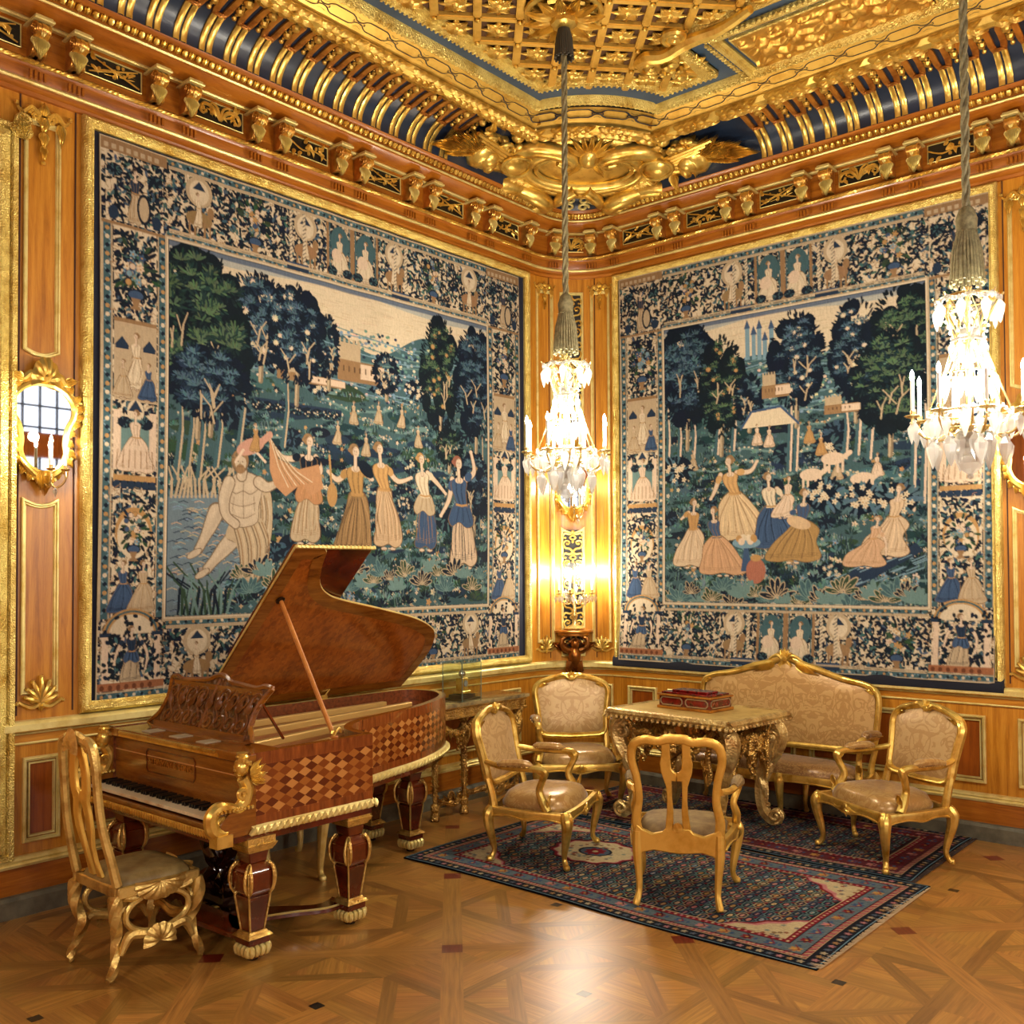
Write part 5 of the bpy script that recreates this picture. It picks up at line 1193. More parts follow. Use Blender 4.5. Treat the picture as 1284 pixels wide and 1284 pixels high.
m = MB(); pr = [(.03, 1.19), (.058, 1.16), (.066, 1.12), (.062, 1.085), (.054, 1.08), (.02, 1.125)]
m.sweep(pr, [(Vector((0, y, 0)), Vector((-1, 0, 0)), Vector((0, 0, 1.0))) for y in np.linspace(-.56, -4.01, 12)], True); m.build('lining_roll', LINING, t2)
# ---------------- rugs
RED, PNK, DRK, SLT, IVR = srgb(122, 20, 30), srgb(190, 120, 116), srgb(12, 16, 26), srgb(74, 88, 102), srgb(196, 176, 130)
def stripe_ring(c, d, w, col): c.rect(d, d, c.w-d, d+w, col); c.rect(d, c.h-d-w, c.w-d, c.h-d, col); c.rect(d, d, d+w, c.h-d, col); c.rect(c.w-d-w, d, c.w-d, c.h-d, col)
def ring_motifs(c, d, step, fn):
    L_ = c.w-2*d; n = int(L_/step)
    for k in range(n+1): [fn(d+L_*k/n, y, 0, k) for y in (d, c.h-d)]
    L_ = c.h-2*d; n = int(L_/step)
    for k in range(1, n): [fn(x, d+L_*k/n, 1, k) for x in (d, c.w-d)]
def rug(c, field, border, medallion=None, ivory=True):
    c.rect(0, 0, c.w, c.h, DRK)
    stripe_ring(c, .012, .006, LBL); stripe_ring(c, .02, .07, DRK)
    ring_motifs(c, .055, .055, lambda x, y, v, k: (flower(c, x, y, .017, (SLT, PNK, OCH, IVR)[k % 4]), c.line([(x-.01, y-.018), (x+.012, y+.018)], .005, SLT)))
    stripe_ring(c, .095, .005, IVR); stripe_ring(c, .10, .035, RED)
    ring_motifs(c, .118, .026, lambda x, y, v, k: c.line([(x-.008, y-.012), (x+.008, y+.012)], .010, PNK if k % 2 else IVR))
    stripe_ring(c, .137, .005, DRK); stripe_ring(c, .142, .10, border)
    ring_motifs(c, .192, .13, lambda x, y, v, k: (flower(c, x, y, .032, (OCH, RED, BLU, PNK)[k % 4], 6), c.line([(x-.05, y-.03), (x, y+.02), (x+.05, y-.02)], .008, (RED, DRK)[k % 2]), c.ell(x+.05*(1-v), y+.05*v, .016, .01, BLU)))
    stripe_ring(c, .242, .005, DRK); stripe_ring(c, .247, .04, RED)
    ring_motifs(c, .267, .04, lambda x, y, v, k: c.ell(x, y, .011, .008, PNK if k % 2 else IVR)); stripe_ring(c, .287, .006, IVR)
    c.rect(.293, .293, c.w-.293, c.h-.293, field); x0 = .293; row = 0; y = x0+.03
    while y < c.h-x0-.02:
        x = x0+.03+(.04 if row % 2 else 0)
        while x < c.w-x0-.02:
            col = (SLT, PNK, OCH, LBL, srgb(90, 60, 90), IVR)[(row*7+int(x*31)) % 6]; q = c.jit(col, .15)
            c.line([(x-.045, y), (x-.025, y-.026), (x+.025, y-.026), (x+.045, y), (x+.025, y+.026), (x-.025, y+.026), (x-.045, y)], .0065, c.jit((SLT, TE2, CR2)[row % 3])); c.ell(x, y, .024, .013, q); c.ell(x, y, .011, .006, RED); c.line([(x-.018, y), (x+.018, y)], .004, IVR)
            c.ell(x+.055, y+.016, .013, .008, RED, .6); c.ell(x+.055, y-.014, .009, .007, c.jit(SLT)); c.line([(x+.045, y-.03), (x+.065, y-.006)], .005, TE2); x += .108
        y += .058; row += 1
    if ivory:
        for ex, ey in ((0, 0), (1, 0), (0, 1), (1, 1)):
            X = lambda t: x0+t if ex == 0 else c.w-x0-t
            Y = lambda t: x0+t if ey == 0 else c.h-x0-t
            for g, col in ((.035, RED), (.02, PNK), (.0, IVR)):
                pts = [(X(0), Y(0)), (X(.30+g), Y(0)), (X(.26+g), Y(.06)), (X(.20+g), Y(.08+g)), (X(.15+g), Y(.16+g)), (X(.08+g), Y(.2+g)), (X(.06), Y(.30+g)), (X(0), Y(.34+g))]; c.poly(pts, col)
            for k in range(26):
                a, b_ = c.u(0, .25), c.u(0, .27)
                if a/.28+b_/.32 < .9: flower(c, X(a), Y(b_), .014, (TE2, RED, BRN, SLT)[k % 4])
    if medallion:
        mx_, my_ = medallion
        for r_, col in ((.34, DRK), (.325, RED), (.30, PNK), (.29, IVR)): c.poly([(mx_+r_*.82*cos(t)*(1+.05*cos(t*12)), my_+r_*sin(t)*(1+.05*cos(t*12))) for t in np.linspace(0, 2*PI, 60)], col)
        for k in range(60):
            t = c.u(0, 6.3); q = c.u(.3, .93)*.27; flower(c, mx_+q*.8*cos(t), my_+q*sin(t), .015, (TE2, RED, BRN, SLT)[k % 4])
        c.ell(mx_, my_, .1, .13, DRK); c.ell(mx_, my_, .085, .11, SLT); flower(c, mx_, my_, .07, RED, 8); c.ell(mx_, my_, .02, .02, IVR)
PILE = weave_mat('rug_pile', .95, 260, .5, .004)
def fringe(parent, a, b, mat):
    m = MB(); a, b = Vector(a), Vector(b); n = int((b-a).length/.011); d = (b-a).normalized(); o = Vector((d.y, -d.x, 0)); r_ = random.Random(4)
    for k in range(n):
        p = a+(b-a)*(k+.5)/n; L = r_.uniform(.035, .10); q = p+o*L+d*r_.uniform(-.03, .03); q.z = .004; mid = (p+q)/2; mid.z = .006; p.z = .008
        m.tube([p, mid, q], [.003, .0026, .001], 4)
    o_ = m.build('fringe', mat, parent); tag(o_, kind='stuff')
FRG = plain('cream_fringe', lin(178, 152, 112), .9)
def rugfn(a, f=1):
    return lambda u, v: a+.0025*np.sin(u*9*f+v*5)+.002*np.sin(v*17*f)
c = Cloth(1.68, 2.98, .0056, 21); rug(c, DRK, srgb(92, 106, 108), medallion=(.95, .95)); c.a *= .85
r1 = clothmesh('rug', c, PILE, lambda x, y, o: np.stack([-3.13+x+.018*np.sin(y*2.2), -.94-y+.02*np.sin(x*2), o], -1), fn=rugfn(.010), thick=.0095, grain=.16)
tag(r1, 'dark patterned rug with ivory corners, under the splat-back chair at the front', 'rug', 'patterned rugs'); fringe(r1, (-1.47, -3.935, 0), (-3.1, -3.935, 0), FRG)
c = Cloth(1.36, 3.0, .007, 33); rug(c, srgb(40, 22, 30), srgb(100, 40, 44), ivory=False); c.a *= .75
r2 = clothmesh('rug', c, PILE, lambda x, y, o: np.stack([-1.425+x+.010*np.sin(y*2.2), -.80-y+.02*np.sin(x*2), o], -1), fn=rugfn(.011, 1.3), thick=.0100, grain=.16)
tag(r2, 'worn dark red rug in front of the settee, under the carved table', 'rug', 'patterned rugs'); fringe(r2, (-.1, -3.825, 0), (-1.44, -3.825, 0), plain('dark_fringe', lin(60, 44, 34), .9))
# ================================================================ FURNITURE
def damask(name, c1, c2, per=.0, cz=.77, sc=16, rough=.38):
    m, nt, b = new_mat(name); tc = nt.nodes.new('ShaderNodeTexCoord'); sp = nt.nodes.new('ShaderNodeSeparateXYZ'); nt.links.new(tc.outputs['Object'], sp.inputs[0])
    if per:
        pp = nd(nt, 'ShaderNodeMath', operation='PINGPONG'); pp.inputs[1].default_value = per; nt.links.new(sp.outputs['X'], pp.inputs[0]); ax = pp.outputs[0]
    else:
        pp = nd(nt, 'ShaderNodeMath', operation='ABSOLUTE'); nt.links.new(sp.outputs['X'], pp.inputs[0]); ax = pp.outputs[0]
    cb = nt.nodes.new('ShaderNodeCombineXYZ'); nt.links.new(ax, cb.inputs[0]); nt.links.new(sp.outputs['Z'], cb.inputs[2]); nt.links.new(sp.outputs['Y'], cb.inputs[1])
    n1 = noise(nt, cb.outputs[0], sc, 1.5, .5, 2.2)
    m1 = nd(nt, 'ShaderNodeMath', operation='SUBTRACT'); nt.links.new(n1, m1.inputs[0]); m1.inputs[1].default_value = .5
    m2 = nd(nt, 'ShaderNodeMath', operation='ABSOLUTE'); nt.links.new(m1.outputs[0], m2.inputs[0])
    # medallion rings
    vm = nt.nodes.new('ShaderNodeVectorMath'); vm.operation = 'SUBTRACT'; nt.links.new(cb.outputs[0], vm.inputs[0]); vm.inputs[1].default_value = (0, 0, cz)
    vs_ = nt.nodes.new('ShaderNodeVectorMath'); vs_.operation = 'MULTIPLY'; nt.links.new(vm.outputs[0], vs_.inputs[0]); vs_.inputs[1].default_value = (1.35, 0, 1)
    ln = nt.nodes.new('ShaderNodeVectorMath'); ln.operation = 'LENGTH'; nt.links.new(vs_.outputs[0], ln.inputs[0])
    rg = nd(nt, 'ShaderNodeMath', operation='COMPARE'); nt.links.new(ln.outputs['Value'], rg.inputs[0]); rg.inputs[1].default_value = .125; rg.inputs[2].default_value = .007
    pat = nd(nt, 'ShaderNodeMath', operation='LESS_THAN'); nt.links.new(m2.outputs[0], pat.inputs[0]); pat.inputs[1].default_value = .06
    mx_ = nd(nt, 'ShaderNodeMath', operation='MAXIMUM'); nt.links.new(pat.outputs[0], mx_.inputs[0]); nt.links.new(rg.outputs[0], mx_.inputs[1])
    mx = nd(nt, 'ShaderNodeMix', data_type='RGBA'); nt.links.new(mx_.outputs[0], mx.inputs['Factor']); mx.inputs[6].default_value = c1; mx.inputs[7].default_value = c2
    nt.links.new(mx.outputs[2], b.inputs['Base Color']); b.inputs['Roughness'].default_value = rough; b.inputs['Sheen Weight'].default_value = .35; b.inputs['Sheen Roughness'].default_value = .3
    b.inputs['Metallic'].default_value = .12; bumpn(nt, b, noise(nt, coords(nt), 14, 3), .25, .012); return m
DAM = damask('silk_damask', lin(204, 168, 112), lin(188, 148, 92), sc=8); DAMS = damask('settee_damask', lin(202, 160, 98), lin(182, 138, 78), per=.27, cz=.80, sc=8)
SEATF = damask('seat_silk', lin(186, 146, 84), lin(170, 128, 70), sc=9, rough=.26); VELV = plain('worn_velvet', lin(150, 124, 76), .7, c2=lin(118, 92, 54), vs=12)
CH = Matrix.Identity(4)
def cushion(m, cx_, cy_, w0, w1, d, z0, zt, n=26, k=9, p=3.4):  # w0 back width, w1 front width ; domed pad
    vs = [Vector((cx_, cy_, zt))]
    for j in range(1, k+1):
        r = j/k
        for i in range(n):
            t = 2*PI*i/n; q = 1/((abs(cos(t))**p+abs(sin(t))**p)**(1/p)); x, y = r*q*cos(t), r*q*sin(t)
            w = w0+(w1-w0)*(1-y)/2; vs.append(Vector((cx_+x*w/2, cy_+y*d/2, z0+(zt-z0)*(1-r**5)**.5)))
    base = len(vs)
    for i in range(n): v = vs[1+(k-1)*n+i]; vs.append(Vector((v.x*.985, v.y, z0-.03)))
    fs = [(0, 1+i, 1+(i+1) % n) for i in range(n)]+[(1+j*n+i, 1+(j+1)*n+i, 1+(j+1)*n+(i+1) % n, 1+j*n+(i+1) % n) for j in range(k) for i in range(n)]
    m.add(vs, fs+[tuple(base+i for i in range(n))])
def back_panel(m, outl, tilt, th=.03, dome=.03):         # outl: (x,z) closed ; tilt: fn(z)->y ; padded both sides
    cx_ = sum(p[0] for p in outl)/len(outl); cz_ = sum(p[1] for p in outl)/len(outl); n = len(outl); k = 6
    for sg in (-1, 1):
        vs = [Vector((cx_, tilt(cz_)+sg*(th/2+dome), cz_))]
        for j in range(1, k+1):
            r = j/k
            for x, z in outl: X, Zz = cx_+(x-cx_)*r, cz_+(z-cz_)*r; vs.append(Vector((X, tilt(Zz)+sg*(th/2*.4+(dome+th*.3)*(1-r**3)**.6), Zz)))
        m.add(vs, [(0, 1+i, 1+(i+1) % n) for i in range(n)]+[(1+j*n+i, 1+(j+1)*n+i, 1+(j+1)*n+(i+1) % n, 1+j*n+(i+1) % n) for j in range(k-1) for i in range(n)])
def leg_cab(x, y, sx, sy, h=.36, r=1.0):
    q = MB(); q.tube([(x, y, h), (x+sx*.022, y+sy*.022, h-.05), (x+sx*.018, y+sy*.018, h-.13), (x, y, h*.38), (x-sx*.008, y-sy*.008, .07), (x+sx*.004, y+sy*.004, .025), (x+sx*.016, y+sy*.016, .012), (x+sx*.016, y+sy*.016, 0)], [.037*r, .042*r, .033*r, .024*r, .017*r, .019*r, .024*r, .020*r], 10, sm=4); return q
def rail(m, a, b, z, hh=.045, drop=.03, th=.03, n=20):    # serpentine scalloped seat rail between two plan points
    a, b = Vector((*a, 0)), Vector((*b, 0)); d = (b-a).normalized(); nrm = Vector((d.y, -d.x, 0)); vs = []
    for i in range(n+1):
        t = i/n; p = a.lerp(b, t)+nrm*(.014*sin(t*2*PI*1)*0+.018*sin(PI*t)); lo = z-hh-drop*(abs(2*t-1)**4)-drop*.9*math.exp(-((t-.5)/.14)**2)
        for u, zz in ((0, lo), (th, lo+.004), (th+.006, z-.012), (th, z), (0, z)): vs.append(p+nrm*u+Vector((0, 0, zz)))
    m.add(vs, [(i*5+j, i*5+(j+1) % 5, (i+1)*5+(j+1) % 5, (i+1)*5+j) for i in range(n) for j in range(5)]+[tuple(range(5)), tuple(n*5+j for j in range(5))])
    m.tube([a.lerp(b, i/n)+nrm*(.018*sin(PI*i/n)+th+.004)+Vector((0, 0, z-hh+.006-drop*(abs(2*i/n-1)**4)-drop*.9*math.exp(-((i/n-.5)/.14)**2)+.004)) for i in range(n+1)], .007, 6)
def sym(pts): return pts+[(-x, z) for x, z in reversed(pts) if abs(x) > 1e-6]
def carve_row(m, pts, A, Bf, w, h_, t, lobes=3):
    for i, p in enumerate(pts): leaf(m, p, A, Bf, w, h_, t, lobes)
def fauteuil(name, sx_=.0, arms=True, W=.66, sofa=False, mat=GOLD, fab=DAM, seatf=SEATF):
    r = empty(name); hw = W/2; bw = hw-.045
    tilt = lambda z: .25+(.05 if sofa else .13)*(z-.42)/.6
    if sofa: pr = [(0, 1.245), (.08, 1.215), (.3, 1.15), (.52, 1.09), (.70, 1.06), (.80, 1.02), (.835, .93), (.82, .72), (.80, .60), (.74, .545), (.4, .535), (0, .53)]
    else: pr = [(0, 1.03), (.08, 1.025), (.19, 1.0), (.275, .965), (.312, .90), (.298, .78), (.285, .66), (.28, .58), (.24, .535), (.12, .525), (0, .52)]
    pr2 = [(x, z) for x, z in [(p.x, p.z) for p in smooth_path([(x, 0, z) for x, z in pr], 4)]]
    full = [(p[0], p[1]) for p in pr2]+[(-x, z) for x, z in reversed(pr2[1:-1])]
    m = MB(); P3_ = [Vector((x, tilt(z), z)) for x, z in full]
    m.tube(P3_, .031, 8, closed=True, flat=.85); m.tube([p+Vector((0, -.026, 0)) for p in P3_], .012, 6, closed=True)
    for sg in (-1, 1):
        m.tube([(sg*(bw-.01), .235, .34), (sg*(bw+.0), .245, .45), (sg*pr[7][0], tilt(.60), .60)], [.03, .026, .024], 8, sm=3)
        if not sofa: m.tube([(sg*.25, tilt(.55), .55), (sg*.2, tilt(.53), .525)], .02, 6)
    m.build('back_frame', mat, r)
    m = MB(); zc = pr[0][1]; y = tilt(zc)-.028
    for t in (-50, -25, 0, 25, 50):
        q = rad(t); leaf(m, (0, y, zc-.02), (cos(q), 0, -sin(q)), (sin(q), 0, cos(q)), .045 if not sofa else .06, .06 if not sofa else .085, .024, 3)
    m.ball((0, y-.012, zc-.015), (.028, .016, .028), 8)
    for sg in (-1, 1):
        m.tube([(sg*.02, y, zc-.02), (sg*.07, y-.006, zc+.012), (sg*.12, y, zc-.004), (sg*.16, y, zc-.03)], [.018, .016, .012, .006], 7, sm=4)
        if sofa: m.tube([(sg*.12, y, zc-.04), (sg*.3, y, zc-.085), (sg*.55, y, zc-.15)], [.02, .026, .008], 7, sm=4); leaf(m, (sg*.1, y, zc-.06), (0, 0, -1) if sg > 0 else (0, 0, 1), (sg, 0, -.35), .07, .2, .03, 5)
        x2, z2 = (pr[3] if not sofa else pr[5]); leaf(m, (sg*x2, tilt(z2)-.028, z2-.02), (0, 0, -1) if sg > 0 else (0, 0, 1), (-sg, 0, .25), .035, .08, .014, 3)
    leaf(m, (0, y-.004, zc-.035), (1, 0, 0), (0, 0, -1), .06 if not sofa else .12, .05 if not sofa else .11, .018, 5)
    m.build('crest_carving', mat, r)
    m = MB(); back_panel(m, [(x*.93, .775+(z-.775)*.93) if not sofa else (x*.965, .82+(z-.82)*.92) for x, z in full], tilt, .03, .022); m.build('backrest', fab, r, ang=60)
    fr_ = MB(); fx, bx = hw, bw
    rail(fr_, (-fx+.01, -.28), (fx-.01, -.28), .385, .055, .03); 
    for sg in (-1, 1):
        A, B = (sg*(fx-.01), -.28), (sg*bx, .24)
        rail(fr_, *((A, B) if sg > 0 else (B, A)), .385, .055, .022)
    rail(fr_, (bx, .24), (-bx, .24), .385, .05, .01, n=8)
    fr_.build('seat_rail', mat, r)
    cv = MB(); LO[0] = Vector((0, -1, 0))
    for x0 in [0]:
        for t in (-65, -35, 0, 35, 65): q = rad(t); leaf(cv, (x0, -.325, .365), (cos(q), 0, sin(q)), (sin(q), 0, -cos(q)), .035, .065, .02, 3)
        cv.ball((x0, -.335, .365), (.02, .014, .02), 8)
        for sg in (-1, 1): cv.tube([(x0+sg*.03, -.328, .35), (x0+sg*.09, -.326, .335), (x0+sg*.14, -.32, .35), (x0+sg*.19, -.315, .335)], [.012, .012, .009, .004], 6, sm=4)
    cv.build('rail_carving', mat, r)
    for sg in (-1, 1): cv = MB(); leaf(cv, (sg*(fx), -.318, .385), (1, 0, 0), (0, 0, -1), .055, .12, .028, 5); cv.build('knee_carving', mat, r)
    LO[0] = None
    for x, y_, sx, sy in ((-fx+.01, -.285, -1, -1), (fx-.01, -.285, 1, -1), (-bx, .245, -1, 1), (bx, .245, 1, 1))+(((.2, -.3, 0, -1), (.2, .24, 0, 1)) if sofa else ()):
        leg_cab(x, y_, sx, sy, .375).build('leg', mat, r)
    m = MB(); cushion(m, 0, -.03, 2*bx-.02, 2*fx-.03, .53, .40, .485 if not sofa else .47); m.build('seat', seatf, r, ang=70)
    for sg in (-1, 1):
        if not arms: break
        a = MB(); bxx = pr[6][0] if not sofa else pr[7][0]; ax_ = fx-.0
        a.tube([(sg*bxx, tilt(.70), .70), (sg*(bxx+.04), .17, .675), (sg*(ax_-.0), .02, .672), (sg*ax_, -.09, .675), (sg*(ax_-.01), -.145, .655), (sg*(ax_-.01), -.13, .60), (sg*(ax_-.03), -.10, .52), (sg*(ax_-.02), -.13, .44), (sg*(ax_-.005), -.17, .38)], [.020, .021, .022, .026, .028, .024, .024, .031, .030], 9, sm=5)
        a.tube(spiral((sg*(ax_-.01), -.125, .655), .03, .008, 1.2, PI/2, (0, -1, 0), (0, 0, 1), 14), .011, 6)
        leaf(a, (sg*(ax_-.005), -.185, .50), (1, 0, 0), (0, .1, -1), .05, .12, .02, 5)
        am = a.build('arm', mat, r)
        p = MB(); p.tube([(sg*(bxx+.045), .185, .69), (sg*(bxx+.05), .15, .70), (sg*(ax_-.005), .06, .705), (sg*ax_, -.02, .703), (sg*ax_, -.065, .694)], [.012, .034, .038, .036, .010], 10, sm=4, flat=.8, up=(0, 0, 1)); p.build('arm_pad', seatf, am)
        
        for e in (-1, 1): nl = MB(); nl.tube([(sg*(bxx+.05+(ax_-bxx-.05)*t)+e*.036, .165-.215*t, .688) for t in (0, 1)], .0025, 4); [nl.ball((sg*(bxx+.05+(ax_-bxx-.05)*t)+e*.036, .165-.215*t, .688), .0055, 5) for t in np.linspace(0, 1, 13)]; nl.build('nail_trim', GOLDK, am)
    return r
ch = fauteuil('armchair'); ch.location = (-2.43, -1.60, .020); ch.rotation_euler = (0, 0, rad(-70+90)); ch.scale = (1.07, 1, .955)
tag(ch, 'gilt open armchair in tan silk beside the tail of the piano', 'armchair', 'gilt silk armchairs')
copy_at(ch, (-1.13, -.93, .020), rad(224+90), 'gilt open armchair in tan silk in front of the corner, past the marble-topped console', s=(1.04, 1, 1.01))
copy_at(ch, (-.95, -3.475, .020), rad(149+90), 'gilt open armchair in tan silk near the rug fringe, at the end of the settee', s=(1.07, 1, .975))
so = fauteuil('settee', W=1.66, sofa=True, fab=DAMS, seatf=damask('settee_seat_silk', lin(164, 124, 72), lin(134, 94, 50), per=.27, cz=.5, rough=.3))
so.location = (-.375, -2.35, .020); so.scale = (.93, .85, 1); so.rotation_euler = (0, 0, rad(180+90)); tag(so, 'long gilt settee in tan damask under the feasting tapestry, behind the carved table', 'sofa')
# ---- splat-back armchair, back to the room
r = empty('splat_armchair', (-2.555, -2.82, .020), rad(25+90), 'gold armchair with a pierced splat back, seen from behind at the front of the rug', 'armchair')
tb = lambda z: .25+.09*max(0, z-.42)/.55
m = MB()
for sg in (-1, 1): m.tube([(sg*.235, .24, .40), (sg*.245, tb(.5), .50), (sg*.225, tb(.62), .62), (sg*.235, tb(.74), .74), (sg*.262, tb(.86), .86), (sg*.245, tb(.94), .945), (sg*.18, tb(.98), .975), (sg*.10, tb(1), .97), (sg*.05, tb(1), .985), (0, tb(1), .985)], [.032, .028, .024, .023, .025, .028, .028, .026, .030, .03], 9, sm=5, flat=.75, up=(0, 1, 0))
m.build('back_frame', GOLDM, r)
m = MB(); tl = lambda pts: [(x, z) for x, z in pts]
def plate(m, pts, th=.028):
    n = len(pts); vs = [Vector((x, tb(z)-th/2, z)) for x, z in pts]+[Vector((x, tb(z)+th/2, z)) for x, z in pts]
    m.add(vs, [tuple(range(n)), tuple(range(2*n-1, n-1, -1))]+[(i, i+n, (i+1) % n+n, (i+1) % n) for i in range(n)])
for sg in (-1, 1): plate(m, [(sg*x, z) for x, z in ((.028, .44), (.024, .55), (.03, .64), (.03, .735), (.0, .735), (.0, .785), (.015, .79), (.03, .81), (.035, .88), (.035, .975), (.085, .975), (.083, .90), (.095, .84), (.09, .79), (.078, .75), (.062, .70), (.058, .62), (.062, .54), (.075, .44))])
sp = m.build('splat', GOLDM, r, bevel=.005); m = MB(); m.lathe([(0, -.015), (.03, -.01), (.03, .01), (0, .015)], 12, (0, tb(.45)+.014, .455), axis=(0, 1, 0)); m.build('splat_shoe', GOLD, sp)
m = MB(); ap = [(-.245, .47), (-.21, .435), (-.15, .41), (-.09, .425), (-.07, .45), (.07, .45), (.09, .425), (.15, .41), (.21, .435), (.245, .47), (.262, .40), (.255, .24), (.235, .27), (.20, .30), (.14, .315), (.05, .305), (0, .302), (-.05, .305), (-.14, .315), (-.20, .30), (-.235, .27), (-.255, .24), (-.262, .40)]
plate(m, ap, .04); m.build('rear_apron', GOLDM, r, bevel=.006)
for sg in (-1, 1):
    m = MB(); m.tube([(sg*.24, .25, .42), (sg*.24, .255, .30), (sg*.232, .26, .18), (sg*.228, .272, .08), (sg*.24, .30, .02), (sg*.245, .31, 0)], [.03, .03, .022, .018, .022, .018], 10, sm=4); m.build('leg', GOLDM, r)
    leg_cab(sg*.29, -.27, sg, -1, .38).build('leg', GOLDM, r)
m = MB(); rail(m, (-.29, -.27), (.29, -.27), .40, .055, .03); rail(m, (.29, -.27), (.24, .24), .40, .055, .02); rail(m, (-.24, .24), (-.29, -.27), .40, .055, .02)
for sg in (-1, 1): leaf(m, (sg*.32, -.2, .40), (0, -sg, 0), (0, 0, -1), .08, .09, .03, 5)
m.build('seat_rail', GOLD, r)
m = MB(); cushion(m, 0, -.02, .46, .57, .50, .41, .46); m.build('seat', VELV, r, ang=70)
for sg in (-1, 1):
    m = MB(); m.tube([(sg*.25, tb(.68), .68), (sg*.30, .15, .665), (sg*.325, .0, .665), (sg*.33, -.12, .655), (sg*.325, -.15, .61), (sg*.30, -.10, .54), (sg*.315, -.13, .47), (sg*.31, -.18, .40)], [.02, .02, .022, .026, .02, .02, .026, .026], 9, sm=5)
    am = m.build('arm', GOLDM, r); m = MB(); m.ball((sg*.33, -.14, .662), (.038, .045, .036), 10); m.tube([(sg*.315, .08, .675), (sg*.325, -.02, .685), (sg*.33, -.12, .675)], [.02, .034, .034], 9, sm=3); m.build('arm_pad', VELV, am)
# ---- carved side chair at the keyboard (faces the piano, +x)
r = empty('side_chair', (-5.225, -1.175, 0), rad(90), 'carved gilt side chair with a tall pierced back, drawn up to the piano keyboard', 'chair')
GS = gilt('silvered_gilding', lin(222, 188, 104), lin(160, 116, 48), .36, .65, carve=.3, cs=80, cd=.005)
tb2 = lambda z: .20+.13*max(0, z-.45)/.7+.02*sin((z-.45)*6)
m = MB()
for sg in (-1, 1):
    m.tube([(sg*.21, .21, .46), (sg*.205, tb2(.58), .58), (sg*.185, tb2(.75), .75), (sg*.175, tb2(.92), .92), (sg*.172, tb2(1.05), 1.05), (sg*.15, tb2(1.14), 1.14), (sg*.10, tb2(1.17), 1.17)], [.026, .024, .022, .022, .024, .026, .02], 8, sm=5)
    m.tube(spiral((sg*.12, tb2(1.15), 1.14), .028, .01, 1.2, PI/2, (sg, 0, 0), (0, 0, 1), 14), .016, 7)
    m.tube([(sg*.12, tb2(1.15), 1.15), (sg*.06, tb2(1.17), 1.165), (0, tb2(1.17), 1.175)], [.02, .026, .03], 8, sm=4)
shell(m, (0, tb2(1.15)+.02, 1.12), (-1, 0, 0), (0, 0, 1), .14, .10, .03, 5)
m.build('back_frame', GS, r)
m = MB()
def plate2(m, pts, th=.022):
    n = len(pts); vs = [Vector((x, tb2(z)-th/2, z)) for x, z in pts]+[Vector((x, tb2(z)+th/2, z)) for x, z in pts]
    m.add(vs, [tuple(range(n)), tuple(range(2*n-1, n-1, -1))]+[(i, i+n, (i+1) % n+n, (i+1) % n) for i in range(n)])
for sg in (-1, 1): plate2(m, [(sg*x, z) for x, z in ((.02, .47), (.018, .60), (.03, .70), (.035, .78), (.02, .84), (.0, .86), (.0, .90), (.025, .92), (.035, .98), (.02, 1.06), (.0, 1.09), (.0, 1.14), (.06, 1.14), (.075, 1.08), (.095, 1.0), (.09, .92), (.07, .86), (.085, .80), (.085, .72), (.06, .64), (.05, .56), (.065, .47))])
m.build('splat', GOLDM, r, bevel=.004)
m = MB(); cushion(m, 0, 0, .42, .47, .43, .455, .50, p=5); m.build('seat', plain('olive_leather', lin(158, 134, 78), .5, c2=lin(128, 104, 56), vs=14), r, ang=60)
m = MB(); m.box((0, -.215, .425), (.46, .03, .055)); m.box((-.225, 0, .425), (.03, .44, .055)); m.box((.225, 0, .425), (.03, .44, .055)); m.box((0, .205, .425), (.42, .03, .055)); m.build('seat_rail', GS, r, bevel=.006)
for x, y, sx, sy in ((-.22, -.21, -1, -1), (.22, -.21, 1, -1), (-.205, .215, -1, 1), (.205, .215, 1, 1)):
    q = MB(); q.tube([(x, y, .41), (x+sx*.01, y+sy*.01, .34), (x+sx*.0, y, .27), (x-sx*.03, y-sy*.02, .20), (x-sx*.01, y-sy*.005, .12), (x+sx*.01, y+sy*.012, .06), (x+sx*.0, y+sy*.03, .018), (x, y+sy*.04, .012)], [.034, .032, .026, .03, .022, .022, .022, .016], 9, sm=4, lobes=4, la=.15, twist=.25); q.build('leg', GS, r)
def arch_side(a, b, nrm):                              # oval opening, shell and stretcher on one side
    a, b = Vector(a), Vector(b); q = MB(); M_ = (a+b)/2; d = (b-a).normalized(); L = (b-a).length; nrm = Vector(nrm); Z = Vector((0, 0, 1))
    q.tube([M_+d*L*.40*cos(t)+Z*(.295+.095*sin(t)) for t in np.linspace(0, 2*PI, 29)[:-1]], .016, 7, closed=True)
    q.tube([a+Z*.12+d*.02, a+Z*.2+d*.06, M_-d*.09+Z*.20, M_+Z*.175, M_+d*.09+Z*.20, b+Z*.2-d*.06, b+Z*.12-d*.02], [.014, .028, .026, .024, .026, .028, .014], 8, sm=4)
    A = d if d.cross(Z).dot(nrm) > 0 else -d
    shell(q, M_+nrm*.012+Z*.15, A, Z, .17, .085, .03, 7); shell(q, M_+nrm*.02+Z*.445, -A, -Z, .26, .085, .026, 9)
    q.tube([a+Z*.40+d*.03, a+Z*.385+d*.09, M_-d*.07+Z*.40, M_+d*.07+Z*.40, b+Z*.385-d*.09, b+Z*.40-d*.03], [.022, .02, .016, .016, .02, .022], 7, sm=3)
    for e in (-1, 1): leaf(q, M_+d*e*L*.36+nrm*.015+Z*.40, (A if e > 0 else -A), (Z*-1+d*e*.2), .06, .12, .02, 5) if False else None
    return q
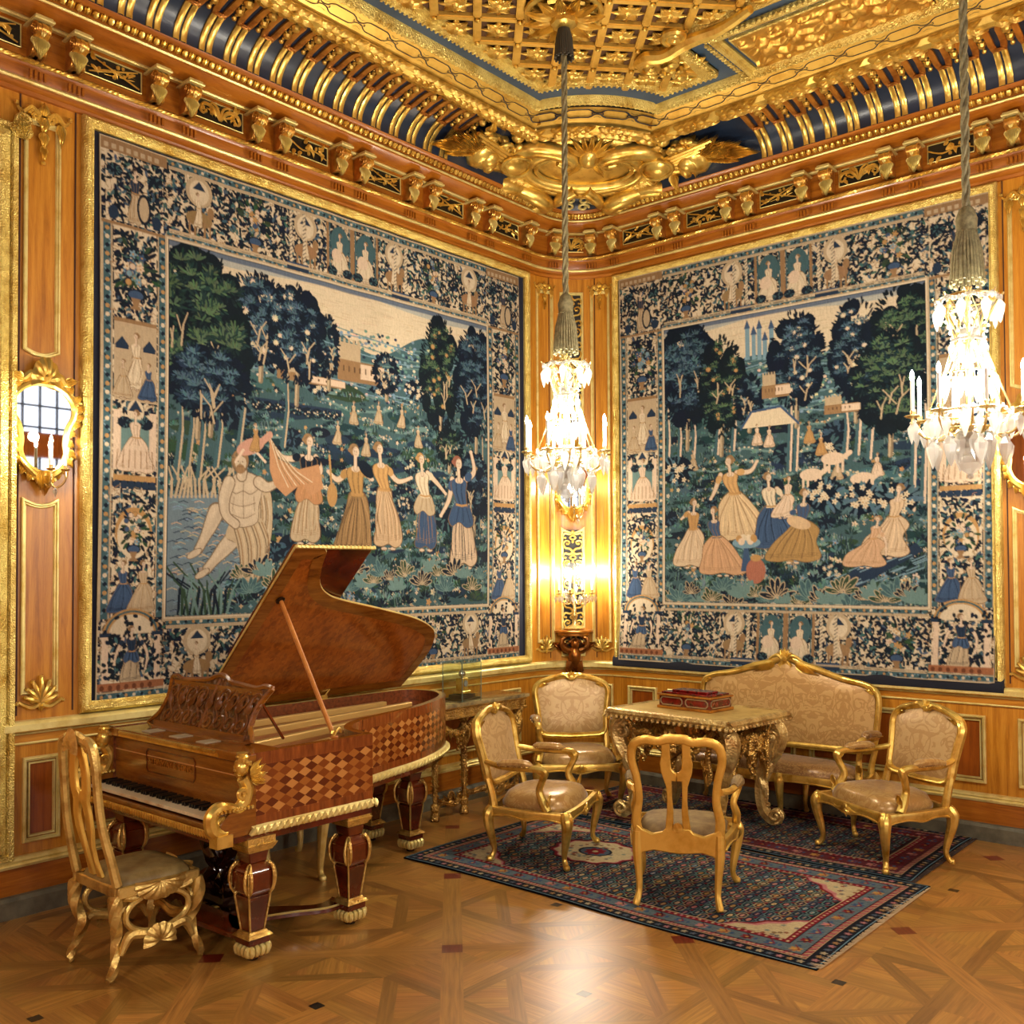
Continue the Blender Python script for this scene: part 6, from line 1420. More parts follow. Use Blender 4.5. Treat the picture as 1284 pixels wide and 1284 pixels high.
arch_side((-.22, -.215, 0), (.22, -.215, 0), (0, -1, 0)).build('shell_stretcher', GS, r); arch_side((.225, -.21, 0), (.21, .21, 0), (1, 0, 0)).build('shell_stretcher', GS, r); arch_side((-.225, -.21, 0), (-.21, .21, 0), (-1, 0, 0)).build('shell_stretcher', GS, r)
# ---- stool behind the piano
r = empty('stool', (-3.64, -.56, 0), rad(31), 'pale gilt stool on cabriole legs under the piano against the wall', 'stool')
for sx in (-1, 1):
    for sy in (-1, 1): leg_cab(sx*.29, sy*.19, sx, sy, .46, 1.1).build('leg', GOLDP, r)
m = MB(); rail(m, (-.29, -.19), (.29, -.19), .50, .06, .05); rail(m, (.29, .19), (-.29, .19), .50, .06, .05); rail(m, (.29, -.19), (.29, .19), .50, .06, .04); rail(m, (-.29, .19), (-.29, -.19), .50, .06, .04); m.build('seat_rail', GOLDP, r)
m = MB(); cushion(m, 0, 0, .58, .58, .38, .505, .56); m.build('seat', VELV, r)
# ---------------------------------------------------------------- carved centre table
r = empty('carved_table', (-1.085, -2.065, .018), rad(-5), 'heavily carved gilt table on scroll legs in the middle of the seating group', 'table')
SG = gilt('silver_gold', lin(232, 202, 128), lin(150, 104, 46), .34, .65, carve=.6, cs=60, cd=.008, wear=.6)
hx_, hy_, zt = .40, .55, .89
m = MB(); m.box((0, 0, zt-.012), (hx_*2-.05, hy_*2-.05, .02)); m.build('table_top', gilt('gilt_top', lin(222, 190, 110), lin(190, 150, 72), .42, .5), r, bevel=.004)
m = MB(); m.box((0, 0, zt-.045), (hx_*2-.06, hy_*2-.06, .045)); per = [(-hx_, -hy_), (hx_, -hy_), (hx_, hy_), (-hx_, hy_)]
for i in range(4):
    a, b = Vector((*per[i], 0)), Vector((*per[(i+1) % 4], 0)); d = (b-a).normalized(); n_ = Vector((d.y, -d.x, 0)); L = (b-a).length; k = int(L/.05)
    m.tube([a+Vector((0, 0, zt-.026)), b+Vector((0, 0, zt-.026))], .032, 8)
    for j in range(k+1):
        p = a+d*L*j/k; leaf(m, p+n_*.012+Vector((0, 0, zt-.008)), -d if False else d*1.0, (d*.8+Vector((0, 0, -.6))), .05, .085, .03, 3); m.ball(p+n_*.024+Vector((0, 0, zt-.055)), .018, 6)
m.build('carved_edge', SG, r)
def scroll_leg(x, y):
    q = MB(); ax = abs(x)/x; ay = abs(y)/y; D = Vector((ax*.35, ay, 0)).normalized(); Sd = Vector((D.y, -D.x, 0)); o = Vector((x, y, 0)); Z = Vector((0, 0, 1))
    pt = lambda h, z: o+D*h+Z*z
    q.tube([pt(-.02, .80), pt(.04, .80), pt(.085, .74), pt(.085, .66), pt(.04, .55), pt(-.02, .46), pt(-.05, .36), pt(-.055, .24), pt(-.03, .13), pt(.03, .07), pt(.08, .075), pt(.10, .11), pt(.075, .14), pt(.05, .12)], [.035, .055, .062, .058, .05, .042, .038, .036, .036, .036, .034, .03, .022, .014], 10, sm=5, lobes=5, la=.15)
    q.tube(spiral(pt(.045, .70), .055, .012, 1.4, 0, D, Z, 18), .02, 7); q.ball(pt(.045, .70)+Sd*.05, .022, 8); q.ball(pt(.045, .70)-Sd*.05, .022, 8)
    for sd in (-1, 1): q.tube(spiral(pt(.06, .10)+Sd*sd*.03, .055, .01, 1.5, -PI/2, D, Z, 18), .014, 7); q.tube(spiral(pt(.045, .70)+Sd*sd*.045, .05, .01, 1.3, 0, D, Z, 16), .012, 6)
    for k in range(9): q.ball(pt(.14-.006*k*k*.3, .74-.035*k), .011, 6)
    leaf(q, pt(.02, .56), Sd, Vector((-D.x*.3, -D.y*.3, -1)), .13, .22, .06, 5); leaf(q, pt(-.06, .40), -Sd, Vector((D.x*.2, D.y*.2, -1)), .11, .2, -.05, 5)
    for k in range(6): q.ball(pt(-.01-.02*sin(k), .34-.04*k)+Sd*.0, .02, 6)
    return q
for x in (-.29, .29):
    for y in (-.44, .44): scroll_leg(x, y).build('leg', SG, r)
for k, (A, B, o, L) in enumerate((((1, 0, 0), (0, 0, 1), (0, -.48, 0), .54), ((-1, 0, 0), (0, 0, 1), (0, .48, 0), .54), ((0, -1, 0), (0, 0, 1), (-.34, 0, 0), .84), ((0, 1, 0), (0, 0, 1), (.34, 0, 0), .84))):
    A, o = Vector(A), Vector(o); N = A.cross(Vector(B)); q = MB(); Z = Vector((0, 0, 1)); r_ = random.Random(k)
    pt = lambda a, z, c=0: o+A*a*L/2+Z*z+N*c
    for sg in (-1, 1):
        q.tube([pt(sg*.95, .80), pt(sg*.75, .72), pt(sg*.5, .74), pt(sg*.3, .66), pt(sg*.12, .60), pt(0, .56)], [.02, .026, .024, .028, .026, .02], 8, sm=5)
        q.tube(spiral(pt(sg*.55, .67, .01), .065, .012, 1.5, 1, A*sg, Z, 18), .016, 7); q.tube(spiral(pt(sg*.2, .70, .01), .055, .012, 1.4, 2, A*sg, Z, 18), .015, 7)
        q.tube([pt(sg*.9, .78), pt(sg*.8, .62), pt(sg*.86, .48), pt(sg*.8, .40)], [.02, .022, .018, .01], 7, sm=4); leaf(q, pt(sg*.35, .70, .02), A*sg if sg > 0 else -A*sg, (A*sg*.7-Z), .08, .14, .03, 5)
        for j in range(7): q.ball(pt(sg*r_.uniform(.1, .8), r_.uniform(.55, .76), .02), r_.uniform(.012, .024), 6)
        leaf(q, pt(sg*.75, .60, .01), A, -Z, .07, .12, .03, 3)
    shell(q, pt(0, .64, .02), A, Z, .16, .12, .04, 7); leaf(q, pt(0, .62, .02), A, -Z, .13, .15, .04, 5)
    for j in range(5): q.ball(pt(r_.uniform(-.12, .12), .52-.02*j, .02), .018, 6)
    q.build('apron_carving', GOLDK, r)
# casket
r = empty('casket', (-1.045, -2.03, .907), rad(-5), 'small casket with red panels in pale metal frames, on the carved table', 'box')
REDT = plain('red_tortoiseshell', lin(128, 14, 10), .12, c2=lin(58, 6, 6), vs=22, coat=.8); PEW = plain('pewter', lin(196, 180, 150), .3, .8)
hx_, hy_ = .145, .235
m = MB(); m.box((0, 0, .012), (hx_*2+.03, hy_*2+.03, .022)); m.box((0, 0, .108), (hx_*2+.03, hy_*2+.03, .014)); m.build('casket_base', BRONZE, r, bevel=.003)
m = MB(); m.box((0, 0, .06), (hx_*2, hy_*2, .085)); m.build('casket_body', REDT, r)
m = MB()
def mp4(i):
    return [lambda a, z, o: Vector((a, -hy_-o, z)), lambda a, z, o: Vector((hx_+o, a, z)), lambda a, z, o: Vector((-a, hy_+o, z)), lambda a, z, o: Vector((-hx_-o, -a, z))][i]
oct_ = lambda a0, a1, z0, z1, c: [(a0+c, z0), (a1-c, z0), (a1, z0+c), (a1, z1-c), (a1-c, z1), (a0+c, z1), (a0, z1-c), (a0, z0+c)]
for i in range(4):
    h_ = hx_ if i % 2 == 0 else hy_; cells_ = [(-h_+.012, h_-.012)] if i % 2 == 0 else [(-h_+.012, -.012), (.012, h_-.012)]
    for a0, a1 in cells_: moulding(m, mp4(i), oct_(a0, a1, .028, .094, .02), [(0, 0), (0, .006), (.008, .006), (.008, 0)])
m.build('panel_frame', PEW, r)
m = MB(); m.box((0, 0, .122), (hx_*2-.02, hy_*2-.02, .016)); m.box((0, 0, .136), (hx_*2-.14, hy_*2-.14, .014)); m.build('casket_lid', REDT, r, bevel=.004)
# ---------------------------------------------------------------- console table with marble top
r = empty('console_table', (-1.77, -.27, 0), 0, 'gilt console table with marble top and carved swags, against the wall past the piano', 'table')
r.scale = (.76, .85, 1)
m = MB(); m.box((0, 0, .905), (1.56, .44, .03)); m.build('marble_top', plain('veined_marble', lin(176, 150, 96), .12, c2=lin(88, 76, 56), vs=7, coat=.5), r, bevel=.008, seg=2)
m = MB(); m.box((0, 0, .845), (1.48, .37, .085)); 
for z in (.885, .805): m.tube([(-.75, -.195, z), (.75, -.195, z)], .012, 6); m.tube([(.75, -.195, z), (.75, .18, z)], .012, 6)
for k in range(30): leaf(m, (-.72+.05*k, -.185, .865), (1, 0, 0), (.5, 0, -1), .035, .05, .018, 3)
m.build('apron', GOLDK, r)
LO[0] = Vector((0, -1, 0)); r_ = random.Random(5)
for k, x0 in enumerate((-.38, .36)):
    q = MB()
    for j in range(19):
        t = j/18; x = x0-.30+.6*t; z = .79-.10*sin(PI*t); q.ball((x, -.19, z), r_.uniform(.018, .03), 7); q.ball((x+.01, -.185, z-.035), r_.uniform(.012, .022), 6)
        if j % 2: leaf(q, (x, -.20, z), (1, 0, 0), (r_.uniform(-.6, .6), 0, -1), .045, .08, .02, 3)
    shell(q, (x0+.37 if k == 0 else x0, -.205, .74), (1, 0, 0), (0, 0, 1), .14, .08, .04, 5)
    for j in range(8): q.ball((x0+r_.uniform(-.05, .05), -.2, .69-.02*j), .016, 6)
    q.build('swag', GOLDK, r)
for x in (-.66, -.22, .24, .66):
    q = MB(); q.lathe([(.035, 0), (.05, .015), (.045, .05), (.03, .07), (.045, .09), (.045, .12), (.022, .14), (.03, .3), (.036, .52), (.028, .56), (.05, .59), (.075, .65), (.07, .70), (.04, .735), (.03, .75), (.05, .77), (.055, .80)], 14, (x, -.13, 0), lobes=10, la=.18)
    for a in np.linspace(0, 2*PI, 6)[:-1]: [q.ball((x+.036*cos(a), -.13+.036*sin(a), .2+.04*j), .009, 5) for j in range(8)]
    q.build('leg', GOLDK, r)
q = MB()
for sg in (-1, 1):
    q.tube([(sg*.66, -.13, .10), (sg*.50, -.10, .13), (sg*.35, -.12, .10), (sg*.2, -.08, .15), (0, -.05, .14)], [.024, .03, .03, .03, .024], 8, sm=5); q.tube(spiral((sg*.4, -.12, .15), .055, .012, 1.4, 0, (sg, 0, 0), (0, 0, 1), 16), .014, 6)
    for j in range(5): leaf(q, (sg*(.15+.1*j), -.12, .12), (1, 0, 0), (sg*.7, 0, .6), .06, .1, .03, 3)
q.build('stretcher', GOLDK, r); LO[0] = None
# glass case and clock
GL, nt, b = new_mat('case_glass'); nt.nodes.remove(b); tr = nt.nodes.new('ShaderNodeBsdfTransparent'); gs = nt.nodes.new('ShaderNodeBsdfGlossy'); gs.inputs['Roughness'].default_value = .02; tr.inputs[0].default_value = (.93, .97, .95, 1)
ms = nt.nodes.new('ShaderNodeMixShader'); ms.inputs[0].default_value = .07; nt.links.new(tr.outputs[0], ms.inputs[1]); nt.links.new(gs.outputs[0], ms.inputs[2]); nt.links.new(ms.outputs[0], nt.nodes['Material Output'].inputs[0])
r = empty('display_case', (-1.86, -.29, .921), rad(8), 'glass display case on the marble-topped console', 'display case')
m = MB(); 
for a, b_, w in (((0, -.1, .155), (.27, .003, .31), 0), ((0, .1, .155), (.27, .003, .31), 0), ((-.135, 0, .155), (.003, .2, .31), 0), ((.135, 0, .155), (.003, .2, .31), 0), ((0, 0, .31), (.27, .2, .003), 0)): m.box(a, b_)
m.build('glass', GL, r); m = MB()
EDG = plain('glass_edge', lin(120, 140, 124), .2, .3)
for sx in (-1, 1):
    for sy in (-1, 1): m.box((sx*.135, sy*.1, .155), (.005, .005, .31))
    m.box((sx*.135, 0, .311), (.005, .2, .005)); m.box((0, sx*.1, .311), (.27, .005, .005))
m.build('case_edge', EDG, r)
m = MB(); m.box((0, 0, .008), (.262, .19, .014)); m.box((0, 0, .03), (.2, .13, .03)); m.build('case_plinth', plain('dark_plinth', lin(60, 50, 34), .3), r)
r = empty('table_clock', (-1.86, -.29, .969), rad(8), 'small gilt clock topped by a silver sphere, inside the glass case', 'clock')
m = MB(); m.box((0, 0, .012), (.12, .09, .022)); m.box((0, 0, .075), (.085, .07, .11)); m.build('clock_case', GOLD, r, bevel=.003)
m = MB(); m.ball((0, 0, .165), .032, 14); m.lathe([(.012, .13), (.02, .135), (.02, .14), (.01, .145)], 10); m.build('silver_sphere', plain('silver', lin(220, 220, 216), .12, 1), r)
m = MB(); m.lathe([(0, 0), (.026, 0), (.026, .004), (0, .004)], 18, (0, -.036, .085), axis=(0, -1, 0)); m.build('dial', plain('dial_grey', lin(150, 150, 140), .4), r)
# ---------------------------------------------------------------- GRAND PIANO
pn_ = empty('grand_piano', (-4.0, -1.0, 0), 0, 'grand piano in chequered marquetry with gilt mounts and its lid raised', 'piano'); PO = Vector((-4, -1, 0))
WAL = wood('walnut_veneer', lin(88, 44, 8), lin(124, 70, 16), lin(152, 94, 28), scale=(3, 3, 30), rough=.22, coat=.6)
BUR = plain('burl_veneer', lin(132, 70, 34), .3, c2=lin(82, 38, 16), vs=40, coat=.4)
MAH = plain('dark_mahogany', lin(112, 42, 12), .16, c2=lin(62, 20, 8), vs=5, coat=.7)
def marquetry(name):
    m, nt, b = new_mat(name); tc = nt.nodes.new('ShaderNodeTexCoord'); sp = nt.nodes.new('ShaderNodeSeparateXYZ'); nt.links.new(tc.outputs['UV'], sp.inputs[0])
    def mt(op, a, b_=None, c=None):
        n = nd(nt, 'ShaderNodeMath', operation=op)
        for i, v in enumerate((a, b_, c)):
            if v is None: continue
            if isinstance(v, (int, float)): n.inputs[i].default_value = v
            else: nt.links.new(v, n.inputs[i])
        return n.outputs[0]
    x, z = mt('DIVIDE', sp.outputs['X'], .084), mt('DIVIDE', sp.outputs['Y'], .050)
    u, v = mt('FLOOR', mt('ADD', x, z)), mt('FLOOR', mt('SUBTRACT', x, z))
    cb = nt.nodes.new('ShaderNodeCombineXYZ'); nt.links.new(u, cb.inputs[0]); nt.links.new(v, cb.inputs[1]); wn = nt.nodes.new('ShaderNodeTexWhiteNoise'); nt.links.new(cb.outputs[0], wn.inputs[0])
    par = mt('MODULO', mt('ABSOLUTE', u), 2); par2 = mt('MODULO', mt('ABSOLUTE', v), 2)
    s = mt('ADD', mt('MULTIPLY', wn.outputs['Value'], .45), mt('MULTIPLY', mt('MODULO', mt('ABSOLUTE', mt('ADD', u, v)), 2), .5))
    col = ramp(nt, s, [(0, lin(92, 36, 12)), (.22, lin(124, 60, 20)), (.48, lin(156, 92, 36)), (.78, lin(190, 128, 62))], 'CONSTANT')
    inb = mt('MULTIPLY', mt('GREATER_THAN', sp.outputs['Y'], .745), mt('LESS_THAN', sp.outputs['Y'], 1.0))
    mx = nd(nt, 'ShaderNodeMix', data_type='RGBA'); nt.links.new(inb, mx.inputs['Factor']); nt.links.new(col, mx.inputs[7])
    w = ramp(nt, noise(nt, coords(nt, (40, 6, 1), 'UV'), 1, 4), [(.3, lin(96, 42, 14)), (.7, lin(150, 78, 30))]); nt.links.new(w, mx.inputs[6])
    nt.links.new(mx.outputs[2], b.inputs['Base Color']); b.inputs['Roughness'].default_value = .25; b.inputs['Coat Weight'].default_value = .5; b.inputs['Coat Roughness'].default_value = .08; return m
MARQ = marquetry('chequer_marquetry')
side = [(-4.90, -1.72), (-4.09, -1.72)]+[(p.x, p.y) for p in smooth_path([(-4.075, -1.69, 0), (-4.06, -1.56, 0), (-3.99, -1.42, 0), (-3.80, -1.28, 0), (-3.5, -1.19, 0), (-3.15, -1.10, 0), (-2.82, -.96, 0), (-2.55, -.78, 0), (-2.42, -.58, 0), (-2.42, -.40, 0), (-2.50, -.28, 0), (-2.62, -.25, 0)], 5)]+[(-4.90, -.25)]
sd = [Vector((x, y, 0))-Vector((PO.x, PO.y, 0)) for x, y in side]
def rimwall(name, mats, z0, z1, off, th, parent=pn_, uvm=True, pts=None):
    pts = pts or sd; K = len(pts); v, f, uv = [], [], []; acc = [0]
    for a, b_ in zip(pts, pts[1:]): acc.append(acc[-1]+(b_-a).length)
    N = []
    for i in range(K):
        t = (pts[min(i+1, K-1)]-pts[max(0, i-1)]).normalized(); N.append(Vector((t.y, -t.x, 0)))
    ring = [(off, z0), (off, z1), (off-th, z1), (off-th, z0)]
    for i in range(K): v += [pts[i]+N[i]*o+Vector((0, 0, z)) for o, z in ring]
    for i in range(K-1):
        for k in range(4): f.append((i*4+k, i*4+(k+1) % 4, (i+1)*4+(k+1) % 4, (i+1)*4+k)); uv += [(acc[i], ring[k][1]), (acc[i], ring[(k+1) % 4][1]), (acc[i+1], ring[(k+1) % 4][1]), (acc[i+1], ring[k][1])]
    f += [(3, 2, 1, 0), tuple((K-1)*4+k for k in range(4))]; uv += [(0, z0)]*8
    me = bpy.data.meshes.new(name); me.from_pydata([tuple(p) for p in v], [], f); l = me.uv_layers.new(name='u'); l.data.foreach_set('uv', np.array(uv, 'f').ravel())
    for m_ in mats: me.materials.append(m_)
    if len(mats) > 1: me.polygons.foreach_set('material_index', [(1 if (i % 4 == 2) else (2 if i % 4 == 1 else 0)) for i in range((K-1)*4)]+[0, 0])
    me.polygons.foreach_set('use_smooth', [True]*len(f)); me.set_sharp_from_angle(angle=rad(30))
    o = bpy.data.objects.new(name, me); COL.objects.link(o); o.parent = parent; return o
rimwall('rim', [MARQ, BUR, WAL], .69, 1.065, 0, .05)
m = MB(); dn_ = []
for a, b_ in zip(sd, sd[1:]):
    n = max(1, int((b_-a).length/.02)); dn_ += [a.lerp(b_, k/n) for k in range(n)]
dn_ = dn_[:int(len(dn_)*.62)]; m.tube([p+Vector((0, 0, .675)) for p in dn_[::3]], .026, 8)
for i in range(0, len(dn_)-1, 2):
    t = (dn_[i+1]-dn_[i]).normalized(); n_ = Vector((t.y, -t.x, 0)); m.ball(dn_[i]+n_*.018+Vector((0, 0, .675)), (.024, .024, .024), 7, M=Matrix(((t*.75+Vector((0, 0, .66))), n_, (t*-.66+Vector((0, 0, .75))))).transposed() @ Matrix.Diagonal((1.25, .7, .6)))
m.build('gilt_moulding', GOLDP, pn_)
rimwall('lower_fillet', [MAH], .615, .655, -.01, .06)
poly = [(p.x, p.y) for p in sd]
m = MB(); m.slab(poly, (0, 0, .66), (1, 0, 0), (0, 1, 0), .03); m.build('bottom_board', MAH, pn_)
SB = plain('soundboard', lin(206, 150, 88), .4); m = MB(); m.slab([(p.x*.985, p.y*.985) for p in sd[:]], (0, 0, .93), (1, 0, 0), (0, 1, 0), .006); m.build('soundboard', SB, pn_)
PL = plain('iron_plate', lin(216, 178, 104), .3, .5); m = MB()
L_ = lambda x, y, z: Vector((x, y, z))-PO
for a, b_ in (((-4.55, -1.5), (-3.9, -1.3)), ((-4.55, -1.15), (-3.0, -.85)), ((-4.55, -.8), (-2.7, -.55)), ((-4.55, -.45), (-2.8, -.38)), ((-4.6, -1.62), (-4.6, -.3))): m.beam(L_(*a, .985), L_(*b_, .985), .05, .045)
m.tube([L_(-4.5, -1.6, .97), L_(-4.05, -1.4, .97), L_(-3.6, -1.1, .97), L_(-3.0, -.9, .97), L_(-2.6, -.6, .97)], [.05, .06, .06, .05, .04], 8, sm=4, flat=.4, up=(0, 0, 1)); m.build('iron_frame', PL, pn_, bevel=.006)
m = MB()
for k in range(58): y = -.34-1.2*k/57; m.beam(L_(-4.5, y, .962), L_(-4.0+1.45*(k/57 < .75)*(1-(k/57))+.1, y+.10, .962), .0025, .0025)
m.build('strings', plain('string_steel', lin(200, 150, 110), .3, .9), pn_)
# front: keybed, fallboard, cheeks
m = MB(); m.box(L_(-4.94, -.985, .665), (.25, 1.46, .07)); m.build('keybed', MAH, pn_)
m = MB(); m.box(L_(-5.055, -.985, .69), (.03, 1.36, .05)); m.build('key_slip', WAL, pn_, bevel=.004)
m = MB(); m.tube([L_(-5.075, -.30, .675), L_(-5.075, -1.67, .675)], .016, 6)
for k in range(54): m.ball(L_(-5.088, -.31-1.35*k/53, .675), (.010, .012, .02), 6)
m.build('front_moulding', GOLD, pn_)
IV = plain('ivory_key', lin(232, 214, 170), .3); EB = plain('ebony_key', lin(14, 12, 10), .25)
kp = MB(); y0, y1 = -.30, -1.54; kw = (y1-y0)/52
keys = MB()
for k in range(52): keys.box(L_(-4.965, y0+kw*(k+.5), .733), (.155, abs(kw)-.0014, .018))
kk = keys.build('white_keys', IV, pn_, ang=0, bevel=.0012); tag(kk, 'row of ivory keys', kind='stuff')
keys = MB()
for k in range(51):
    if (k % 7) in (1, 4): continue
    keys.box(L_(-4.935, y0+kw*(k+1), .752), (.095, .012, .022))
kk = keys.build('black_keys', EB, pn_, ang=0, bevel=.002); tag(kk, 'row of black keys', kind='stuff')
m = MB(); m.box(L_(-4.875, -.925, .88), (.02, 1.36, .27)); m.build('fallboard', WAL, pn_)
m = MB()
def mpF(a, z, o): return L_(-4.885-o, -a, z)
moulding(m, mpF, oct_(.66, 1.18, .84, .975, .02), [(0, 0), (0, .005), (.008, .005), (.008, 0)])
m.build('nameplate_band', MAH, pn_)
fc = bpy.data.curves.new('nameplate_lettering', 'FONT'); fc.body = 'STEINWAY & SONS'; fc.size = .05; fc.align_x = 'CENTER'; fc.align_y = 'CENTER'; fc.extrude = .003; fc.space_character = 1.05
fo_ = bpy.data.objects.new('lettering', fc); COL.objects.link(fo_); fo_.parent = pn_; fo_.location = L_(-4.889, -.92, .906); fo_.rotation_euler = (PI/2, 0, -PI/2); fo_.data.materials.append(BRONZE)
dg = bpy.context.evaluated_depsgraph_get(); me_ = bpy.data.meshes.new_from_object(fo_.evaluated_get(dg)); fm_ = bpy.data.objects.new('lettering', me_); COL.objects.link(fm_); fm_.parent = pn_; fm_.location = fo_.location; fm_.rotation_euler = fo_.rotation_euler; bpy.data.objects.remove(fo_); fm_.name = 'lettering'; tag(fm_, kind='stuff')
m = MB(); m.box(L_(-4.80, -.985, 1.035), (.24, 1.42, .05)); m.box(L_(-4.70, -.985, 1.0), (.06, 1.42, .09)); m.build('top_ledge', WAL, pn_, bevel=.006)
m = MB()
for k in range(44): m.ball(L_(-4.925, -.42-1.0*k/43, 1.045), (.012, .013, .012), 6)
m.box(L_(-4.915, -.93, 1.03), (.02, 1.05, .02)); m.build('ledge_beading', GOLD, pn_)
PAP = plain('inlay_paper', lin(190, 176, 140), .5)
for y in (-.62, -.92, -1.2): m = MB(); m.box(L_(-4.82, y, 1.062), (.1, .09, .004)); m.build('ledge_inlay', PAP, pn_)
for sg, y in ((-1, -1.70), (1, -.27)):
    m = MB(); th = .045; pts = [(-5.08, .66), (-5.08, .74), (-5.02, .79), (-4.95, .80), (-4.91, .86), (-4.93, .95), (-4.93, 1.06), (-4.87, 1.06), (-4.87, .66)]
    m.slab([(x-PO.x, z) for x, z in pts], (0, y-PO.y+.022, 0), (1, 0, 0), (0, 0, 1), .045); m.build('cheek', WAL, pn_, bevel=.004)
    g = MB(); q = lambda x, z, o=0: L_(x, y+sg*(.0)+o, z)
    g.tube([q(-5.02, .70), q(-5.06, .69), q(-5.11, .72), q(-5.12, .78), q(-5.08, .815), q(-5.02, .81), q(-4.97, .795), q(-4.93, .83), q(-4.915, .90), q(-4.94, .95)], [.02, .03, .036, .034, .034, .028, .03, .034, .036, .03], 9, sm=5)
    g.tube(spiral(q(-5.06, .735), .045, .01, 1.4, PI, (1, 0, 0), (0, 0, 1), 16), .016, 7); g.tube(spiral(q(-4.96, .87, -.03), .03, .008, 1.3, 0, (1, 0, 0), (0, 0, 1), 14), .012, 6)
    g.box(q(-5.06, .655), (.09, .07, .06))
    for t in np.linspace(0, 1, 10): g.ball(q(-5.10+.2*t, .80+.0*t, -.03), .011, 5)
    # cherub head with wings
    g.ball(q(-4.945, 1.0), (.040, .038, .046), 12); g.ball(q(-4.983, .992), (.010, .012, .010), 6); g.ball(q(-4.972, 1.006, -.02), .008, 6); g.ball(q(-4.972, 1.006, .02), .008, 6); g.ball(q(-4.975, .972), (.012, .018, .007), 6); g.ball(q(-4.96, .965), .018, 8)
    for k in range(14): a = k*.45; g.ball(q(-4.935+.03*cos(a), 1.03+.012*sin(a*2), .034*sin(a)), .016, 6)
    g.lathe([(.03, 0), (.036, .01), (.026, .02), (.03, .03)], 10, q(-4.94, 1.045))
    LO[0] = Vector((0, sg, 0))
    for k in range(4): leaf(g, q(-4.915+.004*k, .975-.012*k, sg*.03), (0, 0, 1), (1, 0, .9-.4*k), .05, .085, .02, 3)
    LO[0] = None
    g.build('winged_mount', GOLD, pn_)
# music desk
CARW = wood('carved_walnut', lin(52, 26, 8), lin(80, 44, 14), lin(108, 64, 24), scale=(9, 9, 9)); _nt = CARW.node_tree; _v = nd(_nt, 'ShaderNodeTexVoronoi'); _v.inputs['Scale'].default_value = 24; _nt.links.new(coords(_nt), _v.inputs['Vector']); bumpn(_nt, _nt.nodes['Principled BSDF'], _v.outputs['Distance'], 1.0, .02)
dp = empty  # (desk built as a framed openwork board leaning back)
def dk(a, b, c=0):                                     # a along width (0..1), b up, c out
    base = Vector((-4.75, -.49-.93*a, 1.06)); up = Vector((.10, 0, .30)); n_ = Vector((-.30, 0, .10)).normalized(); sk = Vector((0, .09*(a-.5)*2*b*0-.09*b, 0))
    return base+up*b+sk+n_*c-PO
m = MB(); o_ = [(0, 0), (1, 0), (1.0, .3), (.985, .6), (1.03, .92), (1.04, 1.0), (.97, 1.02), (.9, .97), (.75, 1.0), (.62, 1.03), (.56, 1.1), (.5, 1.13), (.44, 1.1), (.38, 1.03), (.25, 1.0), (.1, .97), (.03, 1.02), (-.04, 1.0), (-.03, .92), (.015, .6), (0, .3)]
sp_ = smooth_path([(a, b, 0) for a, b in o_], 3, True); m.tube([dk(p.x, p.y) for p in sp_], .016, 6, closed=True); m.beam(dk(0, .07), dk(1, .07), .02, .055); m.beam(dk(0.02, .9), dk(.98, .9), .014, .03)
dsk = m.build('music_desk', WAL, pn_)
q = MB(); q.slab([(p.x, p.y) for p in sp_], dk(0, 0, -.006), dk(1, 0)-dk(0, 0), dk(0, 1)-dk(0, 0), .008); q.build('desk_board', CARW, dsk); q = MB(); r_ = random.Random(2)
for i in range(8):
    for sg in (-1, 1):
        a0 = .5+sg*(.06+.055*i); b0 = .5+.22*(1 if i % 2 else -1)
        q.tube(spiral(dk(a0, b0), .062, .012, 1.6, r_.random()*6, (dk(1, 0)-dk(0, 0)).normalized()*sg, (dk(0, 1)-dk(0, 0)).normalized(), 18), .0085, 6)
for i in range(9):
    a0 = .08+.105*i; q.tube([dk(a0, .12), dk(a0+.04, .35), dk(a0-.03, .6), dk(a0+.03, .92)], [.008, .01, .009, .007], 6, sm=4); leaf(q, dk(a0, .5, .004), (dk(1, 0)-dk(0, 0)).normalized(), (dk(.0, 1)-dk(.0, 0)+Vector((0, r_.uniform(-.2, .2), 0))).normalized(), .06, .09, .012, 3); leaf(q, dk(a0+.05, .75, .004), (dk(1, 0)-dk(0, 0)).normalized(), (dk(.0, 0)-dk(.3*r_.uniform(-1, 1), 1)).normalized(), .06, .09, .012, 3)
q.tube([dk(.5, .1), dk(.5, 1.05)], .012, 6)
q.build('desk_fretwork', wood('fret_walnut', lin(76, 40, 12), lin(110, 64, 22), lin(138, 88, 36), scale=(9, 9, 9)), dsk)
m = MB(); m.beam(dk(.98, .75, -.01), L_(-4.50, -1.44, 1.06), .012, .012); m.build('desk_strut', MAH, dsk)
# lid, front flap, prop
s45 = .5**.5
def ld(x, w, c=0): return Vector((x, -.25-w*s45+c*s45, 1.085+w*s45+c*s45))-PO         # c>0 = outer side
lo = [(-4.30, 0), (-4.30, 1.47), (-4.09, 1.47)]+[(p.x, p.y) for p in smooth_path([(-4.06, 1.44, 0), (-4.03, 1.32, 0), (-3.96, 1.17, 0), (-3.85, 1.075, 0), (-3.69, 1.01, 0), (-3.28, .905, 0), (-2.91, .80, 0), (-2.68, .70, 0), (-2.56, .60, 0), (-2.49, .42, 0), (-2.49, .2, 0)], 4)]+[(-2.52, 0)]
n = len(lo); m = MB(); vs = [ld(x, w, 0) for x, w in lo]+[ld(x, w, .022) for x, w in lo]
m.add(vs, [tuple(range(n)), tuple(range(2*n-1, n-1, -1))]+[(i, i+n, (i+1) % n+n, (i+1) % n) for i in range(n)])
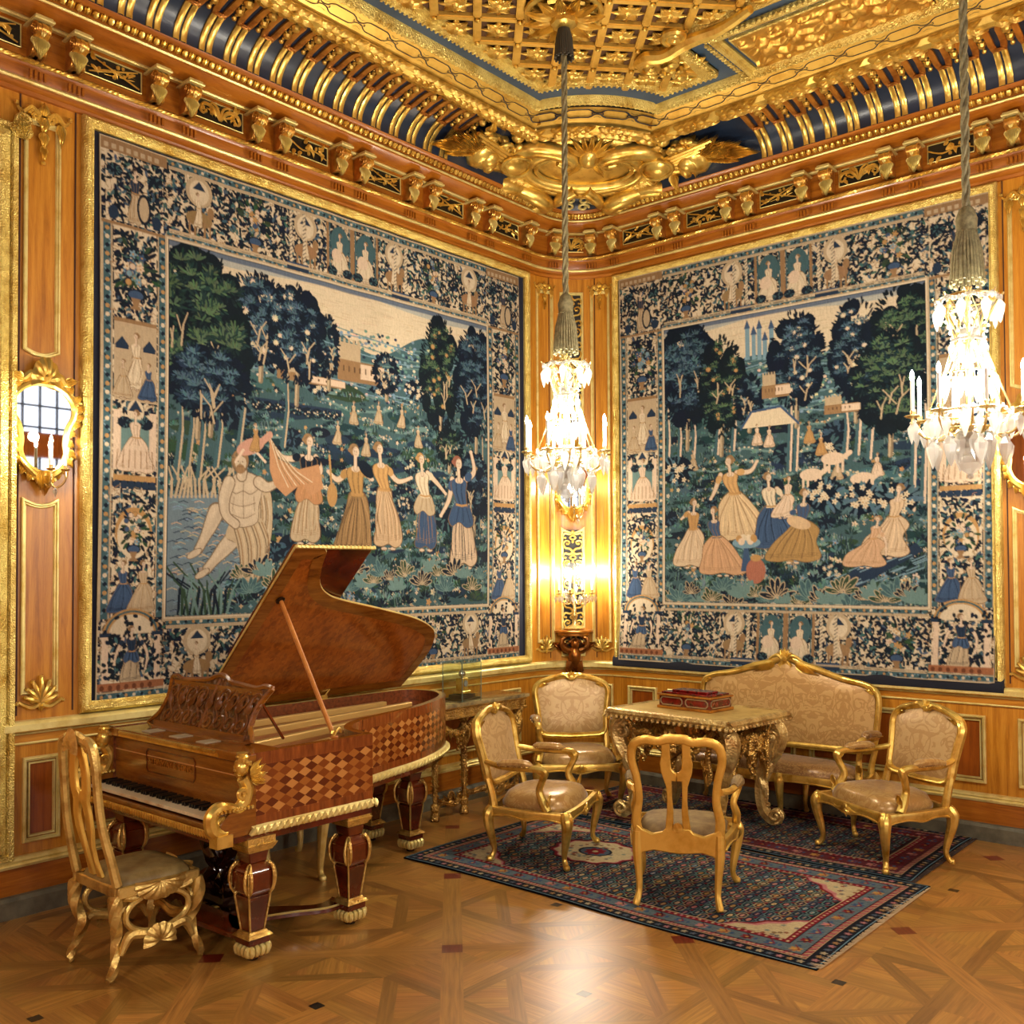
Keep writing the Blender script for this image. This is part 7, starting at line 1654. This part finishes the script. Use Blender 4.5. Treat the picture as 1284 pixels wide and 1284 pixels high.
LIDM, nt, b = new_mat('satinwood_lid'); co = coords(nt, (14, 10, 10), rot=(0, 0, .5)); bk_ = nd(nt, 'ShaderNodeTexVoronoi'); bk_.inputs['Scale'].default_value = 3.2; bk_.distance = 'MANHATTAN'; nt.links.new(co, bk_.inputs['Vector'])
ns = noise(nt, co, .35, 4); a_ = nd(nt, 'ShaderNodeSeparateXYZ'); nt.links.new(bk_.outputs['Color'], a_.inputs[0]); mm_ = nd(nt, 'ShaderNodeMath', operation='MULTIPLY_ADD'); nt.links.new(a_.outputs[0], mm_.inputs[0]); mm_.inputs[1].default_value = .25; nt.links.new(ns, mm_.inputs[2])
nt.links.new(ramp(nt, mm_.outputs[0], [(.4, lin(116, 54, 10)), (.85, lin(172, 94, 26))]), b.inputs['Base Color']); b.inputs['Roughness'].default_value = .22; b.inputs['Coat Weight'].default_value = .5; b.inputs['Coat Roughness'].default_value = .08
lid = m.build('lid', LIDM, pn_, ang=20)
m = MB(); ins_ = inset(lo, .085); vs = [ld(x, w, -.003) for x, w in lo]+[ld(x, w, -.003) for x, w in ins_]
m.add(vs, [(i, (i+1) % n, (i+1) % n+n, i+n) for i in range(n)]); m.build('crossbanding', WAL, lid, recalc=False)
m = MB(); m.tube([ld(-4.30, 1.475, .01), ld(-3.69, 1.475, .012)], .012, 6)
for k in range(20): m.ball(ld(-4.29+.031*k, 1.48, .01), .014, 6)
for a, b_ in zip(lo[2:-1], lo[3:]): m.tube([ld(*a, .01), ld(*b_, .01)], .007, 5)
m.tube([ld(-4.305, .02, .01), ld(-4.305, 1.47, .01)], .007, 5); m.build('lid_beading', GOLDP, lid)
m = MB(); fl_ = [(-4.295, .5), (-4.295, 1.465), (-3.69, 1.465), (-3.69, .5)]; vs = [ld(x, w, .028) for x, w in fl_]+[ld(x, w, .045) for x, w in fl_]; m.add(vs, [(0, 1, 2, 3), (7, 6, 5, 4)]+[(i, i+4, (i+1) % 4+4, (i+1) % 4) for i in range(4)]); m.build('front_flap', MAH, lid)
m = MB(); m.tube([L_(-4.32, -1.66, 1.07), ld(-4.20, 1.045, -.02)], .014, 8); m.lathe([(.0, 0), (.022, .004), (.026, .012), (.014, .02)], 10, L_(-4.32, -1.66, 1.06)); m.build('lid_prop', wood('prop_wood', lin(150, 84, 30), lin(184, 112, 46), lin(206, 138, 66), scale=(6, 6, 6)), pn_)
m = MB(); m.lathe([(.0, -.01), (.026, -.006), (.03, .004), (.018, .012)], 12, ld(-4.20, 1.045, -.012), axis=(0, -1, -1)); m.build('prop_cup', plain('dark_bronze', lin(60, 44, 30), .3, .8), lid)
m = MB(); m.ball(L_(-4.32, -1.655, 1.09), (.02, .012, .02), 8); m.tube([L_(-4.33, -1.67, 1.075), L_(-4.30, -1.68, 1.12), L_(-4.28, -1.67, 1.09)], .006, 6, sm=3); m.build('prop_bracket', GOLD, pn_)
for x in (-4.0, -3.3): m = MB(); m.box(L_(x, -.28, 1.08), (.05, .02, .03)); m.tube([L_(x, -.29, 1.09), L_(x+.03, -.30, 1.13)], .006, 6); m.ball(L_(x+.03, -.30, 1.135), .01, 6); m.build('lid_hinge', GOLD, pn_)
# legs
def frus(m, c, z0, w0, z1, w1):
    h0, h1 = w0/2, w1/2; vs = [c+Vector((i*h0, j*h0, z0)) for i, j in ((-1, -1), (1, -1), (1, 1), (-1, 1))]+[c+Vector((i*h1, j*h1, z1)) for i, j in ((-1, -1), (1, -1), (1, 1), (-1, 1))]
    m.add(vs, [(3, 2, 1, 0), (4, 5, 6, 7), (0, 1, 5, 4), (1, 2, 6, 5), (2, 3, 7, 6), (3, 0, 4, 7)])
lw, lg, lf_ = MB(), MB(), MB(); LGM = gilt('leg_gilding', lin(240, 206, 116), lin(150, 104, 40), .3, .8, carve=.6, cs=90, cd=.005, wear=.6); Z0 = Vector((0, 0, 0))
for z0, w0, z1, w1 in ((.50, .10, .575, .125), (.455, .15, .50, .095), (.36, .15, .455, .155), (.33, .115, .36, .15), (.13, .075, .33, .125), (.085, .125, .13, .13)): frus(lw, Z0, z0, w0, z1, w1)
for z0, w0, z1, w1 in ((.575, .16, .60, .185), (.60, .165, .635, .165), (.56, .14, .575, .155), (.125, .15, .14, .125), (.14, .115, .152, .10)): frus(lg, Z0, z0, w0, z1, w1)
for i in (-1, 1):
    for j in (-1, 1):
        lg.tube([(i*.064, j*.064, .33), (i*.04, j*.04, .14)], .006, 5); lg.tube([(i*.078, j*.078, .455), (i*.076, j*.076, .36), (i*.06, j*.06, .33)], .006, 5); lg.tube([(i*.05, j*.05, .50), (i*.078, j*.078, .457)], .006, 5)
for k in range(4):
    a = k*PI/2; d = Vector((cos(a), sin(a), 0)); s_ = Vector((-d.y, d.x, 0))
    for e in (-1, 1): lg.tube([d*.055+s_*e*.062+Vector((0, 0, .50)), d*.066+s_*e*.082+Vector((0, 0, .47)), d*.068+s_*e*.092+Vector((0, 0, .42)), d*.066+s_*e*.084+Vector((0, 0, .37)), d*.06+s_*e*.062+Vector((0, 0, .345))], [.005, .008, .009, .008, .005], 7, sm=4)
    for t, w in ((-.05, 0), (-.017, 0), (.017, 0), (.05, 0)): lf_.tube([d*.045+s_*t*.9+Vector((0, 0, .085)), d*.066+s_*t*.95+Vector((0, 0, .07)), d*.062+s_*t*.9+Vector((0, 0, .042)), d*.045+s_*t*.8+Vector((0, 0, .028))], [.010, .015, .014, .007], 7, sm=3)
    for t in (-.04, 0, .04): leaf(lg, d*.085+s_*t+Vector((0, 0, .63)), s_, Vector((0, 0, -1)), .03, .045, .012, 3)
lw.box((0, 0, .05), (.09, .09, .07)); cs = MB(); cs.lathe([(.028, 0), (.034, .01), (.034, .02), (.026, .03)], 12)
legs = [(-4.84, -1.645), (-4.18, -1.625), (-4.84, -.36), (-4.18, -.36), (-2.96, -.83), (-2.95, -.40)]
l0 = None
for x, y in legs:
    if l0 is None: l0 = lw.build('leg', MAH, pn_, bevel=.004); l0.location = L_(x, y, 0); lg.build('leg_mount', LGM, l0); lf_.build('foot', GOLDP, l0); cs.build('caster', BLACK, l0)
    else: o = copy_tree(l0, pn_); o.location = L_(x, y, 0)
m = MB()
for ye, s_ in ((-1.60, 1), (-.40, -1)):
    P_ = smooth_path([(-4.84, ye, 0), (-4.70, ye+s_*.16, 0), (-4.5, ye+s_*.10, 0), (-4.33, ye+s_*.0, 0), (-4.18, ye, 0)], 5); Q_ = [Vector((p.x, p.y+s_*(.15+.05*sin(i*.3)), 0)) for i, p in enumerate(P_)]
    ring = [(p.x-PO.x, p.y-PO.y) for p in P_]+[(p.x-PO.x, p.y-PO.y) for p in reversed(Q_)]; m.slab(ring, (0, 0, .085), (1, 0, 0), (0, 1, 0), .03)
m.slab([(x-PO.x, y-PO.y) for x, y in ((-4.84, -1.66), (-4.72, -1.5), (-4.72, -.5), (-4.84, -.34), (-4.89, -.5), (-4.91, -1.0), (-4.89, -1.5))], (0, 0, .085), (1, 0, 0), (0, 1, 0), .03)
m.build('stretcher', MAH, pn_, bevel=.004)
m = MB()
P_ = smooth_path([(-4.84, -1.605, .115), (-4.70, -1.445, .115), (-4.5, -1.505, .115), (-4.33, -1.6, .115), (-4.18, -1.6, .115)], 5); m.tube([p-PO for p in P_], .006, 5); m.build('stretcher_beading', GOLDP, pn_)
m = MB(); r_ = random.Random(7)                       # carved pedal lyre
for sg in (-1, 1): m.tube([L_(-4.62, -1.0+sg*.05, .62), L_(-4.62, -1.0+sg*.15, .52), L_(-4.62, -1.0+sg*.12, .40), L_(-4.62, -1.0+sg*.05, .30), L_(-4.62, -1.0+sg*.12, .20), L_(-4.62, -1.0+sg*.06, .12)], [.03, .045, .04, .035, .045, .03], 9, sm=5, lobes=4)
for k in range(12): leaf(m, L_(-4.66, -1.0+r_.uniform(-.14, .14), r_.uniform(.2, .5)), (0, -1, 0), (0, r_.uniform(-1, 1), r_.uniform(-1, 1)), .07, .12, .03, 3)
m.box(L_(-4.62, -1.0, .14), (.16, .32, .05)); m.box(L_(-4.62, -1.0, .045), (.14, .5, .09)); m.ball(L_(-4.68, -1.0, .50), (.05, .06, .06), 10); m.build('pedal_lyre', plain('ebonised_carving', lin(40, 16, 10), .15, coat=.6, c2=lin(22, 9, 6)), pn_)
for k in (-1, 1): m = MB(); m.box(L_(-4.72, -1.0+k*.06, .10), (.12, .03, .012)); m.build('pedal', GOLD, pn_)
# ================================================================ CHANDELIERS, SCONCES, CANDELABRUM
CRY, nt, b = new_mat('crystal'); nt.nodes.remove(b); tr = nt.nodes.new('ShaderNodeBsdfTransparent'); tr.inputs[0].default_value = (.96, .96, .94, 1); gs = nt.nodes.new('ShaderNodeBsdfGlossy'); gs.inputs['Roughness'].default_value = .08
df = nt.nodes.new('ShaderNodeBsdfTranslucent'); df.inputs[0].default_value = (1, .98, .92, 1); m1 = nt.nodes.new('ShaderNodeMixShader'); m1.inputs[0].default_value = .45; m2 = nt.nodes.new('ShaderNodeMixShader'); m2.inputs[0].default_value = .4
nt.links.new(tr.outputs[0], m1.inputs[1]); nt.links.new(gs.outputs[0], m1.inputs[2]); nt.links.new(m1.outputs[0], m2.inputs[1]); nt.links.new(df.outputs[0], m2.inputs[2]); nt.links.new(m2.outputs[0], nt.nodes['Material Output'].inputs[0])
BRS = gilt('pale_brass', lin(236, 214, 150), lin(196, 160, 90), .25, .9); WAX = plain('white_candle', lin(236, 230, 212), .4)
WAX.node_tree.nodes['Principled BSDF'].inputs['Subsurface Weight'].default_value = .0
FLM = emit('lit_bulb', (1, .93, .78, 1), 55)
ROPE = plain('grey_gold_cord', lin(156, 146, 104), .6, c2=lin(112, 104, 72), vs=40)
def drop_mesh(h, w):
    q = MB(); q.lathe([(.0, 0), (w*.25, -h*.08), (w*.18, -h*.16), (w*.5, -h*.34), (w*.42, -h*.55), (w*.12, -h*.9), (0, -h)], 6); return q
def point(name, loc, e, c=(1, .92, .78), rsz=.05):
    l = bpy.data.lights.new(name, 'POINT'); l.energy = e; l.color = c; l.shadow_soft_size = rsz; o = bpy.data.objects.new(name, l); COL.objects.link(o); o.location = loc; return o
def candle_mesh(parent, x, y, z, h=.14, arm=None, flame=True):
    m = MB(); m.lathe([(.010, 0), (.010, h)], 8, (x, y, z)); cn = m.build('candle', WAX, parent)
    if flame: f = MB(); f.lathe([(.0, 0), (.009, .008), (.012, .022), (.008, .042), (.0, .06)], 8, (x, y, z+h)); f.build('bulb', FLM, cn)
    return cn
def chandelier(bx, by, ztop=5.72, label='', rot=0.0):
    r = empty('chandelier', (bx, by, 2.46), rot, label, 'chandelier', 'crystal chandeliers on cords'); G = MB(); Z = lambda z: z-2.46
    prof = [(.145, 3.36), (.10, 3.27), (.065, 3.17), (.075, 3.08), (.12, 2.98), (.165, 2.86), (.19, 2.78), (.15, 2.72), (.06, 2.68)]
    for k in range(8):
        a = k*PI/4; G.tube([(rr*cos(a), rr*sin(a), Z(z)) for rr, z in prof], .005, 5, sm=3)
        G.tube([(.0, 0, Z(3.40)), (.06*cos(a), .06*sin(a), Z(3.39)), (.145*cos(a), .145*sin(a), Z(3.36)), (.165*cos(a), .165*sin(a), Z(3.38))], .005, 5, sm=3)
    for rr, z in ((.145, 3.36), (.068, 3.15), (.12, 2.98), (.19, 2.78), (.10, 2.70)): G.tube([(rr*cos(a), rr*sin(a), Z(z)) for a in np.linspace(0, 2*PI, 25)[:-1]], .0055, 5, closed=True)
    for k in range(8):                                 # crossing lattice
        a = k*PI/4
        for sg in (-1, 1): G.tube([(.145*cos(a), .145*sin(a), Z(3.36)), (.10*cos(a+sg*.39), .10*sin(a+sg*.39), Z(3.27)), (.068*cos(a+sg*.785), .068*sin(a+sg*.785), Z(3.16)), (.12*cos(a+sg*1.1), .12*sin(a+sg*1.1), Z(2.98))], .0035, 4)
    G.lathe([(.0, 2.69-2.46), (.075, 2.695-2.46), (.08, 2.705-2.46), (.02, 2.715-2.46), (.012, 3.40-2.46), (.02, 3.42-2.46), (0, 3.43-2.46)], 12)
    G.build('frame', BRS, r)
    m = MB(); m.lathe([(.0, 0), (.02, .012), (.045, .03), (.062, .06), (.055, .09), (.025, .11), (.02, .14), (.035, .165), (.03, .19), (.012, .22)], 10, lobes=10, la=.08); m.ball((0, 0, -.005), .016, 8); m.build('finial', CRY, r, ang=10)
    dr_ = drop_mesh(.145, .055).build('crystal_drop', CRY, r, ang=0); first = True
    def place(x, y, z, s=1.0):
        nonlocal first
        o = dr_ if first else dr_.copy()
        if not first: COL.objects.link(o); o.parent = r
        first = False; o.location = (x, y, z); o.scale = (s, s, s); o.rotation_euler = (0, 0, x*50)
    for k in range(8):
        a = k*PI/4+.2; ca, sa = cos(a), sin(a); R_ = .275; arm = MB()
        arm.tube([(.08*ca, .08*sa, Z(2.70)), (.15*ca, .15*sa, Z(2.655)), (.22*ca, .22*sa, Z(2.66)), (R_*ca, R_*sa, Z(2.72)), (R_*ca, R_*sa, Z(2.76))], .006, 6, sm=4)
        arm.lathe([(.008, 0), (.035, .008), (.042, .014), (.036, .018), (.012, .02), (.014, .04), (.010, .045)], 12, (R_*ca, R_*sa, Z(2.755)))
        am = arm.build('arm', BRS, r); candle_mesh(am, R_*ca, R_*sa, Z(2.80), .15)
        for e in (-.12, .12): place((R_)*cos(a+e), (R_)*sin(a+e), Z(2.75), .85)
        place(.18*ca, .18*sa, Z(2.66), 1.15); place(.15*cos(a+.3), .15*sin(a+.3), Z(3.35), .95); place(.19*cos(a+.4), .19*sin(a+.4), Z(2.79), 1.1)
        place(.08*ca, .08*sa, Z(3.15), .7); place(.12*cos(a+.2), .12*sin(a+.2), Z(2.97), .9); place(.10*cos(a), .10*sin(a), Z(2.69), 1.2)
    bd = MB()
    for k in range(8):                                 # bead strings
        a = k*PI/4
        for i in range(9):
            t = i/8; rr = .145-.07*sin(PI*t*.5); z = 3.34-.24*t; bd.ball((rr*cos(a+.2*t), rr*sin(a+.2*t), Z(z)), .009, 6)
        for i in range(7): b2 = a+PI/4*i/7; bd.ball((.15*cos(b2), .15*sin(b2), Z(3.36-.02*sin(PI*i/7))), .012, 6); bd.ball((.195*cos(b2), .195*sin(b2), Z(2.79-.03*sin(PI*i/7))), .012, 6); bd.ball((.072*cos(b2), .072*sin(b2), Z(3.15)), .010, 6)
        for i in range(4): bd.ball((.03*cos(a+i), .03*sin(a+i), Z(2.8+.13*i)), .025, 6)
    tag(bd.build('bead_strings', CRY, r), kind='stuff')
    for k in range(4): a = k*PI/2; candle_mesh(r, .055*cos(a), .055*sin(a), Z(2.76), .11)
    c_ = MB(); n = 3                                    # twisted cord
    zz = np.arange(3.80, ztop-.06, .02)
    for k in range(n): c_.tube([(.011*cos(z*22+k*2.094), .011*sin(z*22+k*2.094), Z(z)) for z in zz], .0115, 6)
    c_.build('cord', ROPE, r)
    def tassel(zt, s):
        q = MB(); q.lathe([(.012, 0), (.03*s, -.02), (.044*s, -.07), (.040*s, -.11*s), (.044*s, -.12*s)], 12, (0, 0, Z(zt)), lobes=12)
        for k in range(26):
            a = k*2*PI/26; q.tube([(.030*s*cos(a), .030*s*sin(a), Z(zt-.1*s)), (.056*s*cos(a), .056*s*sin(a), Z(zt-.2*s)), (.068*s*cos(a), .068*s*sin(a), Z(zt-.34*s))], .0075*s, 5)
            if k % 2: q.ball((.068*s*cos(a), .068*s*sin(a), Z(zt-.35*s)), .010*s, 5)
        q.tube([(.034*s*cos(a), .034*s*sin(a), Z(zt-.115*s)) for a in np.linspace(0, 2*PI, 17)[:-1]], .006, 6, closed=True); return q
    tassel(3.84, 1.15).build('tassel', ROPE, r); tassel(ztop+.02, .9).build('tassel', plain('dark_tassel', lin(70, 66, 54), .7), r)
    for k in range(4): a = k*PI/2+.5; point('chandelier_light', (bx+.23*cos(a), by+.23*sin(a), 3.06), CHW, rsz=.06)
    point('chandelier_light', (bx, by, 2.98), CHW, rsz=.09)
    return r
CHW = 44
chandelier(-2.65, -2.015, label='crystal chandelier hanging in front of the corner of the room')
chandelier(-2.53, -4.505, label='crystal chandelier hanging in front of the tapestry of feasting ladies', rot=.35)
for p in ((-6.9, -7.7), (-9.1, -3.4), (-9.1, -7.9), (-3.0, -7.9)): point('unseen_fill_light', (*p, 3.0), 190, c=(1, .94, .84), rsz=.28)  # fill lamps without fixtures, added out of view in place of presumed chandeliers
# ---- mirror sconces
MIR = plain('mirror_glass', (.9, .92, .95, 1), .02, 1)
def sconce(loc, rz, label):                            # local: +x right, -y into the room, origin at mid height
    LO[0] = Vector((0, -1, 0)); r = empty('mirror_sconce', loc, rz, label, 'wall sconce', 'gilt mirror sconces')
    half = [(0, .245), (.06, .24), (.13, .20), (.175, .13), (.17, .06), (.14, .0), (.125, -.08), (.13, -.15), (.10, -.22), (.05, -.26), (0, -.275)]
    sp = smooth_path([(x, 0, z) for x, z in half], 3); full = [(p.x, p.z) for p in sp]+[(-p.x, p.z) for p in reversed(sp[1:-1])]
    m = MB(); m.slab(full, (0, -.02, 0), (1, 0, 0), (0, 0, 1), .012); m.build('mirror', MIR, r)
    m = MB(); P_ = [Vector((x*1.06, -.03, z*1.05)) for x, z in full]; m.tube(P_, .02, 7, closed=True); m.tube([Vector((x*1.18, -.02, z*1.12)) for x, z in full], .016, 6, closed=True)
    r_ = random.Random(1)
    for i, p in enumerate(P_):
        if i % 2 == 0: d = Vector((p.x, 0, p.z)).normalized(); leaf(m, Vector((p.x*1.06, -.035, p.z*1.04)), Vector((0, 0, 0)) if False else Vector((-d.z, 0, d.x))*-1, d, .05, .045+.02*r_.random(), .022, 3)
        if i % 3 == 0: m.ball((p.x*1.2, -.035, p.z*1.17), .014, 6)
    shell(m, (0, -.05, .265), (1, 0, 0), (0, 0, 1), .17, .14, .04, 7)
    m.ball((0, -.06, .29), (.035, .03, .03), 8)
    for sg in (-1, 1):
        m.tube([(sg*.02, -.04, .27), (sg*.08, -.05, .31), (sg*.13, -.04, .27), (sg*.17, -.04, .31)], [.02, .022, .016, .006], 7, sm=4); leaf(m, (sg*.12, -.045, .27), (0, 0, -sg), (sg, 0, .3), .06, .08, .025, 3)
        m.tube([(sg*.04, -.04, -.31), (sg*.10, -.05, -.26), (sg*.14, -.04, -.20)], [.016, .018, .008], 7, sm=4)
    leaf(m, (0, -.04, -.27), (1, 0, 0), (0, 0, -1), .12, .13, .04, 5); m.ball((0, -.05, -.30), .022, 8)
    m.build('carved_frame', GOLDF if False else GOLD, r)
    for sg in (.0, .085):
        a = MB(); a.tube([(sg*.3, -.05, -.33), (sg*.6, -.09, -.37), (sg, -.13, -.33), (sg, -.135, -.27)], .007, 6, sm=4); a.lathe([(.008, 0), (.026, .008), (.028, .014), (.01, .018), (.012, .035)], 10, (sg, -.135, -.275)); am = a.build('arm', BRS, r); candle_mesh(am, sg, -.135, -.24, .12)
    d0 = drop_mesh(.06, .03).build('crystal_drop', CRY, r, ang=0); d0.location = (.04, -.10, -.37)
    N = Vector((sin(rz), -cos(rz), 0)); LO[0] = None; point('sconce_light', Vector(loc)+N*.17+Vector((0, 0, -.05)), 15, rsz=.03)
    return r
sconce((-5.21, -.0, 2.87), 0, 'gilt mirror sconce on the pilaster between the gilt door casing and the dancing tapestry')
pm_ = path(0, 0, 2.87); sconce(tuple(pm_), rad(-45), 'gilt mirror sconce on the curved corner panel, behind the hanging chandelier')
sconce((0, -4.20, 2.87), rad(-90), 'gilt mirror sconce past the feasting tapestry, partly hidden by a chandelier')
# ---- bracket with figure and candelabrum in the corner
N = pn(0); A = Vector((1, -1, 0)).normalized(); base = path(0, 0, 0)
br = empty('wall_bracket', tuple(base+Vector((0, 0, 1.05))), rad(-45), 'gilt wall bracket carried by a carved cherub, low on the curved corner panel', 'bracket')
m = MB(); hs = [(.0, 0), (-.17, 0), (-.19, -.06), (-.15, -.16), (-.06, -.22), (0, -.23), (.06, -.22), (.15, -.16), (.19, -.06), (.17, 0)]
m.slab(hs[1:], (0, 0, .345), (1, 0, 0), (0, 1, 0), .025); m.slab([(x*.85, y*.85) for x, y in hs[1:]], (0, 0, .315), (1, 0, 0), (0, 1, 0), .03); m.build('shelf', BRONZE, br, bevel=.006); LO[0] = Vector((0, -1, 0))
m = MB(); m.ball((0, -.12, .24), (.045, .045, .05), 12); m.ball((0, -.162, .236), (.010, .010, .010), 6)
for e in (-1, 1):
    m.ball((e*.018, -.158, .25), .008, 6); m.tube([(e*.05, -.09, .17), (e*.11, -.10, .20), (e*.12, -.10, .28), (e*.07, -.10, .31)], [.032, .026, .022, .018], 8, sm=4); m.ball((e*.06, -.10, .315), .022, 7)
    leaf(m, (e*.05, -.05, .18), (0, 0, -e), (e, 0, .35), .1, .16, .03, 5); m.tube([(e*.035, -.09, .06), (e*.05, -.10, .0), (e*.02, -.09, -.05)], [.045, .035, .02], 8, sm=3)
    for k in range(5): m.ball((e*(.015+.009*k), -.125, .285-.006*k), .017, 6)
m.tube([(0, -.08, .20), (0, -.09, .13), (0, -.085, .06), (0, -.06, .0)], [.045, .062, .055, .035], 12, sm=4); leaf(m, (0, -.09, .03), (1, 0, 0), (0, .3, -1), .16, .16, .05, 5)
m.build('cherub_figure', gilt('dark_copper', lin(150, 92, 36), lin(70, 38, 16), .28, .85), br); LO[0] = None
cb = empty('candelabrum', tuple(base+N*.115+Vector((0, 0, 1.428))), rad(-45), 'crystal candelabrum with four lit candles on the corner bracket', 'candelabrum')
m = MB(); m.lathe([(.10, 0), (.105, .012), (.07, .03), (.03, .05), (.018, .09), (.03, .13), (.016, .17), (.012, .50), (.02, .55), (.008, .62), (0, .66)], 14); m.build('stem', BRS, cb)
dr_ = drop_mesh(.085, .036).build('crystal_drop', CRY, cb, ang=0); first = True
for k, x in enumerate((-.155, -.06, .065, .165)):
    y = -.03 if abs(x) > .1 else -.12; a = MB(); a.tube([(0, 0, .30), (x*.4, y*.5, .24), (x*.9, y, .28), (x, y, .34)], .006, 6, sm=4); a.lathe([(.008, 0), (.03, .008), (.034, .014), (.012, .02), (.014, .045)], 12, (x, y, .335)); am = a.build('arm', BRS, cb); candle_mesh(am, x, y, .38, .14)
    for e in (-.03, 0, .03):
        o = dr_ if first else dr_.copy()
        if not first: COL.objects.link(o); o.parent = cb
        first = False; o.location = (x+e, y-.01, .335)
for i in range(16):
    a = i*.8; o = dr_.copy(); COL.objects.link(o); o.parent = cb; o.location = (.10*cos(a)*(1-i/40), .06*sin(a)-.02, .30+.022*i)
for e, z in ((-.12, 1.98), (.12, 1.98), (0, 1.96)): point('candelabrum_light', base+N*.2+A*e+Vector((0, 0, z)), 15, rsz=.03)
# ================================================================ LIGHT
W = bpy.data.worlds.new('world'); S.world = W; W.use_nodes = True
W.node_tree.nodes['Background'].inputs[0].default_value = (1, .95, .88, 1); W.node_tree.nodes['Background'].inputs[1].default_value = .1
def area_light(name, loc, target, sx, sy, p, c):
    l = bpy.data.lights.new(name, 'AREA'); l.shape = 'RECTANGLE'; l.size = sx; l.size_y = sy; l.energy = p; l.color = c
    o = bpy.data.objects.new(name, l); COL.objects.link(o); o.location = loc
    o.rotation_euler = (Vector(target)-Vector(loc)).to_track_quat('-Z', 'Y').to_euler(); return o
S.view_settings.exposure = 0.0
try:
    S.cycles.max_bounces = 7; S.cycles.diffuse_bounces = 3; S.cycles.glossy_bounces = 3; S.cycles.transmission_bounces = 4; S.cycles.transparent_max_bounces = 24
    S.cycles.sample_clamp_indirect = 6; S.cycles.use_denoising = True; S.cycles.caustics_reflective = False; S.cycles.caustics_refractive = False
except Exception: pass
